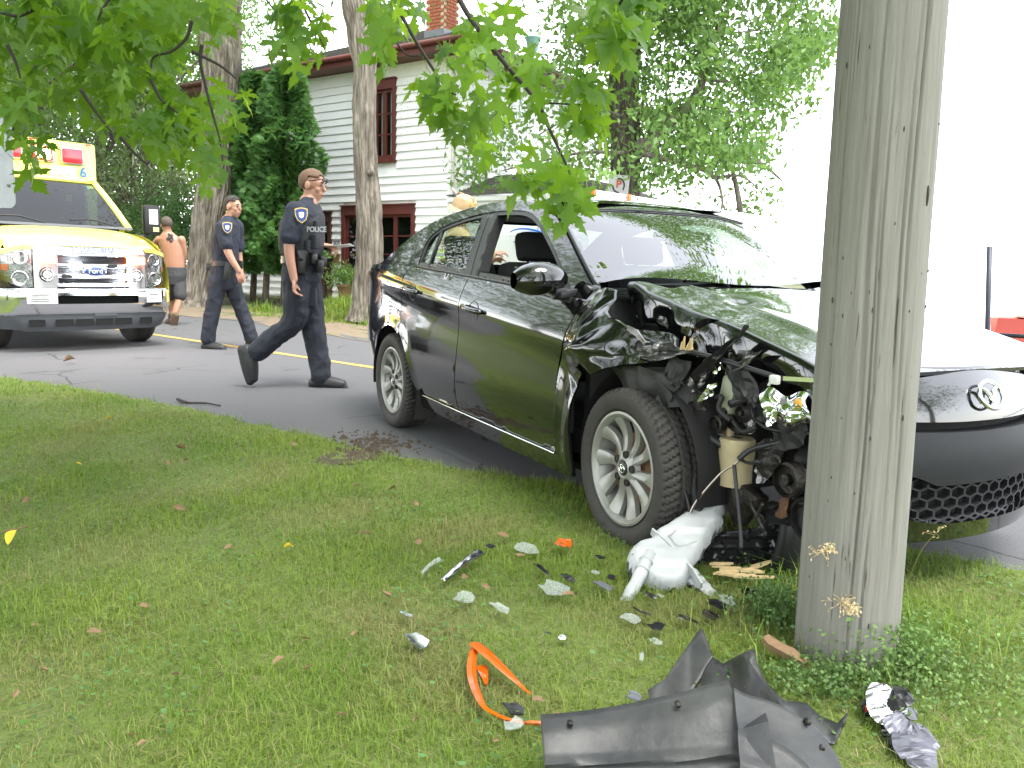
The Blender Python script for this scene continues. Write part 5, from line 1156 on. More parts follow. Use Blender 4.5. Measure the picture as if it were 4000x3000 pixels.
def seedgrass(base_px, tip_px, y0, y1, lab, n=60, seed=1):
    b = on_lawn(*base_px); t = thing('seed_grass', lab, 'grass stalk', b); tip = AT(*tip_px, y1) - b; rg = random.Random(seed)
    C = [Vector(q) for q in crv([(0, 0, 0), tip * .5 + Vector((-.01, 0, .03)), tip * .8 + Vector((0, 0, .025)), tip], 6)]
    mb = MB(); mb.tube(C, .0014, 5); mb.obj('stalk', 'straw_stalk', t); mb = MB()
    for i in range(n):
        f = rg.uniform(.62, 1); k = int(f * (len(C) - 1)); p = C[k]; d = Vector((rg.uniform(-1, 1), rg.uniform(-.4, .4), rg.uniform(-.6, .8))).normalized() * rg.uniform(.01, .04) * (1.15 - f) * 2.0; q = p + d
        mb.tube([p, q], .0004, 3, cap=False); e = Vector((rg.uniform(-1, 1), rg.uniform(-.5, .5), rg.uniform(-1, .3))).normalized() * .010; s_ = e.cross(Vector((0, 1, .2))).normalized() * .0022
        mb.add([q, q + e * .5 + s_, q + e, q + e * .5 - s_], [(0, 1, 2, 3)])
    mb.obj('seed_head', 'straw_seed', t)
pbr('straw_stalk', (.22, .20, .08), .7); pbr('straw_seed', (.52, .40, .22), .8)
seedgrass((1700, 1330), (1850, 1320), 2.1, 1.98, 'drooping straw-coloured grass seed head in front of the pole', 110, 1)
seedgrass((1690, 1300), (1800, 1185), 2.1, 2.0, 'upright straw-coloured grass seed head against the pole', 60, 2)
seedgrass((1950, 1290), (2035, 1140), 2.4, 2.35, 'single tall dry grass stalk right of the pole', 14, 3)
# ================================================================ white clapboard house
pbr('clapboard', (0.86, 0.86, 0.85), 0.65, var=(1.6, .12), bump=(40, .25, .003), var2=(9, .70, .05), col3=(0.36, 0.30, 0.24))
pbr('white_trim', (0.83, 0.83, 0.81), 0.6, var=(3, .15), bump=(40, .2, .003))
pbr('stained_white', (0.68, 0.67, 0.64), 0.5, var=(4, .45), base2=(0.36, 0.28, 0.22))
pbr('red_trim', (0.125, 0.030, 0.024), 0.55, var=(6, .3), bump=(50, .25, .003))
pbr('brown_trim', (0.085, 0.030, 0.024), 0.6, var=(5, .35), bump=(40, .25, .003))
pbr('soffit', (0.15, 0.07, 0.05), 0.7, var=(5, .35))
pbr('shingle', (0.10, 0.092, 0.085), 0.95, var=(18, .45), bump=(90, .6, .006))
pbr('brick', (0.36, 0.11, 0.06), 0.9, var=(12, .35), bump=(70, .5, .004))
pbr('mortar', (0.50, 0.44, 0.30), 0.95, bump=(80, .4, .004))
pbr('flashing', (0.22, 0.23, 0.25), 0.45, metal=.6, var=(5, .3))
pbr('room_dark', (0.025, 0.025, 0.03), .9)
pbr('curtain', (0.48, 0.46, 0.43), .9, bump=(9, .8, .05), stretch=(1, 1, .05))
pbr('brass', (0.35, 0.26, 0.10), 0.35, metal=.8, var=(20, .3))
pbr('black_paint', (0.012, 0.012, 0.013), .4)
glass_mat('window_glass', (.9, .95, .95), refl=.06, dens=.9)
hux = Vector((.8192, -.5736, 0)); huy = Vector((.5736, .8192, 0))
hP = Vector((-4.864, 21.4, 0))
house = thing('house', 'two-storey white clapboard house with dark red windows and brown eaves', 'house', hP, math.atan2(hux.y, hux.x))
Cx, Ly0 = 4.20, -5.2
openings = [(1.64, 2.44, 3.50, 5.43), (.62, 3.06, .72, 2.53), (-.82, .23, 0.0, 2.40)]
fw_ = MB(); fw_.box(((Cx + Ly0) / 2, .12, 2.9), (Cx - Ly0 - .02, .16, 5.75)); fwall = None
# wall core with real openings: build as strips
core = MB()
xs = sorted({Ly0, Cx - .01} | {o_[0] for o_ in openings} | {o_[1] for o_ in openings}); zs = sorted({0.0, 5.75} | {o_[2] for o_ in openings} | {o_[3] for o_ in openings})
for i in range(len(xs) - 1):
    for j in range(len(zs) - 1):
        xm, zm = (xs[i] + xs[i + 1]) / 2, (zs[j] + zs[j + 1]) / 2
        if any(a < xm < b and c < zm < d for a, b, c, d in openings): continue
        core.add([(xs[i], .03, zs[j]), (xs[i + 1], .03, zs[j]), (xs[i + 1], .03, zs[j + 1]), (xs[i], .03, zs[j + 1])], [(0, 1, 2, 3)])
fwall = core.obj('front_wall', 'white_trim', house)
def board_mesh(L):
    m = MB(); m.add([(0, .028, .185), (L, .028, .185), (L, .012, .185), (0, .012, .185), (0, .028, -.012), (L, .028, -.012), (L, -.030, -.012), (0, -.030, -.012)], [(3, 2, 6, 7), (7, 6, 5, 4), (0, 1, 2, 3), (0, 3, 7, 4), (1, 5, 6, 2)]); return m
for k in range(30):
    z0 = .05 + k * .185
    if z0 > 5.42: break
    segs = [(Ly0, Cx - .16)]
    for (a, b, c, d) in openings:
        if z0 + .17 > c and z0 + .015 < d:
            segs = [q for (p0, p1) in segs for q in ((p0, min(p1, a - .004)), (max(p0, b + .004), p1)) if q[1] - q[0] > .05]
    for (a, b) in segs:
        dz = RNG.normal(0, .004); o = board_mesh(b - a).obj('siding_board', 'clapboard', fwall); o.location = (a, RNG.normal(0, .0015), z0 + dz); o.rotation_euler = (0, RNG.normal(0, .0008), 0)
# side wall running back to the right
D = 8.5
swm = MB(); swm.add([(Cx - .02, .02, 0), (Cx - .02, D, 0), (Cx - .02, D, 5.75), (Cx - .02, .02, 5.75)], [(0, 1, 2, 3)]); swall = swm.obj('side_wall', 'white_trim', house)
side_open = []
for k in range(30):
    z0 = .05 + k * .185
    if z0 > 5.42: break
    segs = [(.16, D)]
    for (a, b, c, d) in side_open:
        if z0 + .17 > c and z0 < d: segs = [(.16, a), (b, D)]
    for (a, b) in segs:
        o = board_mesh(b - a).obj('siding_board', 'clapboard', swall); o.location = (Cx, a, z0 + RNG.normal(0, .004)); o.rotation_euler = (0, 0, R(90))
mb = MB(); mb.box((Cx - .075, -.012, 2.8), (.15, .05, 5.6)); mb.box((Cx + .012, .075, 2.8), (.05, .15, 5.6)); mb.obj('corner_board', 'white_trim', house)
mb = MB(); mb.tube(crv([(Cx - .02, -.075, 5.5), (Cx + .03, -.08, 5.3), (Cx + .03, -.08, 4.0), (Cx + .03, -.08, 2.95), (Cx + .06, -.09, 2.80), (Cx + .22, -.12, 2.68)], 6), .042, 10, cap=False); mb.obj('downspout', 'stained_white', house, True)
mb = MB(); mb.box(((Cx + Ly0) / 2, -.008, 5.54), (Cx - Ly0 + .02, .05, .22)); mb.box(((Cx + Ly0) / 2, -.03, 5.66), (Cx - Ly0 + .06, .09, .06)); mb.obj('frieze_board', 'white_trim', house)
def win(x0, x1, z0, z1, ncas, rows, curtain, rows_from=0):
    w_ = bpy.data.objects.new('window', None); COL.objects.link(w_); w_.parent = house; w_.location = (x0, 0, z0); W, Hh = x1 - x0, z1 - z0; cs = .10; hd = .24
    m = MB(); m.box((W / 2, -.02, Hh - hd / 2), (W, .09, hd)); m.box((W / 2, -.035, Hh - .012), (W + .06, .13, .03)); m.box((cs / 2, -.018, (Hh - hd) / 2), (cs, .085, Hh - hd - .002)); m.box((W - cs / 2, -.018, (Hh - hd) / 2), (cs, .085, Hh - hd - .002)); m.box((W / 2, -.03, .05), (W - 2 * cs - .004, .12, .10)); m.obj('window_frame', 'red_trim', w_)
    iw = (W - 2 * cs) / ncas; gz0, gz1 = .10, Hh - hd
    for c in range(ncas):
        xa = cs + c * iw; sb = MB(); st = .055; Y = .035
        sb.box((xa + .003 + st / 2, Y, (gz0 + gz1) / 2), (st, .05, gz1 - gz0 - .004)); sb.box((xa + iw - .003 - st / 2, Y, (gz0 + gz1) / 2), (st, .05, gz1 - gz0 - .004))
        sb.box((xa + iw / 2, Y, gz0 + .045), (iw - 2 * st - .008, .048, .085)); sb.box((xa + iw / 2, Y, gz1 - .035), (iw - 2 * st - .008, .048, .065))
        ph = (gz1 - gz0 - .16) / rows
        for r_ in range(1, rows): sb.box((xa + iw / 2, Y + .004, gz0 + .0875 + ph * r_), (iw - 2 * st - .01, .036, .03))
        sash = sb.obj('sash', 'red_trim', w_)
        for r_ in range(rows):
            pm = MB(); xa0, xa1 = xa + st, xa + iw - st; za, zb_ = gz0 + .0875 + ph * r_ + .012, gz0 + .0875 + ph * (r_ + 1) - .012
            pm.add([(xa0, Y + .01, za), (xa1, Y + .01, za), (xa1, Y + .011, zb_), (xa0, Y + .011, zb_)], [(0, 1, 2, 3)]); pm.obj('pane', 'window_glass', sash)
        if curtain:
            cm = MB(); cm.grid(lambda a, b: (xa + st + (iw - 2 * st) * a, .16 + .03 * math.sin(a * 17), gz0 + (gz1 - gz0) * b), 20, 2); cm.obj('curtain', 'curtain', w_, True)
    rm = MB(); rm.box((W / 2, .55, Hh / 2), (W + .6, .9, Hh + .3)); 
    rm.f = [f for f in rm.f if f != (0, 4, 5, 1)]
    rm.obj('room', 'room_dark', w_)
win(*openings[0], 2, 3, True); win(*openings[1], 4, 3, False)
# door
dr = bpy.data.objects.new('door', None); COL.objects.link(dr); dr.parent = house
mb = MB(); mb.box((-.30, -.02, 2.26), (1.06, .09, .24)); mb.box((-.30, -.04, 2.385), (1.16, .14, .03)); mb.box((.17, -.018, 1.08), (.11, .085, 2.12)); mb.box((-.77, -.018, 1.08), (.11, .085, 2.12)); mb.obj('door_frame', 'brown_trim', dr)
mb = MB(); mb.box((-.30, .06, .55), (.82, .05, 1.08)); mb.box((-.66, .06, 1.59), (.10, .05, 1.0)); mb.box((.06, .06, 1.59), (.10, .05, 1.0)); mb.box((-.30, .06, 2.08), (.62, .05, .06)); mb.box((-.30, .03, .55), (.5, .03, .6)); mb.obj('door_leaf', 'brown_trim', dr)
mb = MB(); mb.add([(-.61, .07, 1.1), (.01, .07, 1.1), (.01, .07, 2.05), (-.61, .07, 2.05)], [(0, 1, 2, 3)]); mb.obj('door_pane', 'window_glass', dr)
mb = MB(); mb.box((-.3, .5, 1.1), (1.2, .8, 2.4)); mb.f = [f for f in mb.f if f != (0, 4, 5, 1)]; mb.obj('hallway', 'room_dark', dr)
o = mesh_text('house_number', '305', .17, 'black_paint', house, .003); frame(o, (.42, -.036, 1.60), (1, 0, 0), (0, 0, 1))
mb = MB(); mb.prism([(0, 0), (.20, 0), (.20, .19), (.0, .25)], (.36, 0, 0), (.16, -.02, 1.10), (0, -1, 0), (0, 0, 1)); mbx = mb.obj('mailbox', 'brass', house); mb = MB(); mb.box((.34, -.225, 1.19), (.30, .006, .13)); mb.obj('mailbox_front', 'black_paint', mbx)
# roof: eaves, soffit, shingled hip
ov = .56; ex0, ex1, ey0, ey1 = Ly0 - ov, Cx + ov, -ov, D + ov; ze = 5.86
mb = MB(); mb.add([(ex0, ey0, 5.70), (ex1, ey0, 5.70), (ex1, ey1, 5.70), (ex0, ey1, 5.70)], [(0, 1, 2, 3)]); mb.obj('soffit', 'soffit', house)
mb = MB(); mb.box(((ex0 + ex1) / 2, ey0 - .015, 5.80), (ex1 - ex0 + .06, .03, .22)); mb.box((ex1 + .015, (ey0 + ey1) / 2, 5.80), (.03, ey1 - ey0, .22)); mb.obj('fascia', 'red_trim', house)
mb = MB()
gut = [(ex0, ey0 - .09), (ex1 + .09, ey0 - .09), (ex1 + .09, ey1)]
for a, b in zip(gut[:-1], gut[1:]): mb.tube([(a[0], a[1], 5.87), (b[0], b[1], 5.87)], .06, 8)
mb.obj('gutter', 'red_trim', house, True)
sl_ = .40; ym = (ey0 + ey1) / 2; zt = 5.93 + (ym - ey0) * sl_
def course(n=20):
    m = MB()
    for k in range(n):
        f0, f1 = k / n, (k + 1) / n; d = (ym - ey0)
        for (ax, ay, bx, by, nx_, ny_) in ((ex0, ey0, ex1, ey0, 0, 1), (ex1, ey0, ex1, ey1, -1, 0)):
            def pt_(x, y, f, top): 
                # hip: inset both ends
                return None
        a = d * f0 - .05; b = d * f1; z0 = 5.945 + max(a, 0) * sl_ + .025; z1 = 5.945 + b * sl_
        q = [(ex0 + a, ey0 + a, z0), (ex1 - a, ey0 + a, z0), (ex1 - b, ey0 + b, z1), (ex0 + b, ey0 + b, z1)]; m.add(q, [(0, 1, 2, 3)]); m.add([q[0], q[1], (q[1][0], q[1][1], z0 - .025), (q[0][0], q[0][1], z0 - .025)], [(0, 3, 2, 1)])
        q = [(ex1 - a, ey0 + a, z0), (ex1 - a, ey1 - a, z0), (ex1 - b, ey1 - b, z1), (ex1 - b, ey0 + b, z1)]; m.add(q, [(0, 1, 2, 3)]); m.add([q[0], q[1], (q[1][0], q[1][1], z0 - .025), (q[0][0], q[0][1], z0 - .025)], [(0, 3, 2, 1)])
        q = [(ex0 + a, ey1 - a, z0), (ex0 + a, ey0 + a, z0), (ex0 + b, ey0 + b, z1), (ex0 + b, ey1 - b, z1)]; m.add(q, [(0, 1, 2, 3)])
    return m
roof = course(26).obj('roof', 'shingle', house)
# chimney
def hray(u, v):
    Mi = Matrix.Rotation(-house.rotation_euler.z, 4, 'Z') @ Matrix.Translation(-hP); return Mi @ Vector((0, 0, CAMH)), Mi.to_3x3() @ ray(u, v)
o_, d_ = hray(950, 78); t_ = ((5.945 - o_.z) + (o_.y - ey0) * sl_) / (d_.z - d_.y * sl_); cp = o_ + d_ * t_
CW = .52; cx0, cy0 = cp.x - .15, cp.y; chz = cp.z
ch = MB(); ch.box((cx0, cy0 + CW / 2, chz + 1.1), (CW - .02, CW - .02, 2.6)); cho = ch.obj('chimney', 'mortar', house)
bm_ = MB(); bm_.box((0, 0, 0), (.20, .022, .062), bev=.004); bme = None
for k in range(30):
    z = chz + .18 + k * .075
    for face in range(4):
        off = .105 if k % 2 else 0.0
        for j in range(-1, 3):
            c_ = -CW / 2 + .105 + j * .212 + off
            if c_ - .1 < -CW / 2 - .012 or c_ + .1 > CW / 2 + .012: continue
            if bme is None: b0 = bm_.obj('brick', 'brick', cho); bme = b0.data
            else: b0 = bpy.data.objects.new('brick', bme); COL.objects.link(b0); b0.parent = cho
            p = {0: (cx0 + c_, cy0 - .002, z), 1: (cx0 + CW / 2 + .002 - 0, cy0 + CW / 2 + c_, z), 2: (cx0 + c_, cy0 + CW + .002, z), 3: (cx0 - CW / 2 - .002, cy0 + CW / 2 + c_, z)}[face]
            b0.location = p; b0.rotation_euler = (0, 0, R(90 * face))
mb = MB(); mb.box((cx0, cy0 + CW / 2, chz + .02), (CW + .06, CW + .06, .26)); mb.obj('chimney_flashing', 'flashing', cho)
# porch on the right-hand side
px0, px1, py0, py1 = Cx - .12, Cx + 3.4, -.10, 5.2; pz = 2.60
mb = MB(); n = 12; ih, iw_ = 2.1, 1.5
for k in range(n):
    f0, f1 = k / n, (k + 1) / n; a, b = 1.75 * f0 - .03, 1.75 * f1; z0, z1 = pz + .06 + max(a, 0) * .36 + .018, pz + .06 + b * .36
    q = [(px0, py0 + a, z0), (px1 - a, py0 + a, z0), (px1 - b, py0 + b, z1), (px0, py0 + b, z1)]; mb.add(q, [(0, 1, 2, 3)]); mb.add([q[0], q[1], (q[1][0], q[1][1], z0 - .02), (q[0][0], q[0][1], z0 - .02)], [(0, 3, 2, 1)])
    q = [(px1 - a, py0 + a, z0), (px1 - a, py1, z0), (px1 - b, py1, z1), (px1 - b, py0 + b, z1)]; mb.add(q, [(0, 1, 2, 3)]); mb.add([q[0], q[1], (q[1][0], q[1][1], z0 - .02), (q[0][0], q[0][1], z0 - .02)], [(0, 3, 2, 1)])
pr_ = mb.obj('porch_roof', 'shingle', house)
mb = MB(); mb.box(((px0 + px1) / 2, py0 + .03, pz - .02), (px1 - px0, .08, .10)); mb.box(((px0 + px1) / 2, py0 + .10, pz - .12), (px1 - px0 - .2, .10, .14)); mb.box((px1 - .04, (py0 + py1) / 2, pz - .02), (.08, py1 - py0 - .1, .10)); mb.obj('porch_cornice', 'white_trim', pr_)
mb = MB(); mb.box(((px0 + px1) / 2 + .1, py0 + .9, pz / 2 - .05), (px1 - px0 - .6, 1.4, pz - .2)); mb.obj('porch_wall', 'clapboard', house)

# ---- street lamp behind the roof
lp_ = AT(1150, 130, 33); st = thing('street_lamp', 'pale green lantern street lamp rising behind the house roof', 'street lamp', (lp_.x, lp_.y, .1))
mb = MB(); mb.tube([(0, 0, 0), (0, 0, lp_.z + .2)], [.09, .06], 12); mb.obj('post', pbr('lamp_green', (.16, .30, .25), .5), st, True)
mb = MB(); mb.lathe([(.06, -.1), (.20, .05), (.28, .45), (.34, .50), (.10, .78), (.03, .95)], 12, 'z', (0, 0, lp_.z + .2)); mb.obj('lantern', 'lamp_green', st, True, 40)
# ================================================================ trees
leaf_mat('foliage_mid', (.045, .105, .022), (.105, .19, .045), (.18, .33, .04), tw=.42, scale=.9)
leaf_mat('foliage_light', (.07, .145, .038), (.145, .25, .07), (.26, .42, .07), tw=.45, scale=.9)
leaf_mat('foliage_dark', (.03, .075, .022), (.07, .135, .04), (.12, .24, .04), tw=.35, scale=1.3)
leaf_mat('cedar_green', (.04, .11, .034), (.10, .21, .06), (.17, .34, .06), tw=.35, scale=2.2)
leaf_mat('conifer_green', (.06, .10, .04), (.12, .17, .07), (.18, .25, .07), tw=.3, scale=1.2)
leaf_mat('maple_leaf', (.034, .092, .012), (.095, .20, .022), (.36, .58, .03), tw=.52, scale=2.0, rough=.35)
def simple_tree(name, lab, base, height, crad, cz, ncl, per, lsize, mat, seed, trunk_r=.25, group=None, shape='round', bark='bark_dark', cl_r=.55):
    rng = np.random.default_rng(seed); t = thing(name, lab, 'tree', base, 0, group)
    top = Vector((rng.uniform(-.3, .3), rng.uniform(-.3, .3), height * .85)); mb = MB(); mb.tube(crv([(0, 0, -.1), (top.x * .3, top.y * .3, height * .3), (top.x, top.y, top.z)], 6), [trunk_r * (1 - .85 * i / 12) for i in range(13)], 10)
    C = []
    for i in range(ncl):
        v = rng.normal(0, 1, 3); v /= np.linalg.norm(v); r = rng.uniform(.35, 1) ** .6
        if shape == 'cone':
            f = rng.uniform(0, 1); a = rng.uniform(0, 2 * PI); rr_ = crad * (1 - f) * rng.uniform(.3, 1) ** .5 + .1; c = np.array([math.cos(a) * rr_, math.sin(a) * rr_, cz + f * (height - cz)])
        else: c = np.array([v[0] * crad * r, v[1] * crad * r, cz + v[2] * (height - cz) * r])
        C.append(c)
        if i % 4 == 0: mb.tube([(top.x * .5, top.y * .5, min(c[2] * .7, height * .7)), tuple(c * .6 + np.array([0, 0, c[2] * .35])), tuple(c)], [.05 * trunk_r / .25, .03, .008], 5, cap=False)
    mb.obj('trunk', bark, t, True)
    P = np.concatenate([c + rng.normal(0, 1, (per, 3)) * cl_r * np.array([1, 1, .6]) for c in C]); P = P[P[:, 2] > .15]
    V, F = leafcloud(P, rng.uniform(.6, 1.2, len(P)) * lsize, rng); o = fastmesh('crown', V, F, mat, t); o['kind'] = 'stuff'
    return t
# ---- big bark trunk at the left of the house
def tree_base(u, v, y): p = AT(u, v, y); return Vector((p.x, p.y, float(gz(p.x, p.y))))
def trunk_from_px(parent, pxs, y, rads, name='trunk', mat='bark', **k):
    pts = [AT(u, v, y) - Vector(parent.location) for u, v in pxs]; V, F = bark_tube([tuple(p) for p in pts], rads, **k); return fastmesh(name, V, F, mat, parent, smooth=True, nper=4)
b1 = tree_base(436, 652, 19.3)
t1 = thing('old_tree', 'thick furrowed tree trunk standing left of the cedars', 'tree', b1)
trunk_from_px(t1, [(434, 664), (441, 600), (452, 500), (464, 400), (472, 300), (476, 200), (478, 110), (482, 40), (496, -120), (505, -260)], 19.3, [.45, .40, .39, .40, .40, .42, .46, .36, .30, .24], seg=.03, nu=230, ridge=.034, freq=4.2, flare=.16, seed=1.7)
trunk_from_px(t1, [(468, 130), (450, 80), (432, 40), (405, -10), (370, -80)], 19.2, [.26, .24, .22, .18, .14], 'fork', seg=.05, nu=50, ridge=.02, freq=8, seed=4)
rng = np.random.default_rng(51); P = []
for i in range(150):
    c = AT(rng.uniform(250, 640), rng.uniform(-330, 30), 19.3 + rng.normal(0, 2.0)) - b1; P.append(np.array(c) + rng.normal(0, .5, (70, 3)))
for (u, v) in [(395, 40), (420, 90), (405, 130), (520, 30), (415, 60), (430, 25)]:
    c = AT(u, v, 19.5) - b1; P.append(np.array(c) + rng.normal(0, .28, (60, 3)))
P = np.concatenate(P); V, F = leafcloud(P, rng.uniform(.07, .13, len(P)), rng); fastmesh('crown', V, F, 'foliage_light', t1)['kind'] = 'stuff'
# ---- slender trunk in front of the house
b2 = tree_base(792, 686, 15.2)
t2 = thing('street_tree', 'slim grey-barked tree trunk growing in front of the house window', 'tree', b2)
trunk_from_px(t2, [(792, 694), (795, 640), (799, 560), (797, 470), (791, 380), (787, 300), (787, 220), (789, 150), (780, 90), (766, 20), (742, -90), (725, -200)], 15.2, [.29, .265, .25, .232, .215, .205, .20, .195, .205, .205, .18, .15], seg=.025, nu=150, ridge=.016, freq=7, flare=.10, seed=2.2)
trunk_from_px(t2, [(790, 160), (800, 110), (806, 80), (806, 20), (826, -120)], 15.2, [.17, .15, .12, .10, .07], 'fork', seg=.05, nu=40, ridge=.008, freq=13, seed=7)
for (u, v) in ((813, 375), (800, 555), (815, 610)):
    mb = MB(); p = AT(u - 12, v - 2, 15.2 - .19) - b2; mb.ell(p, (.07, .05, .06), 10, 8); mb.obj('knot', 'bark', t2, True)
rng = np.random.default_rng(52); P = []
for i in range(60):
    c = AT(rng.uniform(560, 920), rng.uniform(-420, -110), 15.2 + rng.normal(0, 2.0)) - b2; P.append(np.array(c) + rng.normal(0, .45, (60, 3)))
P = np.concatenate(P); V, F = leafcloud(P, rng.uniform(.07, .12, len(P)), rng); fastmesh('crown', V, F, 'foliage_mid', t2)['kind'] = 'stuff'
# ---- tree on the right behind the van
YT = 17.0; b3 = tree_base(1352, 560, YT)
t3 = thing('leafy_tree', 'leafy broad tree with a bent limb and dark furrowed trunk behind the car', 'tree', b3)
trunk_from_px(t3, [(1354, 640), (1354, 560), (1352, 420), (1351, 330), (1346, 260), (1347, 170), (1356, 80), (1360, 10), (1362, -100), (1370, -220)], YT, [.32, .30, .29, .30, .31, .29, .25, .22, .18, .12], mat='bark_dark', seg=.03, nu=160, ridge=.026, freq=5, seed=5.5)
limb = [(1372, 318), (1400, 318), (1418, 295), (1448, 262), (1478, 240), (1505, 205), (1520, 165), (1528, 120), (1545, 75), (1565, 30)]
trunk_from_px(t3, limb, YT - .3, [.20, .20, .13, .115, .11, .095, .085, .075, .06, .03], 'limb', 'bark', seg=.05, nu=36, ridge=.006, freq=10, seed=9)
low = [[(1385, 330), (1440, 345), (1500, 360), (1545, 385), (1560, 430), (1555, 470)], [(1600, 460), (1590, 400), (1575, 345), (1560, 310), (1540, 280)], [(1560, 335), (1620, 345), (1660, 365), (1690, 392)], [(1545, 385), (1600, 380), (1640, 410)], [(1345, 250), (1290, 240), (1220, 260), (1150, 300)], [(1345, 170), (1280, 120), (1220, 100)], [(1360, 60), (1440, 40), (1560, 70), (1680, 60)], [(1520, 170), (1600, 180), (1680, 175)], [(1500, 210), (1560, 240), (1620, 240)], [(1348, 330), (1260, 330), (1160, 350), (1080, 370)]]
for i, q in enumerate(low):
    mb = MB(); pts = crv([AT(u, v, YT - .5 + .25 * (i % 3)) - b3 for u, v in q], 5); mb.tube(pts, [(.065 if i < 3 else .04) * (1 - .75 * k / (len(pts) - 1)) for k in range(len(pts))], 7, cap=False); mb.obj('branch', 'bark', t3, True)
rng = np.random.default_rng(53); P = []
crown_px = [(1010, 330), (1040, 190), (1130, 130), (1180, 50), (1240, -60), (1790, -60), (1800, 50), (1780, 110), (1745, 135), (1690, 190), (1690, 250), (1660, 300), (1705, 350), (1650, 395), (1600, 360), (1540, 350), (1480, 380), (1400, 400), (1320, 380), (1240, 370), (1120, 385), (1020, 380)]
cnt = 0
while cnt < 420:
    u, v = rng.uniform(1000, 1810), rng.uniform(-60, 410)
    if not inpoly(u, v, crown_px): continue
    g_ = mnoise.noise(Vector((u * .011, v * .013, 4.4)))
    if g_ < -.04 or (u < 1290 and rng.uniform() < .72): continue
    if abs(u - 1352) < 48 and v > 40 and rng.uniform() < .85: continue
    c = AT(u, v, YT + rng.normal(0, 1.3)) - b3; m_ = int(rng.uniform(30, 64)); P.append(np.array(c) + rng.normal(0, 1, (m_, 3)) * np.array([.30, .4, .19])); cnt += 1
for (u, v) in [(1560, 440), (1620, 445), (1650, 430), (1590, 455), (1640, 455), (1670, 415), (1460, 395), (1500, 400), (1790, 90), (1795, 70), (1770, 60), (1745, 210), (1750, 225), (1700, 20), (1740, 40), (1010, 370), (1040, 395), (1090, 390), (1000, 385), (1140, 400), (1400, 395), (1420, 385)]:
    P.append(np.array(AT(u, v, YT) - b3) + rng.normal(0, .16, (26, 3)))
for i in range(760):
    u, v = rng.uniform(1080, 2020), rng.uniform(-900, -50)
    if v > -120 and u > 1800: continue
    if mnoise.noise(Vector((u * .008, v * .008, 2.2))) < -.2: continue
    P.append(np.array(AT(u, v, YT + rng.normal(0, 1.6)) - b3) + rng.normal(0, 1, (52, 3)) * np.array([.42, .5, .3]))
P = np.concatenate(P); V, F = leafcloud(P, rng.uniform(.10, .19, len(P)), rng, asp=.5); fastmesh('crown', V, F, 'foliage_light', t3)['kind'] = 'stuff'
# real-estate style sign nailed to the trunk
sg_ = thing('tree_sign', 'small grey square sign with a red and black emblem on the right tree', 'sign', AT(1336, 403, YT - .55)); pbr('sign_grey', (.42, .42, .42), .5); pbr('sign_red', (.45, .07, .05), .5)
mb = MB(); mb.box((0, 0, 0), (.40, .02, .44)); mb.obj('board', 'sign_grey', sg_)
mb = MB(); mb.tube([(.11 * math.cos(a), -.015, .02 + .13 * math.sin(a)) for a in np.linspace(-.6, 2.0, 14)], .014, 6); mb.tube([(.11 * math.cos(a), -.015, .02 + .13 * math.sin(a)) for a in np.linspace(3.2, 4.9, 12)], .014, 6); mb.obj('ring', 'black_paint', sg_)
o = mesh_text('letter', 'P', .20, 'sign_red', sg_, .003, bold=.006); frame(o, (0, -.014, .04), (1, 0, 0), (0, 0, 1))
mb = MB(); mb.tube(crv([(-.10, -.014, -.16), (-.03, -.014, -.15), (.03, -.014, -.17), (.10, -.014, -.15)], 4), .008, 5); mb.obj('scribble', 'black_paint', sg_)
sg_.rotation_euler = (0, R(4), R(-8))
# ---- cedars against the house
def cedar(base, h, r, n, seed, lab, lean=0.0):
    rng = np.random.default_rng(seed); t = thing('cedar', lab, 'tree', base, 0, 'cedars at the house front')
    mb = MB(); mb.tube(crv([(0, 0, -.1), (.08, 0, h * .3), (lean, 0, h * .8)], 5), [.09 * (1 - .06 * i) for i in range(11)], 8); mb.obj('trunk', 'bark_dark', t, True)
    f = rng.uniform(0, 1, n) ** .85; z = .75 + f * (h - .75); a = rng.uniform(0, 2 * PI, n); lump = np.array([mnoise.noise(Vector((math.cos(q) * 1.9 + seed, math.sin(q) * 1.9, w_ * 1.5))) for q, w_ in zip(a, z)])
    prof = r * (np.clip(1 - f, 0, 1) ** .40) * (.78 + 1.25 * lump) * np.clip((z - .5) * 1.4, .25, 1); rad = prof * rng.uniform(.35, 1.05, n) ** .45
    C = np.c_[np.cos(a) * rad + lean * z / h, np.sin(a) * rad, z]
    # feathery sprays: flat fans of needles pointing outwards and slightly down/up
    out = np.c_[np.cos(a), np.sin(a), rng.normal(-.15, .35, n)]; out /= np.linalg.norm(out, axis=1)[:, None]; s = np.cross(out, rng.normal(0, 1, (n, 3))); s /= np.linalg.norm(s, axis=1)[:, None]
    Vs, Fs = [], []; L = rng.uniform(.09, .20, n)[:, None]; k0 = 0
    fans = [(-.9, .55, .10), (-.5, .85, .09), (0, 1.0, .09), (.5, .85, .09), (.9, .55, .10)]
    for (sx, ln, w_) in fans:
        d = out * ln + s * sx * .55; pw = np.cross(d, np.cross(out, s)); pw /= np.linalg.norm(pw, axis=1)[:, None] + 1e-9
        V = np.stack([C, C + d * L * .5 + pw * L * w_, C + d * L, C + d * L * .5 - pw * L * w_], 1).reshape(-1, 3); b = (np.arange(n) * 4)[:, None] + k0
        Vs.append(V); Fs.append(np.concatenate([b + [0, 1, 2], b + [0, 2, 3]], 0)); k0 += n * 4
    o = fastmesh('crown', np.concatenate(Vs), np.concatenate(Fs), 'cedar_green', t); o['kind'] = 'stuff'; return t
c1 = tree_base(572, 668, 19.4); c2 = tree_base(612, 665, 18.8)
cedar(c1, 5.2, .92, 12000, 61, 'tall feathery green cedar nearest the thick tree trunk', -.1)
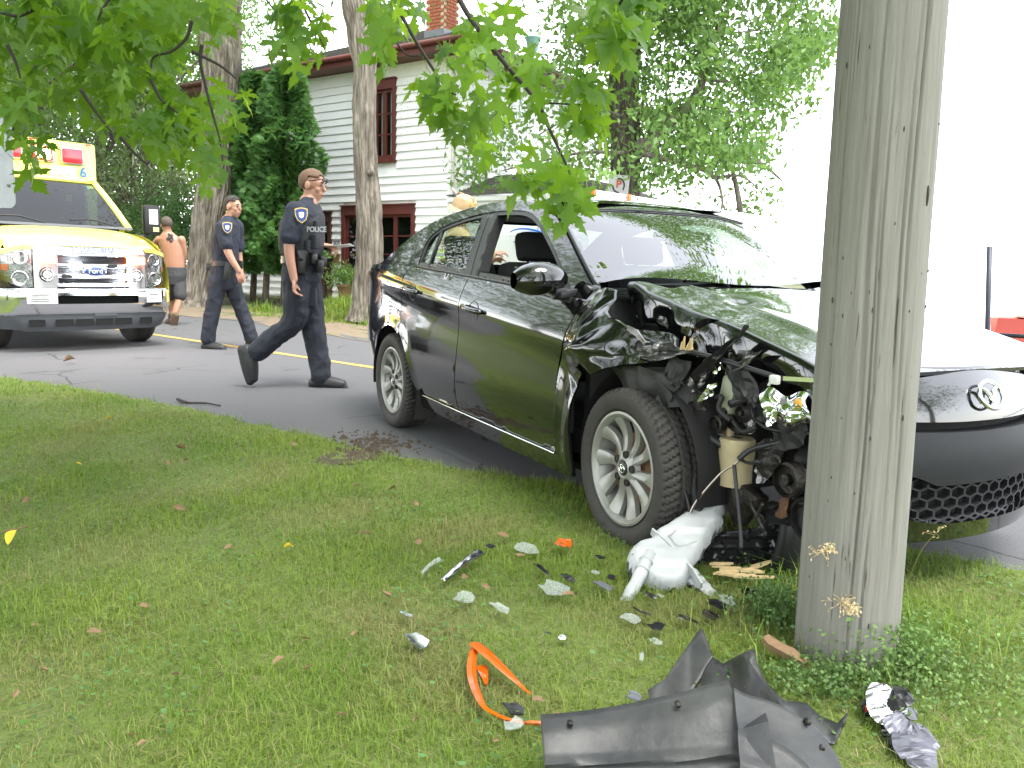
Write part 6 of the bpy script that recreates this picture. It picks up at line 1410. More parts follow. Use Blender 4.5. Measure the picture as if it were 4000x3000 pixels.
cedar(c2, 5.3, .80, 12000, 62, 'tall feathery green cedar nearest the house door', .15)
cedar(tree_base(545, 640, 20.4), 4.8, .7, 6000, 63, 'shorter dark cedar half hidden behind the thick trunk', 0)
# ---- hedge and trees behind the ambulance
def shrub(name, lab, base, rx, ry, h, n, lsize, mat, seed, grp=None):
    rng = np.random.default_rng(seed); t = thing(name, lab, 'shrub', base, 0, grp); v = rng.normal(0, 1, (n, 3)); v /= np.linalg.norm(v, axis=1)[:, None]
    lum = np.array([mnoise.noise(Vector(q) * 2.0 + Vector((seed, 0, 0))) for q in v]); r = (.75 + .5 * lum) * rng.uniform(.55, 1.0, n) ** .5
    P = np.c_[v[:, 0] * rx * r, v[:, 1] * ry * r, np.abs(h * .5 + v[:, 2] * h * .5 * r)]; V, F = leafcloud(P, rng.uniform(.6, 1.2, n) * lsize, rng); fastmesh('foliage', V, F, mat, t)['kind'] = 'stuff'
    mb = MB()
    for i in range(5): mb.tube([(0, 0, 0), tuple(v[i] * np.array([rx, ry, 0]) * .4 + np.array([0, 0, h * .5]))], [.03, .01], 5)
    mb.obj('stems', 'bark_dark', t); t.children[-1]['kind'] = 'stuff'; return t
for i, (u, v, y, rx, h, lab, m_, n, ls_) in enumerate([(400, 640, 21.5, 1.3, 3.0, 'dark dense shrub right behind the shirtless man', 'foliage_dark', 6000, .10), (345, 632, 24, 1.6, 3.4, 'dark bushy hedge behind the ambulance mirror', 'foliage_dark', 6000, .11), (490, 650, 21.5, 1.0, 3.4, 'dark shrub between the thick trunk and the cedars', 'foliage_dark', 5000, .10), (270, 625, 27, 2.2, 3.2, 'mid green hedge seen over the ambulance hood', 'foliage_mid', 6000, .12), (150, 620, 30, 3.0, 4.0, 'mid green hedge behind the ambulance roof', 'foliage_mid', 6000, .13)]):
    shrub('shrub', lab, tree_base(u, v, y), rx, rx * .8, h, n, ls_, m_, 71 + i, 'hedge shrubs behind the ambulance')
simple_tree('conifer', 'drooping grey-green conifer behind the ambulance mirror', tree_base(300, 600, 27), 8.5, 2.6, 1.2, 150, 70, .17, 'conifer_green', 81, .22, 'trees behind the ambulance', 'cone', cl_r=.35)
simple_tree('conifer', 'tall thin grey-green conifer behind the ambulance box', tree_base(215, 600, 31), 12, 3.2, 1.5, 190, 70, .18, 'conifer_green', 82, .28, 'trees behind the ambulance', 'cone', cl_r=.4)
simple_tree('background_tree', 'broad green tree with open crown behind the conifers', tree_base(120, 600, 36), 13, 5.0, 7.5, 150, 80, .20, 'foliage_light', 83, .35, 'trees behind the ambulance', cl_r=.8)
simple_tree('background_tree', 'broad green tree behind the thick furrowed trunk', tree_base(380, 600, 34), 12, 4.2, 7.0, 140, 80, .20, 'foliage_light', 84, .32, 'trees behind the ambulance', cl_r=.8)
simple_tree('background_tree', 'tall green tree at the far end of the road', tree_base(10, 600, 40), 15, 5.5, 8.5, 160, 80, .22, 'foliage_mid', 85, .4, 'trees behind the ambulance', cl_r=.9)
simple_tree('background_tree', 'slim green tree beside the far end of the hedge', tree_base(235, 600, 44), 13, 4.5, 7.5, 130, 70, .22, 'foliage_mid', 86, .3, 'trees behind the ambulance', cl_r=.9)
# small potted fern by the slim trunk
pf = tree_base(745, 655, 19.6); t = thing('potted_plant', 'yellow-green leafy plant in a clay pot beside the slim trunk', 'plant', pf); rng = np.random.default_rng(9)
mb = MB(); mb.lathe([(.0, .0), (.12, .0), (.17, .36), (.19, .36), (.19, .42), (.15, .42), (.14, .36), (.0, .36)], 18, 'z'); mb.obj('pot', pbr('clay', (.26, .13, .07), .8, var=(8, .3)), t, True, 40)
P = rng.normal(0, 1, (700, 3)) * np.array([.22, .22, .14]) + np.array([0, 0, .62]); V, F = leafcloud(P, rng.uniform(.08, .17, 700), rng, asp=.25); fastmesh('leaves', V, F, 'foliage_light', t)['kind'] = 'stuff'

# ================================================================ overhanging maple
half = [(0, -.01), (.05, -.02), (.14, -.10), (.20, -.19), (.23, -.11), (.34, -.12), (.24, -.03), (.15, .04), (.24, .08), (.33, .06), (.40, .12), (.50, .11), (.47, .19), (.56, .27), (.66, .40), (.55, .37), (.48, .42), (.42, .34), (.33, .37), (.25, .29), (.14, .27), (.065, .27), (.085, .38), (.12, .47), (.22, .50), (.19, .58), (.25, .70), (.15, .68), (.14, .78), (.08, .80), (.04, .90), (0, 1.05)]
half = [(x, y) for x, y in half]
def maple_mesh(i):
    rg = random.Random(200 + i); out = [(x * (1 + rg.uniform(-.1, .1)), y) for x, y in half]; ol_ = out + [(-x * (1 + rg.uniform(-.1, .1)), y) for x, y in reversed(half[1:-1])]
    n = len(ol_); V = [(x, y) for x, y in ol_] + [(0, .18), (0, .5)]
    r = delaunay_2d_cdt([Vector(p) for p in V], [(k, (k + 1) % n) for k in range(n)], [], 1, 1e-6)
    fold = rg.uniform(.1, .5); curl = rg.uniform(-.25, .55); tw_ = rg.uniform(-.4, .4); P = []
    for p in r[0]: P.append((p.x, p.y - .02, fold * abs(p.x) * .8 - curl * (p.y - .1) ** 2 * .6 - .35 * p.x * p.x + tw_ * p.x * p.y * .4))
    tris = [tuple(f) for f in r[2] if inpoly(*(sum(r[0][k][c] for k in f) / 3 for c in (0, 1)), ol_)]
    # petiole
    o = len(P); P += [(-.012, 0, 0), (.012, 0, 0), (.008, -.30, -.10), (-.008, -.30, -.10), (.006, -.62, -.06), (-.006, -.62, -.06)]; tris += [(o, o + 1, o + 2, o + 3), (o + 3, o + 2, o + 4, o + 5)]
    me = bpy.data.meshes.new('leaf'); me.from_pydata(P, [], tris); me.polygons.foreach_set('use_smooth', [True] * len(me.polygons)); me.materials.append(M('maple_leaf')); return me, np.array(P), tris
LM = [maple_mesh(i) for i in range(9)]
mt_loc = Vector((-3.1, -1.4, 0)); maple = thing('maple_tree', 'maple tree overhanging the lawn with large lobed green leaves', 'tree', mt_loc)
V, F = bark_tube([(0, 0, -.05), (.1, .1, 1.2), (.3, .3, 2.6), (.6, .9, 4.2), (.9, 1.4, 6.0)], [.36, .30, .27, .22, .14], seg=.08, nu=40, ridge=.02, freq=8, flare=.1); fastmesh('trunk', V, F, 'bark', maple, smooth=True, nper=4)
def mloc(p): return Vector(p) - mt_loc
def twig(pts, r0, r1, n=6):
    C = crv(pts, 7); mb = MB(); mb.tube([mloc(p) for p in C], [r0 + (r1 - r0) * i / (len(C) - 1) for i in range(len(C))], n); mb.obj('branch', 'twig', maple, True); return [Vector(p) for p in C]
def leaf_dir(rg, droop):
    d = Vector((rg.gauss(0, .55), rg.gauss(0, .45), -droop + rg.gauss(0, .35))).normalized(); n_ = Vector((rg.gauss(0, .8), -1.0 + rg.gauss(0, .7), .7 + rg.gauss(0, .5))); n_ = (n_ - d * n_.dot(d)).normalized(); return d, n_
LEAVES = []
def add_leaf(p, size, rg, droop=.9):
    d, n_ = leaf_dir(rg, droop); x = d.cross(n_); LEAVES.append((Vector(p), x, d, n_, size, rg.randrange(len(LM))))
rg = random.Random(12)
# the main twig in the middle and its side twigs (about 2.3 m away)
TW = [([(975, -40, 2.45), (1010, 30, 2.42), (1085, 130, 2.40), (1160, 220, 2.36), (1192, 290, 2.34), (1225, 360, 2.32), (1240, 400, 2.32)], .008, .0025),
      ([(860, 20, 2.7), (905, 100, 2.68), (960, 185, 2.66), (985, 205, 2.64)], .006, .003), ([(800, 20, 2.9), (835, 60, 2.85), (875, 115, 2.8), (905, 120, 2.78)], .005, .002),
      ([(1165, 222, 2.36), (1230, 225, 2.33), (1290, 228, 2.3)], .003, .0018), ([(1385, -60, 2.2), (1350, -10, 2.25), (1320, 40, 2.3)], .006, .002), ([(640, -20, 3.0), (668, 40, 3.0), (700, 100, 2.98)], .005, .002), ([(560, -20, 3.2), (600, 30, 3.1), (640, 70, 3.05)], .004, .002)]
for pts, r0, r1 in TW: twig([DIST(u, v, r) for u, v, r in pts], r0, r1)
def spray(poly, n, r0, r1, s0, s1, droop=.9, seed=1, gap=None, gs=.012):
    rg = random.Random(seed); k = 0; xs_ = [q[0] for q in poly]; ys_ = [q[1] for q in poly]; tries = 0
    while k < n and tries < n * 40:
        tries += 1; u, v = rg.uniform(min(xs_), max(xs_)), rg.uniform(min(ys_), max(ys_))
        if not inpoly(u, v, poly): continue
        if 915 < u < 990 and v < 95: continue
        if gap is not None and mnoise.noise(Vector((u * gs, v * gs, seed * 1.3))) < gap: continue
        add_leaf(DIST(u, v, rg.uniform(r0, r1)), rg.uniform(s0, s1), rg, droop); k += 1
spray([(960, 0), (1090, 0), (1150, 90), (1170, 200), (1215, 330), (1250, 380), (1230, 410), (1130, 340), (1040, 330), (985, 270), (960, 240), (985, 140), (1000, 60)], 66, 2.2, 2.7, .070, .105, seed=2)
spray([(1100, 380), (1235, 360), (1265, 410), (1270, 430), (1215, 470), (1160, 420)], 16, 2.2, 2.4, .07, .11, seed=3)
spray([(1240, 150), (1330, 180), (1330, 300), (1270, 320), (1200, 250)], 16, 2.15, 2.4, .075, .11, seed=4)
spray([(1225, -20), (1415, -20), (1400, 60), (1370, 130), (1300, 110), (1250, 60)], 24, 2.15, 2.4, .075, .115, seed=5)
spray([(800, -10), (1000, -10), (990, 90), (960, 120), (930, 80), (860, 80), (830, 130), (800, 80)], 26, 2.5, 3.0, .07, .11, seed=6)
spray([(840, 190), (960, 150), (1000, 200), (940, 200), (900, 190)], 7, 2.6, 2.7, .08, .10, seed=16)
spray([(590, -10), (725, -10), (700, 60), (720, 110), (650, 150), (600, 100), (575, 40)], 26, 2.8, 3.2, .075, .115, seed=7)
spray([(900, 190), (985, 190), (985, 330), (940, 290)], 8, 2.5, 2.7, .07, .1, seed=17)
# dark canopy at upper left
can = [(-60, -30), (560, -30), (545, 30), (480, 60), (450, 140), (490, 190), (535, 200), (520, 240), (490, 255), (420, 270), (465, 340), (455, 375), (410, 385), (330, 350), (260, 300), (200, 255), (120, 245), (40, 235), (-60, 250)]
spray(can, 330, 3.0, 4.6, .07, .11, .8, 8, -.10)
spray([(-60, -40), (420, -40), (400, 60), (330, 150), (180, 180), (60, 200), (-60, 220)], 190, 2.9, 4.2, .08, .115, .5, 9, -.2)
spray([(200, 180), (520, 210), (525, 260), (470, 300), (470, 350), (455, 395), (380, 370), (300, 290), (200, 250)], 90, 2.9, 3.8, .065, .10, 1.0, 10, -.10)
spray([(0, 180), (90, 200), (95, 330), (40, 380), (20, 300), (0, 260)], 24, 2.8, 3.6, .07, .11, .9, 11)
for pts in ([(130, 10), (60, 45), (10, 40), (-60, 30)], [(330, -20), (298, 30), (285, 60)], [(560, 60), (545, 110), (500, 150), (450, 165), (440, 200)], [(590, 130), (585, 180), (600, 250), (620, 330), (640, 400), (650, 470)], [(235, 260), (275, 320), (325, 385)], [(320, 385), (330, 420), (310, 440)], [(350, 400), (395, 450), (430, 480)], [(440, 230), (470, 290), (520, 330)], [(20, 130), (45, 180), (60, 230)], [(560, 150), (640, 190), (690, 230)]):
    twig([DIST(u * .74, v * .74, 3.0) for u, v in pts], .006, .0025)
# heavier limbs leading to the twigs, out of frame above
for a, b in (((-1.9, -.2, 4.0), DIST(975, -40, 2.45)), ((-1.7, 0, 4.2), DIST(1385, -60, 2.2)), ((-2.2, .1, 3.8), DIST(330, -40, 3.0)), ((-2.4, 0, 3.4), DIST(-60, 20, 3.0)), ((-2.0, 0, 4.0), DIST(640, -40, 3.0))):
    a = Vector(a); b = Vector(b); twig([a, a.lerp(b, .5) + Vector((0, 0, .35)), b], .035, .009, 8)
LEAVES.sort(key=lambda q: (q[0] - Vector((0, 0, CAMH))).length / q[4])
for i, (p, x, d, n_, s, k) in enumerate(LEAVES[:298]):
    o = bpy.data.objects.new('leaf', LM[k][0]); COL.objects.link(o); o.parent = maple; q = mloc(p); x_, d__, nn_ = x * s, d * s, n_ * s
    o.matrix_local = Matrix(((x_.x, d__.x, nn_.x, q.x), (x_.y, d__.y, nn_.y, q.y), (x_.z, d__.z, nn_.z, q.z), (0, 0, 0, 1)))
mb = MB()
for (p, x, d, n_, s, k) in LEAVES[298:]:
    q = mloc(p); mb.add([q + x * (s * a) + d * (s * b) + n_ * (s * c) for a, b, c in LM[k][1]], LM[k][2])
o = mb.obj('leaves', 'maple_leaf', maple, True); o['kind'] = 'stuff'
# the rest of the crown, above and behind the camera
rng = np.random.default_rng(33); P = []
for i in range(150):
    v = rng.normal(0, 1, 3); v /= np.linalg.norm(v); r = rng.uniform(.3, 1) ** .5; c = np.array([3.0 + v[0] * 5.0 * r, 3.2 + v[1] * 4.6 * r, 6.8 + v[2] * 2.6 * r]) + np.array([0, 0, 0])
    P.append(c + rng.normal(0, .42, (60, 3)))
for i in range(200):                                                   # unseen boughs over the left lawn, added to shade the canopy below
    v = rng.normal(0, 1, 3); v /= np.linalg.norm(v); r = rng.uniform(.2, 1) ** .5; c = np.array([-2.4 + v[0] * 2.6 * r, 3.0 + v[1] * 2.2 * r, 4.3 + v[2] * .9 * r]) - np.array(mt_loc)
    P.append(c + rng.normal(0, .35, (60, 3)))
P = np.concatenate(P); P = P[P[:, 2] > 1.5 + .33 * (P[:, 1] + mt_loc.y)]; P = P[P[:, 2] > 2.9]; V, F = leafcloud(P, rng.uniform(.09, .16, len(P)), rng, .3, asp=.8); fastmesh('crown', V, F, 'maple_leaf', maple)['kind'] = 'stuff'
for i in range(14):
    a = rng.uniform(0, 2 * PI); e_ = Vector((3.0 + 4.0 * math.cos(a), 3.2 + 3.6 * math.sin(a), rng.uniform(5.6, 8.2))); s_ = Vector((.7, 1.0, 4.3)); mb = MB(); mb.tube(crv([s_, s_.lerp(e_, .5) + Vector((0, 0, .4)), e_], 5), [.08 - .0068 * k for k in range(11)], 6); mb.obj('limb', 'bark_dark', maple, True)
# trees along the near side of the road, beyond the left of the frame and behind the camera (seen in the car's paint)
for i, (x, y, h_, r_, lab) in enumerate([(-9.5, 6.4, 10, 3.2, 'round green roadside tree beside the ambulance on the lawn side'), (-15, 11, 12, 3.8, 'tall green roadside tree further up the road on the lawn side'), (-22, 17, 12, 4.0, 'far green roadside tree up the road on the lawn side'), (-9, -5, 11, 4.5, 'big green tree on the lawn behind the maple'), (4.5, -7, 12, 4.5, 'big green tree on the lawn facing the car front'), (-2, -13, 13, 5.0, 'tall green tree at the back of the lawn'), (11, -3, 11, 4.2, 'green tree along the road ahead of the car')]):
    simple_tree('lawn_tree', lab, (x, y, 0), h_, r_, h_ * .6, 110, 55, .22, 'foliage_mid', 90 + i, .3, 'trees on the lawn side', cl_r=.75)

for i, (u, y, h_, r_, lab) in enumerate([(60, 22, 14, 4.2, 'tall leafy tree overhanging the road behind the ambulance box'), (-120, 26, 15, 4.5, 'tall leafy tree beyond the road bend left of the ambulance'), (330, 30, 15, 4.5, 'tall leafy tree rising behind the shirtless man'), (-260, 20, 14, 4.5, 'leafy tree on the verge left of the ambulance')]):
    p_ = AT(u, 600, y); simple_tree('background_tree', lab, (p_.x, p_.y, float(gz(p_.x, p_.y))), h_, r_, h_ * .62, 150, 75, .19, 'foliage_mid', 120 + i, .32, 'trees behind the ambulance', cl_r=.8)
# ================================================================ ambulance
pbr('amb_yellow', (0.84, 0.80, 0.14), 0.2, coat=1.0, var=(2, .06))
pbr('lime_sticker', (0.45, 0.75, 0.05), 0.5)
pbr('amb_chrome', (0.75, 0.76, 0.78), 0.10, metal=1.0, var=(6, .1))
pbr('amb_steel', (0.55, 0.55, 0.56), 0.28, metal=.9, var=(8, .15))
pbr('valance', (0.085, 0.09, 0.10), 0.6, var=(6, .3), bump=(120, .3, .003))
pbr('red_light', (0.55, 0.012, 0.03), 0.18, coat=.8)
pbr('lit_red', (0.9, 0.1, 0.05), 0.3, emis=(1.0, .16, .03), estr=9.0)
pbr('lit_amber', (0.9, 0.5, 0.1), 0.3, emis=(1.0, .62, .12), estr=16.0)
pbr('lit_white', (1, 1, 1), 0.3, emis=(.95, .97, 1.0), estr=26.0)
pbr('lamp_inside', (0.62, 0.63, 0.65), 0.14, metal=.9, var=(18, .6), bump=(55, .8, .01), base2=(0.16, 0.16, 0.17))
pbr('blue_oval', (0.015, 0.04, 0.14), 0.25, coat=1); pbr('blue_paint', (0.03, 0.16, 0.45), .4); pbr('paper', (0.80, 0.80, 0.78), .7, var=(14, .12)); pbr('tape_yellow', (0.75, 0.62, 0.22), .6)
pbr('dark_cab', (0.02, 0.022, 0.024), .8)
amb = thing('ambulance', 'yellow ambulance with chrome grille and flashing lights parked on the road', 'ambulance', (-4.93, 9.71, 0), R(-42))
def plan(y, x0=0.0, cur=.10, wrap=.30):
    a = abs(y); return x0 - cur * (a / .85) ** 2 - wrap * max(0, (a - .82) / .18) ** 2.0
# bumper
def bump_(a, b):
    y = -1.0 + 2.0 * a; prof = [(.42, -.03), (.44, .0), (.52, .035), (.62, .05), (.70, .045), (.725, .02), (.73, -.06)]; i = min(int(b * 6), 5); f = b * 6 - i; z = prof[i][0] * (1 - f) + prof[i + 1][0] * f; dx = prof[i][1] * (1 - f) + prof[i + 1][1] * f
    return (plan(y, .10) + dx, y, z)
mb = MB(); mb.grid(bump_, 48, 18)
mb.f = [f for f in mb.f if not (all(abs(mb.v[i][1]) < .47 and .535 < mb.v[i][2] < .665 for i in f))]
bu = mb.obj('bumper', 'amb_chrome', amb, True)
mb = MB(); mb.box((.03, 0, .60), (.04, 1.0, .18)); 
for k in range(9): mb.box((.06, 0, .545 + .0135 * k), (.012, .94, .005))
mb.obj('bumper_slot', 'void', bu)
for (y, w_, m_, nm, txt) in ((-.60, .30, 'paper', 'taped_note', None), (.66, .20, 'paper', 'taped_note', None), (.90, .14, 'tape_yellow', 'taped_note', 'EMS')):
    mb = MB(); mb.grid(lambda a, b: (plan(y - w_ / 2 + w_ * a, .10) + .055, y - w_ / 2 + w_ * a, .56 + .15 * b), 4, 2); o = mb.obj(nm, m_, bu)
    for k in range(5):
        m2 = MB(); m2.box((plan(y, .10) + .058 , y - w_ * .1 + .03 * math.sin(k * 3), .585 + .024 * k), (.003, w_ * .6, .007), Matrix.Rotation(-math.atan((plan(y + .01) - plan(y - .01)) / .02) , 3, 'Z')); m2.obj('scrawl', 'black_paint', o)
def val(a, b):
    y = -.98 + 1.96 * a; z = .24 + .19 * b; return (plan(y, .06) - .06 * (1 - b) ** 2 + .02, y * (.94 + .06 * b), z + .02 * (abs(y) > .8) * (1 - b))
mb = MB(); mb.grid(val, 40, 6); va = mb.obj('valance', 'valance', amb, True)
for (y0, y1) in ((-.46, -.27), (-.25, -.05), (-.03, .17), (.19, .40), (.50, .66), (-.72, -.56)):
    mb = MB(); mb.grid(lambda a, b: (plan(y0 + (y1 - y0) * a, .06) + .016, y0 + (y1 - y0) * a, .295 + .08 * b), 3, 2); mb.obj('air_slot', 'void', va)
mb = MB(); mb.box((.085, .08, .42), (.02, .26, .03), bev=.006); mb.obj('plate_bracket', 'valance', va)
# grille block
gr = bpy.data.objects.new('grille', None); COL.objects.link(gr); gr.parent = amb
mb = MB(); mb.grid(lambda a, b: (plan(-.38 + .76 * a) - .03, -.38 + .76 * a, .77 + .36 * b), 12, 2); mb.obj('grille_back', 'dark_cab', gr)
for k in range(22):
    mb = MB(); z = .785 + k * .0155; mb.tube([(plan(y) - .022, y, z) for y in np.linspace(-.375, .375, 9)], .0028, 4); mb.obj('grille_wire', 'valance', gr)
def barx(z0, z1, nm):
    m = MB(); m.grid(lambda a, b: (plan(-.40 + .8 * a) + .025 * math.sin(PI * b), -.40 + .8 * a, z0 + (z1 - z0) * b), 14, 5); m.obj(nm, 'amb_chrome', gr, True)
barx(.955, 1.015, 'chrome_bar'); barx(.835, .895, 'chrome_bar'); barx(.72, .79, 'chrome_bar'); barx(1.09, 1.13, 'chrome_bar')
mb = MB(); mb.grid(lambda a, b: (plan(-.62 + 1.24 * a) + .01 - .10 * b * b, (-.62 + 1.24 * a), 1.13 + .085 * b), 20, 5); mb.obj('grille_cap', 'amb_steel', gr, True)
for sg in (-1, 1):
    mb = MB(); mb.grid(lambda a, b: (plan(sg * (.385 + .24 * a)) + .008 - .05 * max(0, a - .8) * 5 * .3, sg * (.385 + .24 * a), .72 + .42 * b), 8, 4); sp = mb.obj('speaker_panel', 'amb_steel', gr, True)
    c_ = (plan(.50) + .014, sg * .50, .88)
    mb = MB(); mb.lathe([(.0, .0), (.082, .0)], 24, 'x', c_); mb.obj('speaker_hole', 'dark_cab', sp)
    mb = MB(); mb.lathe([(.0, .012), (.045, .012), (.048, .006), (.05, .002)], 24, 'x', c_); mb.tube([(c_[0] + .008, c_[1] + .066 * math.cos(a), c_[2] + .066 * math.sin(a)) for a in np.linspace(0, 2 * PI, 24, endpoint=False)], .005, 6, closed=True)
    for a in (0, PI / 2, PI, 1.5 * PI): mb.tube([(c_[0] + .009, c_[1] + .045 * math.cos(a), c_[2] + .045 * math.sin(a)), (c_[0] + .006, c_[1] + .095 * math.cos(a), c_[2] + .095 * math.sin(a))], .005, 5)
    mb.obj('speaker_grille', 'amb_steel', sp, True, 40)
    mb = MB(); mb.box((plan(.5) + .03, sg * .50, 1.055), (.05, .19, .085), bev=.012); mb.obj('warning_lamp', 'lit_red', sp, True, 40)
    mb = MB(); mb.box((plan(.5) + .052, sg * .50, 1.055), (.02, .13, .05), bev=.008); mb.obj('warning_bulb', 'lit_amber', sp, True, 40)
for (y, z, m_) in ((-.21, .985, 'lit_white'), (.33, .865, 'lit_white'), (.20, .985, 'dark_cab'), (-.31, .865, 'dark_cab')):
    mb = MB(); mb.box((plan(y) + .045, y, z), (.03, .11 if m_ == 'dark_cab' else .13, .045 if m_ == 'dark_cab' else .07), bev=.014); mb.obj('strobe', m_, gr, True, 40)
mb = MB(); mb.ell((.035, 0, .925), (.012, .135, .06), 28, 10); em = mb.obj('badge_ring', 'amb_chrome', gr, True)
mb = MB(); mb.ell((.042, 0, .925), (.010, .122, .050), 28, 10); mb.obj('badge_oval', 'blue_oval', em, True)
o = mesh_text('badge_lettering', 'Ford', .085, 'amb_chrome', em, .002); sh_ = Matrix.Shear('XY', 3, (.25, 0)) if False else None; frame(o, (.0535, 0, .925), (0, 1, 0), (0, 0, 1))
# hood, fenders, headlamps
zh = lambda x: 1.215 + .24 * (1 - (1 - min(1, -x / .95)) ** 1.6)
mb = MB(); mb.grid(lambda a, b: (-.06 - .86 * b + (plan(-.86 + 1.72 * a) + .0) * (1 - b), (-.86 + 1.72 * a) * (1 - .02 * b), zh(-.06 - .86 * b) - .06 * abs(-1 + 2 * a) ** 4 - .03 * (1 - b) ** 6), 30, 16); hd_ = mb.obj('hood', 'amb_yellow', amb, True)
o = mesh_text('mirrored_lettering', 'AMBULANCE', .085, 'blue_oval', gr, .002); frame(o, (.012, 0, 1.165), (0, -1, 0), (-.45, 0, .9)); o.data.flip_normals()
for sg in (-1, 1):
    def fen(a, b):
        # b: down the side, a: front to back
        x = -.22 - 1.3 * a; yy = .86 + .13 * math.sin(min(1, b * 1.6) * PI / 2) - .02 * b * 0; z = zh(x) - .05 - (zh(x) - .05 - .50) * b
        return (x + (.02 if a == 0 else 0), sg * (yy + .02 * min(1, a * 4)), z)
    mb = MB(); mb.grid(fen, 16, 12)
    mb.f = [f for f in mb.f if not all(math.hypot(mb.v[i][0] + .86, mb.v[i][2] - .39) < .47 for i in f)]
    mb.obj('fender', 'amb_yellow', amb, True)
    mb = MB(); mb.grid(lambda a, b: (plan(sg * (.62 + .36 * a), .02, .10, .22), sg * (.62 + .36 * a), (1.165 - .10 * a * a) + .045 * b), 10, 3); mb.obj('lamp_brow', 'amb_yellow', amb, True)
    mb = MB(); mb.grid(lambda a, b: (plan(sg * (.635 + .345 * a), .0, .10, .24) - .02 + .03 * b * 0, sg * (.635 + .345 * a - .10 * a * (1 - b) * (b < .5) * (1 - 2 * b)), .735 + .425 * b), 14, 12); hl_ = mb.obj('headlamp', 'lamp_inside', amb, True)
    mb = MB(); mb.grid(lambda a, b: (plan(sg * (.635 + .345 * a), .0, .10, .24) + .012, sg * (.635 + .345 * a - .10 * a * (1 - b) * (b < .5) * (1 - 2 * b)), .735 + .425 * b), 14, 12); mb.obj('headlamp_cover', 'clear_lens', hl_, True)
    mb = MB(); mb.grid(lambda a, b: (plan(sg * (.86 + .11 * a), .0, .10, .24) - .008, sg * (.86 + .11 * a), .92 + .07 * b), 5, 2); mb.obj('side_marker', 'orange_lens', hl_, True)
    for (yc_, zc_, r_) in ((.75, 1.06, .075), (.76, .83, .085)):
        mb = MB(); mb.lathe([(.0, -.05), (r_ * .5, -.035), (r_, .0), (r_ * 1.05, -.004)], 20, 'x', (plan(yc_) + .006, sg * yc_, zc_)); mb.obj('reflector', 'amb_chrome', hl_, True)
# cab
mb = MB(); mb.grid(lambda a, b: (-.90 - .02 * b - .10 * (1 - abs(-1 + 2 * a) ** 2) * 0, -.86 + 1.72 * a, zh(-.9) + .002 + .03 * b), 20, 2); mb.obj('cowl', 'valance', amb)
for k in range(40):
    pass
wsf = lambda a, b: (-.96 - .78 * b - .06 * (-1 + 2 * a) ** 2, (-.86 + 1.72 * a) * (1 - .14 * b), 1.465 + .63 * b + .02 * math.sin(PI * b))
glass_mat('ambulance_glass', (0.50, 0.75, 0.68), refl=.02, dens=.35)
mb = MB(); mb.grid(wsf, 16, 12); mb.obj('windshield', 'ambulance_glass', amb, True)
mb = MB()
for a in (0, 1): mb.tube([wsf(a, b) for b in np.linspace(0, 1, 8)], .045, 8)
mb.tube([wsf(a, 1) for a in np.linspace(0, 1, 12)], .045, 8); mb.obj('pillars', 'amb_yellow', amb, True); amb.children[-1]['kind'] = 'stuff'
mb = MB(); mb.grid(lambda a, b: (-1.74 - .9 * b, (-.75 + 1.5 * a) * (1 + .2 * b), 2.10 + .05 * math.sin(PI * a) + .03 * b), 8, 4); mb.obj('cab_roof', 'amb_yellow', amb, True)
for (y0, y1) in ((-.75, -.12), (.12, .72)):
    mb = MB(); mb.tube(crv([(-.93, y1, 1.475), (-.97, (y0 + y1) / 2 + .1, 1.53), (-.995, (y0 + y1) / 2 - .05, 1.56), (-.99, y0, 1.545)], 6), .011, 6); mb.obj('wiper', 'black_paint', amb, True)
mb = MB(); mb.box((-1.55, 0, 1.45), (.7, 1.62, .10)); mb.box((-1.25, -.4, 1.50), (.16, .4, .1)); mb.obj('dashboard', 'dark_cab', amb)
mb = MB(); mb.tube([(-1.55 - .07 * math.sin(a), .40 + .19 * math.cos(a), 1.52 + .16 * math.sin(a)) for a in np.linspace(0, 2 * PI, 24, endpoint=False)], .015, 6, closed=True); mb.obj('steering_wheel', 'black_paint', amb, True)
for y in (-.42, .42):
    mb = MB(); mb.box((-2.25, y, 1.45), (.16, .48, .8), bev=.06); mb.box((-2.27, y, 1.95), (.12, .26, .2), bev=.05); mb.obj('seat', 'dark_cab', amb, True, 50)
mb = MB(); mb.grid(lambda a, b: (-2.55, -.9 + 1.8 * a, .6 + 1.55 * b), 2, 2); mb.obj('bulkhead', 'dark_cab', amb)
mb = MB(); mb.grid(lambda a, b: (-2.40, .45 + .22 * a, 1.40 + .55 * b), 2, 2); mb.obj('hi_vis_panel', 'lime_sticker', amb)
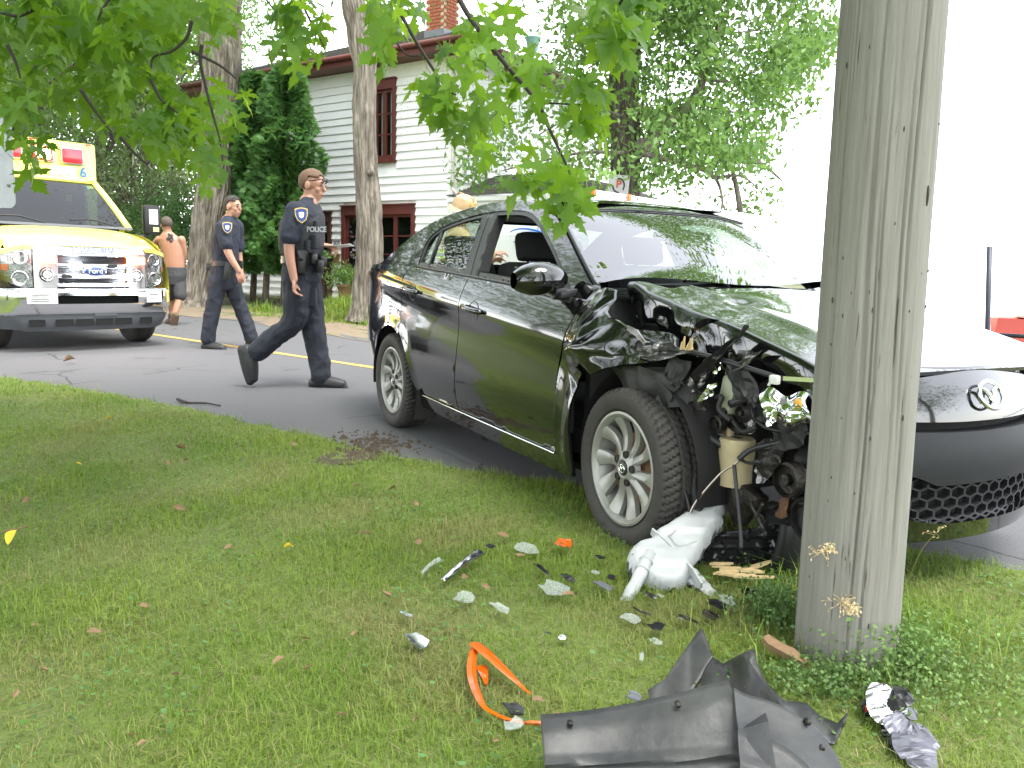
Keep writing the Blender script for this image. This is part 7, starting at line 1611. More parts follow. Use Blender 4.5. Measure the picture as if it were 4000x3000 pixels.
for sg in (-1, 1):
    mb = MB(); mb.grid(lambda a, b: (-1.42 - 1.15 * a, sg * (.985 - .01 * b), .50 + .98 * b), 6, 6); mb.obj('cab_door', 'amb_yellow', amb, True)
    mb = MB(); mb.grid(lambda a, b: (-1.35 - 1.2 * a - .35 * b * (1 - a), sg * (.90 - .14 * b), 1.50 + .52 * b), 4, 4); mb.obj('side_glass', 'windshield_glass', amb, True)
    mr = MB(); mr.box((-1.32, sg * 1.30, 1.62), (.09, .23, .40), bev=.04); mo = mr.obj('wing_mirror', 'black_paint', amb, True, 50)
    mb = MB(); mb.grid(lambda a, b: (-1.270, sg * (1.30 - .05 + .12 * a), 1.56 + .2 * b), 2, 2); mb.obj('mirror_note', 'paper', mo)
    mb = MB(); mb.grid(lambda a, b: (-1.270, sg * (1.30 - .0 + .08 * a), 1.46 + .06 * b), 2, 2); mb.obj('mirror_sticker', 'tape_yellow', mo)
    mb = MB(); mb.tube([(-1.40, sg * .97, 1.38), (-1.33, sg * 1.24, 1.39), (-1.33, sg * 1.28, 1.45)], .022, 8); mb.tube([(-1.55, sg * .97, 1.38), (-1.33, sg * 1.22, 1.40)], .016, 8); mb.obj('mirror_arm', 'black_paint', mo, True)
# box body
mb = MB(); mb.box((-4.75, 0, 1.66), (4.0, 2.34, 2.14), bev=.06); bx = mb.obj('box_body', 'amb_yellow', amb, True, 40)
FX = -2.74
for i, y in enumerate((-.92, -.46, 0.0, .46, .92)):
    lit = (i == 3)
    yv = {0: -.95, 1: -.52, 2: .02, 3: .42, 4: .82}[i]
    mb = MB(); mb.box((FX + .02, yv, 2.52), (.03, .32, .245), bev=.03); lo = mb.obj('box_light', 'amb_steel', bx, True, 40)
    mb = MB(); mb.box((FX + .045, yv, 2.52), (.05, .27, .20), bev=.025); mb.obj('light_lens', 'red_light', lo, True, 40)
    if lit:
        mb = MB(); mb.box((FX + .075, yv, 2.52), (.02, .19, .16), bev=.01); mb.obj('lit_bulb', 'lit_amber', lo, True, 40)
for y in (.99,):
    for k, ch_ in enumerate('6864'):
        o = mesh_text('unit_digit', ch_, .20, 'blue_paint', bx, .002, bold=.004); frame(o, (FX + .008, y - .02, 2.30 - .20 * k), (0, 1, 0), (0, 0, 1))
mb = MB(); mb.grid(lambda a, b: (FX + .008, .52 + .34 * a, 2.16 + .19 * b + .03 * a), 2, 2); st_ = mb.obj('crew_sticker', 'paper', bx)
o = mesh_text('sticker_text', 'LI', .07, 'black_paint', st_, .001); frame(o, (FX + .012, .68, 2.32), (0, 1, .05), (0, 0, 1)); o = mesh_text('sticker_text', 'CREW', .075, 'black_paint', st_, .001); frame(o, (FX + .012, .69, 2.24), (0, 1, .05), (0, 0, 1))
for y in (-1.05, -.3, .3, 1.05):
    mb = MB(); mb.box((FX + .01, y, 2.70), (.02, .06, .025), bev=.006); mb.obj('marker_light', 'red_light', bx, True, 40)
# wheels
aw = bpy.data.objects.new('wheel', None); COL.objects.link(aw); aw.parent = amb
mb = MB(); mb.lathe([(.21, -.10), (.25, -.12), (.33, -.125), (.375, -.11), (.392, -.085), (.396, -.04), (.39, -.035), (.39, -.028), (.396, -.024), (.396, .024), (.39, .028), (.39, .035), (.396, .04), (.392, .085), (.375, .11), (.33, .125), (.25, .12), (.21, .10)], 60, 'y'); mb.obj('tyre', 'rubber', aw, True, 40)
mb = MB(); mb.lathe([(.0, -.05), (.06, -.06), (.07, -.03), (.15, -.02), (.19, -.08), (.215, -.10), (.22, .1), (.0, .08)], 40, 'y'); mb.obj('rim', 'amb_steel', aw, True, 40)
aw.location = (-.86, -.84, .392)
for (x, y) in ((-.86, .84), (-5.3, -.95), (-5.3, .95)):
    w4 = copy_tree(aw, amb); w4.location = (x, y, .392)
    if y > 0: w4.rotation_euler = (0, 0, PI)
mb = MB(); mb.box((-2.6, 0, .52), (4.6, 1.2, .25)); mb.box((-.86, 0, .50), (.5, 1.4, .3)); mb.obj('chassis', 'void', amb)

# ================================================================ white service van with ladder
pbr('van_white', (0.80, 0.80, 0.80), 0.25, coat=.6, var=(2, .05)); pbr('van_blue', (0.02, 0.13, 0.55), .35); pbr('aluminium', (0.62, 0.63, 0.64), 0.3, metal=.9); pbr('orange_cap', (0.75, 0.13, 0.02), .45)
vd = Vector((.64, .768, 0)); van = thing('service_van', 'white service van with blue emblem and ladder on top, parked behind the car', 'van', (1.06, 11.5, .02), math.atan2(vd.y, vd.x))
# local x runs away from the road, y to the left (hidden side)
vprof = [(0, .30), (0, 1.55), (.08, 1.86), (.25, 1.93), (3.6, 1.95), (3.9, 1.86), (4.45, 1.22), (5.1, 1.05), (5.3, .85), (5.32, .30)]
mb = MB(); n_ = len(vprof)
for k, (y, ins_) in enumerate(((0.0, .05), (.03, .0), (1.88, .0), (1.92, .05))):
    for (x, z) in vprof: mb.v.append((x + (ins_ if x < 1 else -ins_), y + .08 * max(0, (z - 1.0)) * (1 if k < 2 else -1), z - (ins_ if z > 1 else 0)))
for k in range(3):
    for i in range(n_): j = (i + 1) % n_; mb.f.append((k * n_ + i, k * n_ + j, (k + 1) * n_ + j, (k + 1) * n_ + i))
mb.f.append(tuple(range(n_))); mb.f.append(tuple(3 * n_ + i for i in reversed(range(n_))))
mb.obj('body', 'van_white', van)
mb = MB(); mb.grid(lambda a, b: (2.7 + .85 * a + .35 * (1 - b) * a, -.004 + .08 * max(0, .12 + .4 * b), 1.15 + .58 * b), 4, 4); mb.obj('side_window', 'room_dark', van)
for x in (.9, 4.3):
    mb = MB(); mb.lathe([(.0, -.05), (.2, -.06), (.22, -.04), (.32, -.02), (.33, .1), (.33, .2)], 30, 'y', (x, .05, .33)); mb.obj('wheel', 'rubber', van, True, 40)
lg = MB(); lg.tube([(-.012, 1.10 + .40 * math.cos(a), 1.50 + .13 * math.sin(a) + .05 * math.cos(a)) for a in np.linspace(.3, 5.6, 40)], [.006 + .014 * math.sin(PI * i / 39) for i in range(40)], 6); lg.obj('emblem_ring', 'van_blue', van, True)
lg = MB(); lg.tube([(-.012, 1.10 + .22 * math.cos(a), 1.53 + .06 * math.sin(a)) for a in np.linspace(-.5, 3.4, 20)], .010, 6); lg.obj('emblem_swoosh', 'van_blue', van, True)
o = mesh_text('lettering', 'm', .26, 'van_blue', van, .002, bold=.008); frame(o, (-.006, 1.06, 1.24), (0, -1, 0), (0, 0, 1))
mb = MB(); mb.box((-.004, .96, 1.0), (.006, .012, 1.4)); mb.obj('door_gap', 'room_dark', van)
for x in (.6, 3.2):
    mb = MB(); mb.tube([(x, .15, 1.95), (x, .15, 2.08), (x, 1.75, 2.08), (x, 1.75, 1.95)], .02, 6); mb.obj('roof_rack', 'aluminium', van)
ld = thing('ladder', 'long aluminium extension ladder with orange end caps on the van roof', 'ladder', Vector((1.06, 11.5, 2.12)) + vd * .25, math.atan2(vd.y, vd.x))
for (y, z, x0, L) in ((.20, .045, 0.0, 6.2), (.62, .045, 0.0, 6.2), (.24, -.035, .9, 5.6), (.58, -.035, .9, 5.6)):
    mb = MB(); mb.box((x0 + L / 2, y, z), (L, .012, .075)); mb.box((x0 + L / 2, y + .012, z + .033), (L, .03, .008)); mb.box((x0 + L / 2, y + .012, z - .033), (L, .03, .008)); mb.obj('rail', 'aluminium', ld)
for k in range(19):
    mb = MB(); mb.tube([(.25 + k * .31, .205, .045), (.25 + k * .31, .615, .045)], .016, 8); mb.obj('rung', 'aluminium', ld); mb = MB(); mb.ell((.25 + k * .31, .192, .045), (.02, .006, .024), 8, 6); mb.obj('rung_end', 'valance', ld)
for (x, y) in ((.0, .2), (0, .62), (.92, .2)):
    mb = MB(); mb.box((x + .03, y, .045), (.08, .05, .10), bev=.01); mb.obj('end_cap', 'orange_cap', ld, True, 40)

# ================================================================ fence, boat, sign at the right and left edges
pbr('galvanised', (0.045, 0.047, 0.065), 0.5, metal=.5, var=(20, .2))
fb_ = G(2133, 720, .52) if False else AT(2133, 720, 8.5); fdir = Vector((.83, -.56, 0)).normalized()
fen_ = thing('chain_link_fence', 'low chain-link fence with a leaning tall steel post by the water', 'fence', (fb_.x, fb_.y, fb_.z - 1.15), math.atan2(fdir.y, fdir.x))
tp = AT(2137, 532, 8.5); dx_ = Vector((tp.x - fb_.x, tp.y - fb_.y, 0)); 
mb = MB(); mb.tube([(0, 0, 0), (dx_.dot(fdir) * .0, 0, 1.15), (dx_.dot(fdir) + .0, 0, 1.15 + tp.z - fb_.z)], .026, 10); mb.obj('tall_post', 'galvanised', fen_, True)
mb = MB(); mb.tube([(-.0, 0, 1.14), (9, 0, 1.14)], .022, 8); mb.obj('top_rail', 'galvanised', fen_, True)
for x in (3, 6, 9):
    mb = MB(); mb.tube([(x, 0, 0), (x, 0, 1.2)], .024, 8); mb.obj('post', 'galvanised', fen_, True)
mb = MB(); d5 = .058
for k in range(-22, 150):
    for sg in (1, -1):
        x0 = k * d5; pts = []
        xa, za = x0, 0.02; xb, zb_ = x0 + sg * 1.12, 1.13
        if min(xa, xb) < 0 or max(xa, xb) > 9: 
            continue
        mb.tube([(xa, 0, za), (xb, 0, zb_)], .002, 3, cap=False)
o = mb.obj('wire_mesh', 'galvanised', fen_); o['kind'] = 'stuff'
bt = AT(2200, 690, 16); boat = thing('motor_boat', 'red-hulled motor boat with pale canopy moored beyond the fence', 'boat', (bt.x + 1.95, bt.y + .3, -1.0), R(172)); zh2 = bt.z + 1.0
pbr('boat_red', (.42, .06, .04), .35); pbr('boat_cream', (.62, .66, .60), .5); glass_mat('boat_glass', (.7, .85, .8), refl=.1, dens=.7)
mb = MB(); mb.grid(lambda a, b: (-2.1 + 4.2 * a, (-.85 + 1.7 * b) * (1 - .8 * max(0, (a - .6) / .4) ** 2) , zh2 * (.25 + .75 * abs(-1 + 2 * b) ** .6)), 16, 12); mb.obj('hull', 'boat_red', boat, True)
mb = MB(); mb.box((-.3, 0, zh2 + .03), (3.4, 1.6, .08), bev=.03); mb.obj('deck', 'boat_cream', boat, True, 40)
mb = MB(); mb.grid(lambda a, b: (-1.5 + 1.6 * a, -.75 + 1.5 * b, zh2 + .65 + .12 * math.sin(PI * b)), 6, 8); mb.obj('canopy', 'boat_cream', boat, True)
mb = MB(); mb.grid(lambda a, b: (.2 + .3 * (1 - b), -.7 + 1.4 * a, zh2 + .08 + .5 * b), 6, 3); mb.obj('windscreen', 'boat_glass', boat)
for (x, y) in ((-1.4, -.7), (-1.4, .7), (.0, -.7), (.0, .7)):
    mb = MB(); mb.tube([(x, y, zh2), (x, y, zh2 + .68)], .02, 6); mb.obj('canopy_pole', 'boat_cream', boat)
mb = MB(); mb.box((-2.25, 0, zh2 * .75), (.3, .3, .5), bev=.06); mb.obj('outboard', 'black_paint', boat, True, 40)
# grey metal sign seen from behind at the left edge
sr = AT(37, 335, 3.3); sgn = thing('road_sign', 'back of a worn grey metal sign hanging into the frame edge', 'sign', (sr.x - .26, sr.y, 0), R(-6)); pbr('sign_back', (.36, .38, .40), .42, metal=.5, var=(9, .3), bump=(60, .2, .002), base2=(.24, .25, .26))
sz = sr.z; hh_ = .205
mb = MB(); poly = [(-.26, -hh_)] + [(.26 - .025 + .025 * math.sin(a), -hh_ + .025 - .025 * math.cos(a)) for a in np.linspace(0, PI / 2, 6)] + [(.26 - .025 + .025 * math.cos(a), hh_ - .025 + .025 * math.sin(a)) for a in np.linspace(0, PI / 2, 6)] + [(-.26, hh_)]
mb.prism(poly, (0, .004, 0), (0, 0, sz), (1, 0, 0), (0, 0, 1)); mb.obj('sign_plate', 'sign_back', sgn)
mb = MB(); mb.box((-.05, -.03, sz / 2 + .1), (.05, .05, sz + .3)); mb.obj('sign_post', 'galvanised', sgn)
for z in (-.12, .12):
    mb = MB(); mb.tube([(.236, -.004, sz + z), (.236, .008, sz + z)], .006, 8); mb.obj('rivet', 'bare_metal', sgn)
# ================================================================ people
pbr('skin', (0.36, 0.19, 0.13), 0.5, var=(14, .12), bump=(120, .1, .002)); pbr('skin_tan', (0.38, 0.19, 0.125), 0.5, var=(8, .15))
pbr('navy', (0.017, 0.021, 0.036), 0.85, var=(9, .3), bump=(70, .5, .006)); pbr('navy_trouser', (0.013, 0.016, 0.026), 0.8, var=(6, .3), bump=(45, .6, .008))
pbr('vest_black', (0.014, 0.016, 0.022), 0.75, bump=(120, .5, .004)); pbr('boot_black', (0.014, 0.014, 0.015), 0.5, bump=(90, .3, .003)); pbr('leather', (0.010, 0.010, 0.011), .35)
pbr('hair_brown', (0.11, 0.062, 0.035), .7, bump=(160, .8, .006)); pbr('hair_dark', (0.03, 0.022, 0.018), .7, bump=(160, .8, .006)); pbr('hair_greybrown', (0.07, 0.055, 0.045), .8, bump=(160, .8, .006))
pbr('vest_text', (.30, .31, .33), .6); pbr('gold', (0.50, 0.36, 0.10), .4); pbr('patch_blue', (0.03, 0.05, 0.20), .6); pbr('patch_white', (0.7, 0.7, 0.7), .6); pbr('lip', (0.40, 0.16, 0.13), .5); pbr('eye_dark', (.03, .02, .02), .3)
pbr('short_grey', (0.045, 0.045, 0.05), .85, bump=(60, .4, .006)); pbr('shoe_brown', (0.10, 0.065, 0.04), .7); pbr('tattoo', (0.07, 0.055, 0.06), .6)
pbr('bunker_tan', (0.42, 0.30, 0.16), .85, bump=(50, .5, .008)); pbr('hi_vis', (0.55, 0.75, 0.08), .5); pbr('helmet_tan', (0.38, 0.26, 0.13), .35, coat=.4); pbr('silver_tape', (.55, .56, .58), .4)
def loft_h(mb, st, n=20):
    """stations (x,y,z,rx,ry[,rot]) -> closed loft of horizontal ellipses"""
    o = len(mb.v)
    for s in st:
        x, y, z, rx, ry = s[:5]; ra = s[5] if len(s) > 5 else 0
        for k in range(n):
            a = 2 * PI * k / n; cx_, cy_ = rx * math.cos(a), ry * math.sin(a); mb.v.append((x + cx_ * math.cos(ra) - cy_ * math.sin(ra), y + cx_ * math.sin(ra) + cy_ * math.cos(ra), z))
    for i in range(len(st) - 1):
        for k in range(n): k2 = (k + 1) % n; mb.f.append((o + i * n + k, o + i * n + k2, o + (i + 1) * n + k2, o + (i + 1) * n + k))
    mb.f.append(tuple(o + k for k in reversed(range(n)))); mb.f.append(tuple(o + (len(st) - 1) * n + k for k in range(n))); return mb
def limb(mb, pts, rads, n=12):
    C = [Vector(p) for p in crv(pts, 5)]; Rr = [q[0] for q in crv([(r,) for r in rads], 5)]; mb.tube(C, Rr, n)
    for p, r in ((C[0], Rr[0]), (C[-1], Rr[-1])): mb.ell(p, (r, r, r), 12, 8)
    for p, r in zip(pts[1:-1], rads[1:-1]): mb.ell(p, (r * 1.0, r * 1.0, r * 1.0), 12, 8)
    return mb
def fuse(mb, name, mat, parent, vox=.009, it=6, wrinkle=0.0, seed=0.0, ws=9.0):
    o = mb.obj(name, mat, parent, True); m = o.modifiers.new('r', 'REMESH'); m.mode = 'VOXEL'; m.voxel_size = vox; m.use_smooth_shade = True
    s = o.modifiers.new('s', 'SMOOTH'); s.iterations = it; s.factor = .5
    bake(o, name); me = o.data; me.materials.clear(); me.materials.append(M(mat))
    me.polygons.foreach_set('use_smooth', [True] * len(me.polygons))
    if wrinkle:
        n = len(me.vertices); co = np.zeros(n * 3); me.vertices.foreach_get('co', co); co = co.reshape(-1, 3); nm = np.zeros(n * 3); me.vertices.foreach_get('normal', nm); nm = nm.reshape(-1, 3)
        q = co * np.array([1, 1, .8]); d = wrinkle * (vnoise(q, ws, seed) + .5 * (1 - 2 * np.abs(vnoise(q, ws * 1.9, seed + 3)))); co = co + nm * d[:, None]; me.vertices.foreach_set('co', co.ravel()); me.update()
    return o
def hand(mb, w_, d, nrm, size=.185, curl=.6, side=1):
    """palm with four fingers and a thumb: wrist w_, direction d, palm normal nrm"""
    d = Vector(d).normalized(); nrm = Vector(nrm); nrm = (nrm - d * nrm.dot(d)).normalized(); s = d.cross(nrm) * side; w_ = Vector(w_); pl = size * .5
    for k in range(4):
        off = (k - 1.5) * .020; limb(mb, [w_ + s * off * .5, w_ + d * pl * .5 + s * off, w_ + d * pl + s * off], [.014, .0135, .0115], 8)
    for k, ln in enumerate((.072, .082, .077, .058)):
        off = (k - 1.5) * .0215; p = w_ + d * pl + s * off; d1 = (d + nrm * curl * .7).normalized(); d2 = (d + nrm * curl * 2.2).normalized()
        limb(mb, [p, p + d1 * ln * .5, p + d1 * ln * .5 + d2 * ln * .5], [.0105, .0095, .0075], 8)
    p = w_ + d * .03 - s * .030; limb(mb, [w_ + d * .012 - s * .012, p, p + (d * .8 - s * .4 + nrm * .5).normalized() * .04, p + (d + nrm * .7).normalized() * .07], [.014, .013, .011, .0085], 8)
def head(mb, c, f, s=1.0):
    """skull, jaw, nose, ears; c centre, f facing direction"""
    c = Vector(c); f = Vector(f).normalized(); up = Vector((0, 0, 1)); sd_ = up.cross(f).normalized(); up = f.cross(sd_); rot = Matrix((f, sd_, up)).transposed(); E = lambda p, r: mb.ell(c + rot @ Vector(p) * s, tuple(q * s for q in r), 14, 10, rot)
    E((-.012, 0, .028), (.098, .076, .092)); E((.024, 0, -.045), (.066, .058, .072)); E((.038, 0, -.088), (.036, .034, .030)); E((.06, 0, .02), (.032, .055, .045))
    limb(mb, [c + rot @ Vector((.082, 0, .022)) * s, c + rot @ Vector((.104, 0, -.016)) * s], [.010 * s, .014 * s], 8); E((.080, 0, .036), (.014, .046, .012)); E((.078, 0, -.052), (.018, .026, .012))
    for q in (1, -1): E((-.006, q * .083, -.004), (.022, .013, .036)); E((.062, q * .040, -.020), (.022, .020, .022))
    return rot
def face(parent, c, rot, s=1.0):
    c = Vector(c)
    for q in (1, -1):
        m = MB(); m.ell(c + rot @ Vector((.087, q * .032, .014)) * s, (.010 * s, .013 * s, .006 * s), 10, 6, rot); m.obj('eye', 'eye_dark', parent, True)
        m = MB(); m.tube([c + rot @ Vector((.092, q * .016, .036)) * s, c + rot @ Vector((.088, q * .048, .038)) * s], .0045 * s, 6); m.obj('eyebrow', 'hair_dark', parent, True)
    m = MB(); m.ell(c + rot @ Vector((.094, 0, -.053)) * s, (.006 * s, .022 * s, .006 * s), 10, 6, rot); m.obj('mouth', 'lip', parent, True)
def hair(parent, c, rot, mat, s=1.0, front=.045, low=-.03, th=.018):
    m = MB(); c = Vector(c); m.ell((0, 0, 0), (.098 * s + th, .076 * s + th, .092 * s + th), 32, 24); V = [Vector(v) for v in m.v]; keep = []
    for f_ in m.f:
        p = sum((V[i] for i in f_), Vector()) / len(f_)
        if (p.z > -.06 * s and p.x < -.02) or (p.z > front * s and p.x < .085 * s - max(0, .09 * s - p.z) * .2) or (p.z > low and p.x < .01): keep.append(f_)
    m.f = keep; m.v = [tuple(c + rot @ (v + Vector((-.014, 0, .030)) * s) + rot @ Vector((0, 0, 1)) * 0) for v in V]; o = m.obj('hair', mat, parent, True); md = o.modifiers.new('t', 'SOLIDIFY'); md.thickness = .012; md.offset = -1; bake(o, 'hair'); nn_ = len(o.data.vertices); co = np.zeros(nn_ * 3); o.data.vertices.foreach_get('co', co); co = co.reshape(-1, 3); co += (np.c_[vnoise(co, 60, 1), vnoise(co, 60, 5), vnoise(co, 60, 9)]) * .006; o.data.vertices.foreach_set('co', co.ravel()); o.data.update(); return o
def boot(mb, ank, toe_dir, s=1.0, up=Vector((0, 0, 1)), L=.20):
    ank = Vector(ank); d = Vector(toe_dir).normalized(); u = up; sole = ank - u * .085
    limb(mb, [ank + u * .08, ank + u * .01, sole + u * .055 - d * .03], [.060, .060, .056], 12); limb(mb, [sole + u * .052 - d * .045, sole + u * .062 + d * .05, sole + u * .052 + d * L * .70, sole + u * .045 + d * L], [.052, .062, .056, .046], 12)
    limb(mb, [sole + u * .012 - d * .06, sole + u * .012 + d * L * .5, sole + u * .014 + d * (L + .02)], [.040, .045, .040], 10)
def patch(parent, c, n_, up, s):
    n_ = Vector(n_).normalized(); up = Vector(up); up = (up - n_ * up.dot(n_)).normalized(); rt_ = up.cross(n_)
    sh = [(-.5, .5), (-.25, .58), (0, .62), (.25, .58), (.5, .5), (.48, 0), (.34, -.38), (0, -.62), (-.34, -.38), (-.48, 0)]
    for sc_, m_, off in ((1.0, 'gold', 0), (.84, 'patch_blue', .003), (.40, 'patch_white', .006)):
        m = MB(); m.prism([(a * s * sc_, b * s * sc_) for a, b in sh], tuple(n_ * .003), Vector(c) + n_ * off, rt_, up); m.obj('shoulder_patch', m_, parent)
def pxj(base, u, v, y): return AT(u, v, y) - base
q2 = lambda a, b: ((700 + .603 * a) / KPX, (600 + .603 * b) / KPX)

# ---------------------------------------------------------------- officer walking past the car
Y1 = 7.14; B1 = Vector((AT(715, 838, Y1).x - .12, Y1, 0)); o1 = thing('person', 'police officer in black vest walking with a paper, sunglasses on his forehead', 'person', B1)
J = lambda a, b, dy=0.0: pxj(B1, *q2(a, b), Y1 + dy)
hc1 = J(866, 210, .02); fdir1 = Vector((.97, -.22, -.16))
body = MB(); rot1 = head(body, hc1, fdir1, 1.09); nk = J(838, 318); limb(body, [hc1 + Vector((-.02, 0, -.05)), nk + Vector((0, 0, -.03))], [.056, .062]); limb(body, [nk, J(800, 480), J(790, 680)], [.08, .12, .11])
sh_n, el_n, wr_n = J(752, 375, -.20), J(712, 600, -.25), J(745, 815, -.24); limb(body, [sh_n, el_n, wr_n], [.058, .046, .031])
sh_f, el_f, wr_f = J(865, 370, .20), J(850, 560, .24), J(925, 590, .06); limb(body, [sh_f, el_f, wr_f], [.056, .044, .030])
hand(body, wr_n, (.0, -.02, -1), (.8, .1, 0), .19, 1.4); hand(body, wr_f, (.9, -.3, -.15), (0, .2, -1), .18, .7, -1)
limb(body, [J(820, 780, .07), J(862, 1080, .07), J(915, 1450, .05)], [.08, .055, .045]); limb(body, [J(765, 780, -.08), J(752, 1060, -.08), J(620, 1190, -.08), J(490, 1285, -.09)], [.08, .055, .05, .045])
bo = fuse(body, 'body', 'skin', o1, .0075, 2); face(bo, hc1, rot1, 1.09)
hair(bo, hc1, rot1, 'hair_brown', 1.09, th=.011)
sh1 = MB(); loft_h(sh1, [(*J(790, 700)[:2], J(790, 700).z, .150, .175), (*J(785, 620)[:2], J(785, 620).z, .160, .185), (*J(790, 500)[:2], J(790, 500).z, .172, .20), (*J(800, 400)[:2], J(800, 400).z, .158, .215), (*J(815, 345)[:2], J(815, 345).z, .105, .17), (*J(830, 305)[:2], J(830, 305).z, .072, .085), (*J(838, 290)[:2], J(838, 290).z, .068, .075)])
limb(sh1, [sh_n, J(728, 470, -.235), J(716, 540, -.25)], [.082, .080, .076]); limb(sh1, [sh_f, J(860, 480, .23), J(852, 530, .24)], [.080, .077, .072])
so = fuse(sh1, 'shirt', 'navy', o1, .009, 3, .009, 2, 10); patch(so, J(792, 400, -.300), (.25, -1, .15), (-.05, 0, 1), .105)
vs = MB(); loft_h(vs, [(*J(795, 655)[:2], J(795, 655).z, .178, .20), (*J(792, 560)[:2], J(792, 560).z, .192, .210), (*J(800, 450)[:2], J(800, 450).z, .188, .195), (*J(808, 390)[:2], J(808, 390).z, .168, .165), (*J(815, 345)[:2], J(815, 345).z, .12, .135), (*J(822, 322)[:2], J(822, 322).z, .09, .12)])
vo = fuse(vs, 'vest', 'vest_black', o1, .009, 3, .005, 5, 14); c_ = None
for (a, b, w_, h_) in ((880, 570, .09, .12), (835, 600, .07, .10), (895, 470, .05, .09)):
    m = MB(); m.box(J(a, b, -.185), (w_, .06, h_), Matrix.Rotation(R(-38), 3, 'Z'), bev=.012); m.obj('pouch', 'vest_black', vo, True, 40)
o = mesh_text('lettering', 'POLICE', .060, 'vest_text', vo, .001, align='LEFT', bold=.002); frame(o, J(826, 492, -.222), (.80, -.35, 0), (0, 0, 1))
tr = MB(); loft_h(tr, [(*J(800, 690)[:2], J(800, 690).z, .155, .180), (*J(795, 760)[:2], J(795, 760).z, .168, .19), (*J(795, 820)[:2], J(795, 820).z, .162, .18), (*J(790, 870)[:2], J(790, 870).z, .11, .15)])
limb(tr, [J(820, 800, .07), J(862, 1080, .07), J(905, 1300, .06), J(922, 1440, .05)], [.122, .100, .092, .090]); limb(tr, [J(765, 800, -.08), J(752, 1060, -.08), J(620, 1190, -.08), J(505, 1280, -.09)], [.122, .100, .088, .082])
to = fuse(tr, 'trousers', 'navy_trouser', o1, .010, 3, .017, 8, 6)
m = MB(); m.box(J(842, 930, -.06), (.13, .07, .16), bev=.015); m.obj('cargo_pocket', 'navy_trouser', to, True, 40)
bt1 = MB(); boot(bt1, J(905, 1462, .05), (1, -.1, 0), L=.21); fuse(bt1, 'boot', 'boot_black', o1, .008, 3)
bt2 = MB(); bd = (J(490, 1495, -.09) - J(440, 1300, -.09)).normalized(); boot(bt2, J(470, 1300, -.09), bd, up=Vector((-bd.z, 0, bd.x)).normalized() * (1 if -bd.z > 0 else -1) if False else Vector((.97, 0, .25)), L=.20); fuse(bt2, 'boot', 'boot_black', o1, .008, 3)
bl_ = MB(); zbl = J(800, 690).z; loft_h(bl_, [(*J(798, 690)[:2], zbl - .03, .178, .205), (*J(798, 690)[:2], zbl + .03, .178, .205)], 28); be = bl_.obj('duty_belt', 'leather', o1, True, 40)
for (a, b, dy, dm, rz) in ((800, 700, -.20, (.07, .06, .20), -.1), (905, 730, -.14, (.07, .06, .11), -.7), (925, 700, -.08, (.07, .06, .09), -.8), (870, 680, -.17, (.05, .05, .09), -.5)):
    m = MB(); m.box(J(a, b, dy), dm, Matrix.Rotation(rz, 3, 'Z') @ Matrix.Rotation(.12, 3, 'Y'), bev=.012); m.obj('belt_pouch', 'leather', be, True, 40)
m = MB(); limb(m, [J(772, 640, -.22), J(790, 680, -.225)], [.020, .022]); m.obj('pistol_grip', 'leather', be, True)
gl_ = MB(); gc = hc1 + rot1 @ Vector((.108, 0, .064))
for q in (1, -1): gl_.ell(gc + rot1 @ Vector((0, q * .034, 0)), (.006, .030, .019), 12, 8, rot1); gl_.tube([gc + rot1 @ Vector((-.004, q * .064, .006)), hc1 + rot1 @ Vector((.04, q * .086, .044)), hc1 + rot1 @ Vector((-.02, q * .086, .030))], .0045, 6)
gl_.tube([gc + rot1 @ Vector((.002, -.02, .006)), gc + rot1 @ Vector((.002, .02, .006))], .004, 6); gl_.obj('sunglasses', 'leather', o1, True); o1.children[-1]['kind'] = 'stuff'
pp = wr_f + Vector((.15, -.03, -.02)); m = MB(); m.grid(lambda a, b: (B1.x + pp.x - .10 + .22 * a, B1.y + pp.y - .10 + .18 * b, pp.z + .012 + .02 * a * a - .015 * b), 6, 4); o = m.obj('paper_sheet', 'paper', None, True); solid(o, .0015); tag(o, 'folded white paper sheet held by the walking officer', 'paper')

# ---------------------------------------------------------------- second officer behind
Y2 = 10.25; B2 = Vector((AT(495, 752, Y2).x, Y2, 0)); o2 = thing('person', 'dark-haired police officer in short-sleeved navy uniform standing with legs apart', 'person', B2)
J = lambda a, b, dy=0.0: pxj(B2, *q2(a, b), Y2 + dy)
hc2 = J(350, 348); body = MB(); rot2 = head(body, hc2, (.93, -.35, -.05), 1.07); limb(body, [hc2 + Vector((-.02, 0, -.05)), J(325, 430)], [.06, .066]); limb(body, [J(320, 440), J(305, 560), J(295, 700)], [.09, .13, .12])
sh_n, el_n, wr_n = J(285, 480, -.21), J(318, 640, -.26), J(388, 760, -.24); limb(body, [sh_n, el_n, wr_n], [.062, .048, .033]); hand(body, wr_n, (.15, -.02, -1), (-.1, .9, 0), .19, .9)
sh_f, el_f, wr_f = J(370, 470, .21), J(385, 640, .25), J(400, 770, .22); limb(body, [sh_f, el_f, wr_f], [.06, .046, .032]); hand(body, wr_f, (.2, 0, -1), (-.1, -.9, 0), .19, .9, -1)
limb(body, [J(250, 800, -.08), J(215, 1010, -.09), J(190, 1200, -.10)], [.08, .055, .045]); limb(body, [J(335, 800, .07), J(395, 980, .08), J(468, 1190, .10)], [.08, .055, .045])
bo = fuse(body, 'body', 'skin', o2, .009, 3); face(bo, hc2, rot2, 1.07); hair(bo, hc2, rot2, 'hair_dark', 1.07, front=.042, th=.013)
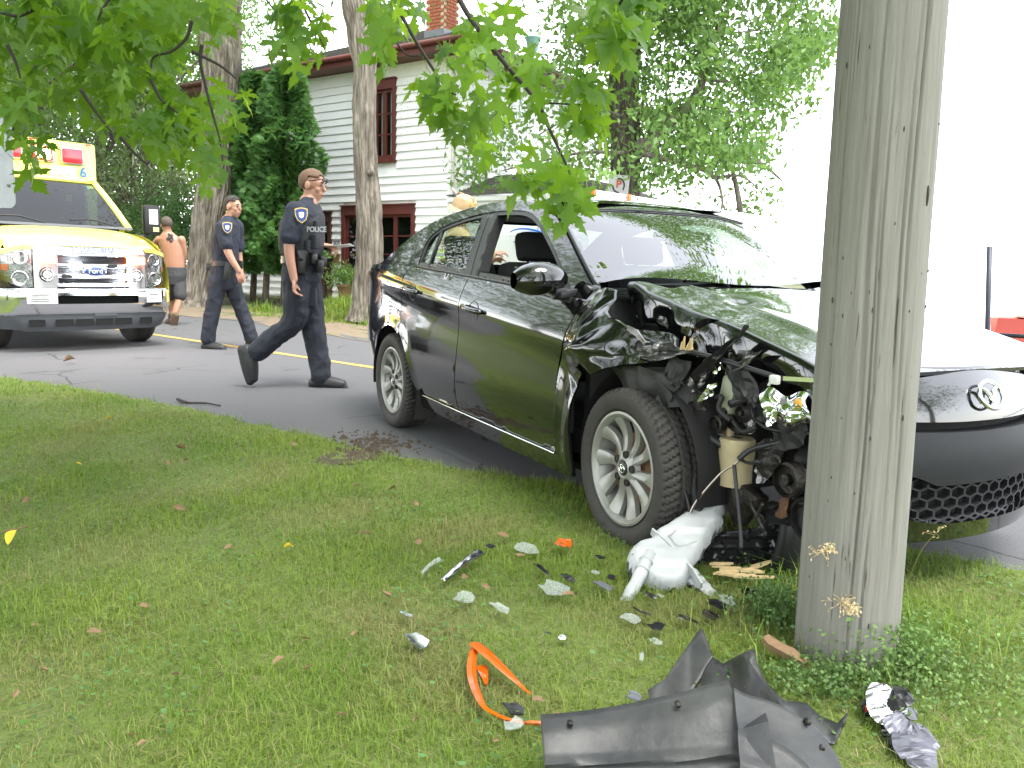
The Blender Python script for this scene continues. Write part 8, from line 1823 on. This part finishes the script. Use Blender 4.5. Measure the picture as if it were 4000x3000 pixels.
s = MB(); loft_h(s, [(*J(300, 710)[:2], J(300, 710).z, .150, .18), (*J(300, 620)[:2], J(300, 620).z, .155, .185), (*J(305, 530)[:2], J(305, 530).z, .150, .20), (*J(315, 460)[:2], J(315, 460).z, .125, .20), (*J(325, 430)[:2], J(325, 430).z, .085, .12), (*J(330, 405)[:2], J(330, 405).z, .068, .075)])
limb(s, [sh_n, J(295, 540, -.235), J(308, 590, -.25)], [.088, .086, .082]); limb(s, [sh_f, J(375, 560, .235), J(382, 600, .24)], [.086, .084, .08]); so = fuse(s, 'shirt', 'navy', o2, .010, 3, .010, 3, 10); patch(so, J(312, 480, -.318), (.3, -1, .1), (0, 0, 1), .11)
tr = MB(); loft_h(tr, [(*J(298, 700)[:2], J(298, 700).z, .155, .185), (*J(295, 770)[:2], J(295, 770).z, .165, .19), (*J(290, 830)[:2], J(290, 830).z, .16, .18), (*J(290, 880)[:2], J(290, 880).z, .12, .15)])
limb(tr, [J(250, 830, -.08), J(215, 1010, -.09), J(190, 1200, -.10)], [.112, .092, .085]); limb(tr, [J(335, 830, .07), J(395, 980, .08), J(468, 1190, .10)], [.112, .090, .082]); to = fuse(tr, 'trousers', 'navy_trouser', o2, .010, 3, .017, 4, 6)
m = MB(); m.box(J(365, 900, -.0), (.14, .10, .17), bev=.02); m.obj('cargo_pocket', 'navy_trouser', to, True, 40)
for (a, b, dy, d) in ((188, 1235, -.10, (1, -.25, 0)), (472, 1222, .10, (1, -.2, 0))):
    b_ = MB(); boot(b_, J(a, b, dy), d, L=.20); fuse(b_, 'boot', 'boot_black', o2, .010, 3)
zbl = J(300, 712).z; b_ = MB(); loft_h(b_, [(*J(300, 712)[:2], zbl - .03, .168, .20), (*J(300, 712)[:2], zbl + .03, .166, .198)], 28); be = b_.obj('duty_belt', 'leather', o2, True, 40)
for (a, b, dy, dm) in ((315, 760, -.22, (.075, .06, .22)), (395, 720, -.10, (.06, .07, .10)), (200, 735, .0, (.07, .10, .09)), (350, 710, -.19, (.06, .05, .08))):
    m = MB(); m.box(J(a, b, dy), dm, Matrix.Rotation(.15, 3, 'Y'), bev=.012); m.obj('belt_pouch', 'leather', be, True, 40)
gl_ = MB(); gc = hc2 + rot2 @ Vector((.045, 0, .110))
for q in (1, -1): gl_.ell(gc + rot2 @ Vector((0, q * .034, 0)), (.010, .030, .016), 12, 8, rot2); gl_.tube([gc + rot2 @ Vector((-.004, q * .064, .0)), hc2 + rot2 @ Vector((-.03, q * .088, .05))], .005, 6)
gl_.obj('sunglasses', 'leather', o2, True); o2.children[-1]['kind'] = 'stuff'

# ---------------------------------------------------------------- shirtless man by the ambulance
Y3 = 13.9; B3 = Vector((AT(372, 702, Y3).x, Y3, 0)); o3 = thing('person', 'shirtless man in dark shorts with a back tattoo walking behind the ambulance', 'person', B3)
J = lambda u, v, dy=0.0: pxj(B3, u, v, Y3 + dy)
hc3 = J(359, 486); body = MB(); rot3 = head(body, hc3, (-.75, .65, -.1), 1.0); limb(body, [hc3 + Vector((.01, -.01, -.05)), J(364, 508)], [.065, .075])
loft_h(body, [(*J(376, 590)[:2], J(376, 590).z, .175, .125), (*J(374, 570)[:2], J(374, 570).z, .185, .135), (*J(373, 550)[:2], J(373, 550).z, .185, .135), (*J(370, 530)[:2], J(370, 530).z, .20, .13), (*J(367, 517)[:2], J(367, 517).z, .20, .12), (*J(364, 508)[:2], J(364, 508).z, .13, .10), (*J(362, 500)[:2], J(362, 500).z, .07, .07)])
limb(body, [J(344, 518, .02), J(333, 532, .16), J(340, 545, .32)], [.068, .052, .040]); limb(body, [J(392, 518, -.02), J(398, 548, .04), J(396, 572, .12)], [.068, .053, .038]); hand(body, J(340, 545, .32), (.3, .5, .4), (0, .3, -1), .18, .8); hand(body, J(396, 572, .12), (0, .2, -1), (.5, .5, 0), .18, .8)
limb(body, [J(368, 610), J(368, 640, .05), J(372, 672, .08), J(371, 690, .08)], [.095, .065, .058, .042]); limb(body, [J(385, 610), J(388, 640, -.05), J(381, 668, -.15), J(376, 684, -.20)], [.095, .065, .056, .042])
bo = fuse(body, 'body', 'skin_tan', o3, .010, 4); hair(bo, hc3, rot3, 'hair_greybrown', low=-.02)
m = MB(); tc = J(366, 513, -.135)
for (a, b, r_) in ((0, 0, .035), (.03, .03, .03), (-.03, -.02, .03), (.02, -.05, .028), (.045, -.01, .02), (-.01, .05, .025)):
    m.ell((tc.x + a, tc.y + .012, tc.z + b), (r_, .012, r_), 10, 6)
m.obj('tattoo', 'tattoo', bo, True); bo.children[-1]['kind'] = 'stuff'
s = MB(); loft_h(s, [(*J(377, 577)[:2], J(377, 577).z, .19, .14), (*J(377, 595)[:2], J(377, 595).z, .195, .155), (*J(377, 615)[:2], J(377, 615).z, .17, .14)]); limb(s, [J(368, 610), J(367, 638, .05)], [.115, .105]); limb(s, [J(386, 610), J(389, 638, -.05)], [.115, .105]); fuse(s, 'shorts', 'short_grey', o3, .011, 4, .006, 2)
for (u, v, dy, d) in ((371, 692, .08, (-.6, .6, 0)), (377, 684, -.20, (-.35, .2, -.9))):
    b_ = MB(); boot(b_, J(u, v, dy), d, up=Vector((0, 0, 1)) if d[2] == 0 else Vector((-.6, .6, .45)).normalized(), L=.19); fuse(b_, 'shoe', 'shoe_brown', o3, .011, 3)

# ---------------------------------------------------------------- firefighter beyond the car
Y4 = 8.6; B4 = Vector((AT(992, 600, Y4).x, Y4, 0)); o4 = thing('person', 'firefighter in tan helmet and striped bunker coat leaning behind the car', 'person', B4)
hc4 = Vector((.03, -.02, 1.62)); body = MB(); rot4 = head(body, hc4, (.7, -.6, -.35)); limb(body, [hc4 + Vector((-.02, 0, -.05)), Vector((-.02, 0, 1.42))], [.06, .07]); limb(body, [(-.02, 0, 1.4), (-.05, 0, 1.0), (0, 0, .6), (0, 0, .1)], [.11, .12, .1, .07])
limb(body, [(.02, -.2, 1.40), (.18, -.28, 1.22), (.36, -.20, 1.22)], [.06, .05, .036]); limb(body, [(.0, .2, 1.40), (.12, .26, 1.18), (.34, .12, 1.16)], [.06, .05, .036]); hand(body, (.36, -.20, 1.22), (.9, .2, .2), (0, .4, -1), .18, .9); hand(body, (.34, .12, 1.16), (.9, -.2, .2), (0, -.4, -1), .18, .9, -1)
bo = fuse(body, 'body', 'skin', o4, .010, 3); face(bo, hc4, rot4)
s = MB(); loft_h(s, [(-.03, 0, .72, .19, .23), (-.05, 0, .95, .19, .235), (-.04, 0, 1.15, .185, .24), (-.02, 0, 1.32, .165, .25), (-.01, 0, 1.42, .12, .18), (-.01, 0, 1.49, .085, .10)]); limb(s, [(.0, -.22, 1.38), (.17, -.29, 1.22), (.31, -.22, 1.22)], [.095, .085, .070]); limb(s, [(.0, .22, 1.38), (.11, .27, 1.19), (.29, .15, 1.165)], [.095, .085, .070]); so = fuse(s, 'coat', 'bunker_tan', o4, .011, 4, .008, 6)
for z, rx, ry in ((1.20, .19, .245), (.86, .20, .243)):
    m = MB(); loft_h(m, [(-.042, 0, z - .04, rx + .008, ry + .008), (-.042, 0, z + .04, rx + .006, ry + .006)], 28); st_ = m.obj('reflective_stripe', 'hi_vis', so, True, 40); m = MB(); loft_h(m, [(-.042, 0, z - .014, rx + .012, ry + .012), (-.042, 0, z + .014, rx + .012, ry + .012)], 28); m.obj('stripe_centre', 'silver_tape', st_, True, 40)
for y in (-.285, .275):
    m = MB(); limb(m, [(.14, y, 1.245), (.19, y + .01 * (1 if y < 0 else -1), 1.222)], [.100, .098]); m.obj('sleeve_stripe', 'hi_vis', so, True)
s = MB(); limb(s, [(0, -.10, .85), (0, -.11, .5), (0, -.11, .08)], [.13, .115, .105]); limb(s, [(0, .10, .85), (0, .11, .5), (0, .11, .08)], [.13, .115, .105]); fuse(s, 'bunker_trousers', 'bunker_tan', o4, .012, 3, .008, 4)
for y in (-.11, .11):
    b_ = MB(); boot(b_, (0, y, .10), (1, 0, 0), L=.2); fuse(b_, 'boot', 'boot_black', o4, .012, 3)
m = MB(); m.lathe([(.17, -.035), (.155, -.015), (.128, .0), (.125, .05), (.105, .105), (.05, .135), (.0, .14)], 28, 'z'); m.box((0, 0, .10), (.22, .016, .07), bev=.005); he = m.obj('helmet', 'helmet_tan', o4, True, 40); he.matrix_local = Matrix.Translation(hc4 + rot4 @ Vector((-.01, 0, .055))) @ rot4.to_4x4(); m = MB(); m.prism([(-.04, 0), (.04, 0), (.045, .06), (0, .085), (-.045, .06)], (.008, 0, 0), (.125, 0, .02), (0, 1, 0), (0, 0, 1)); m.obj('helmet_badge', 'gold', he)
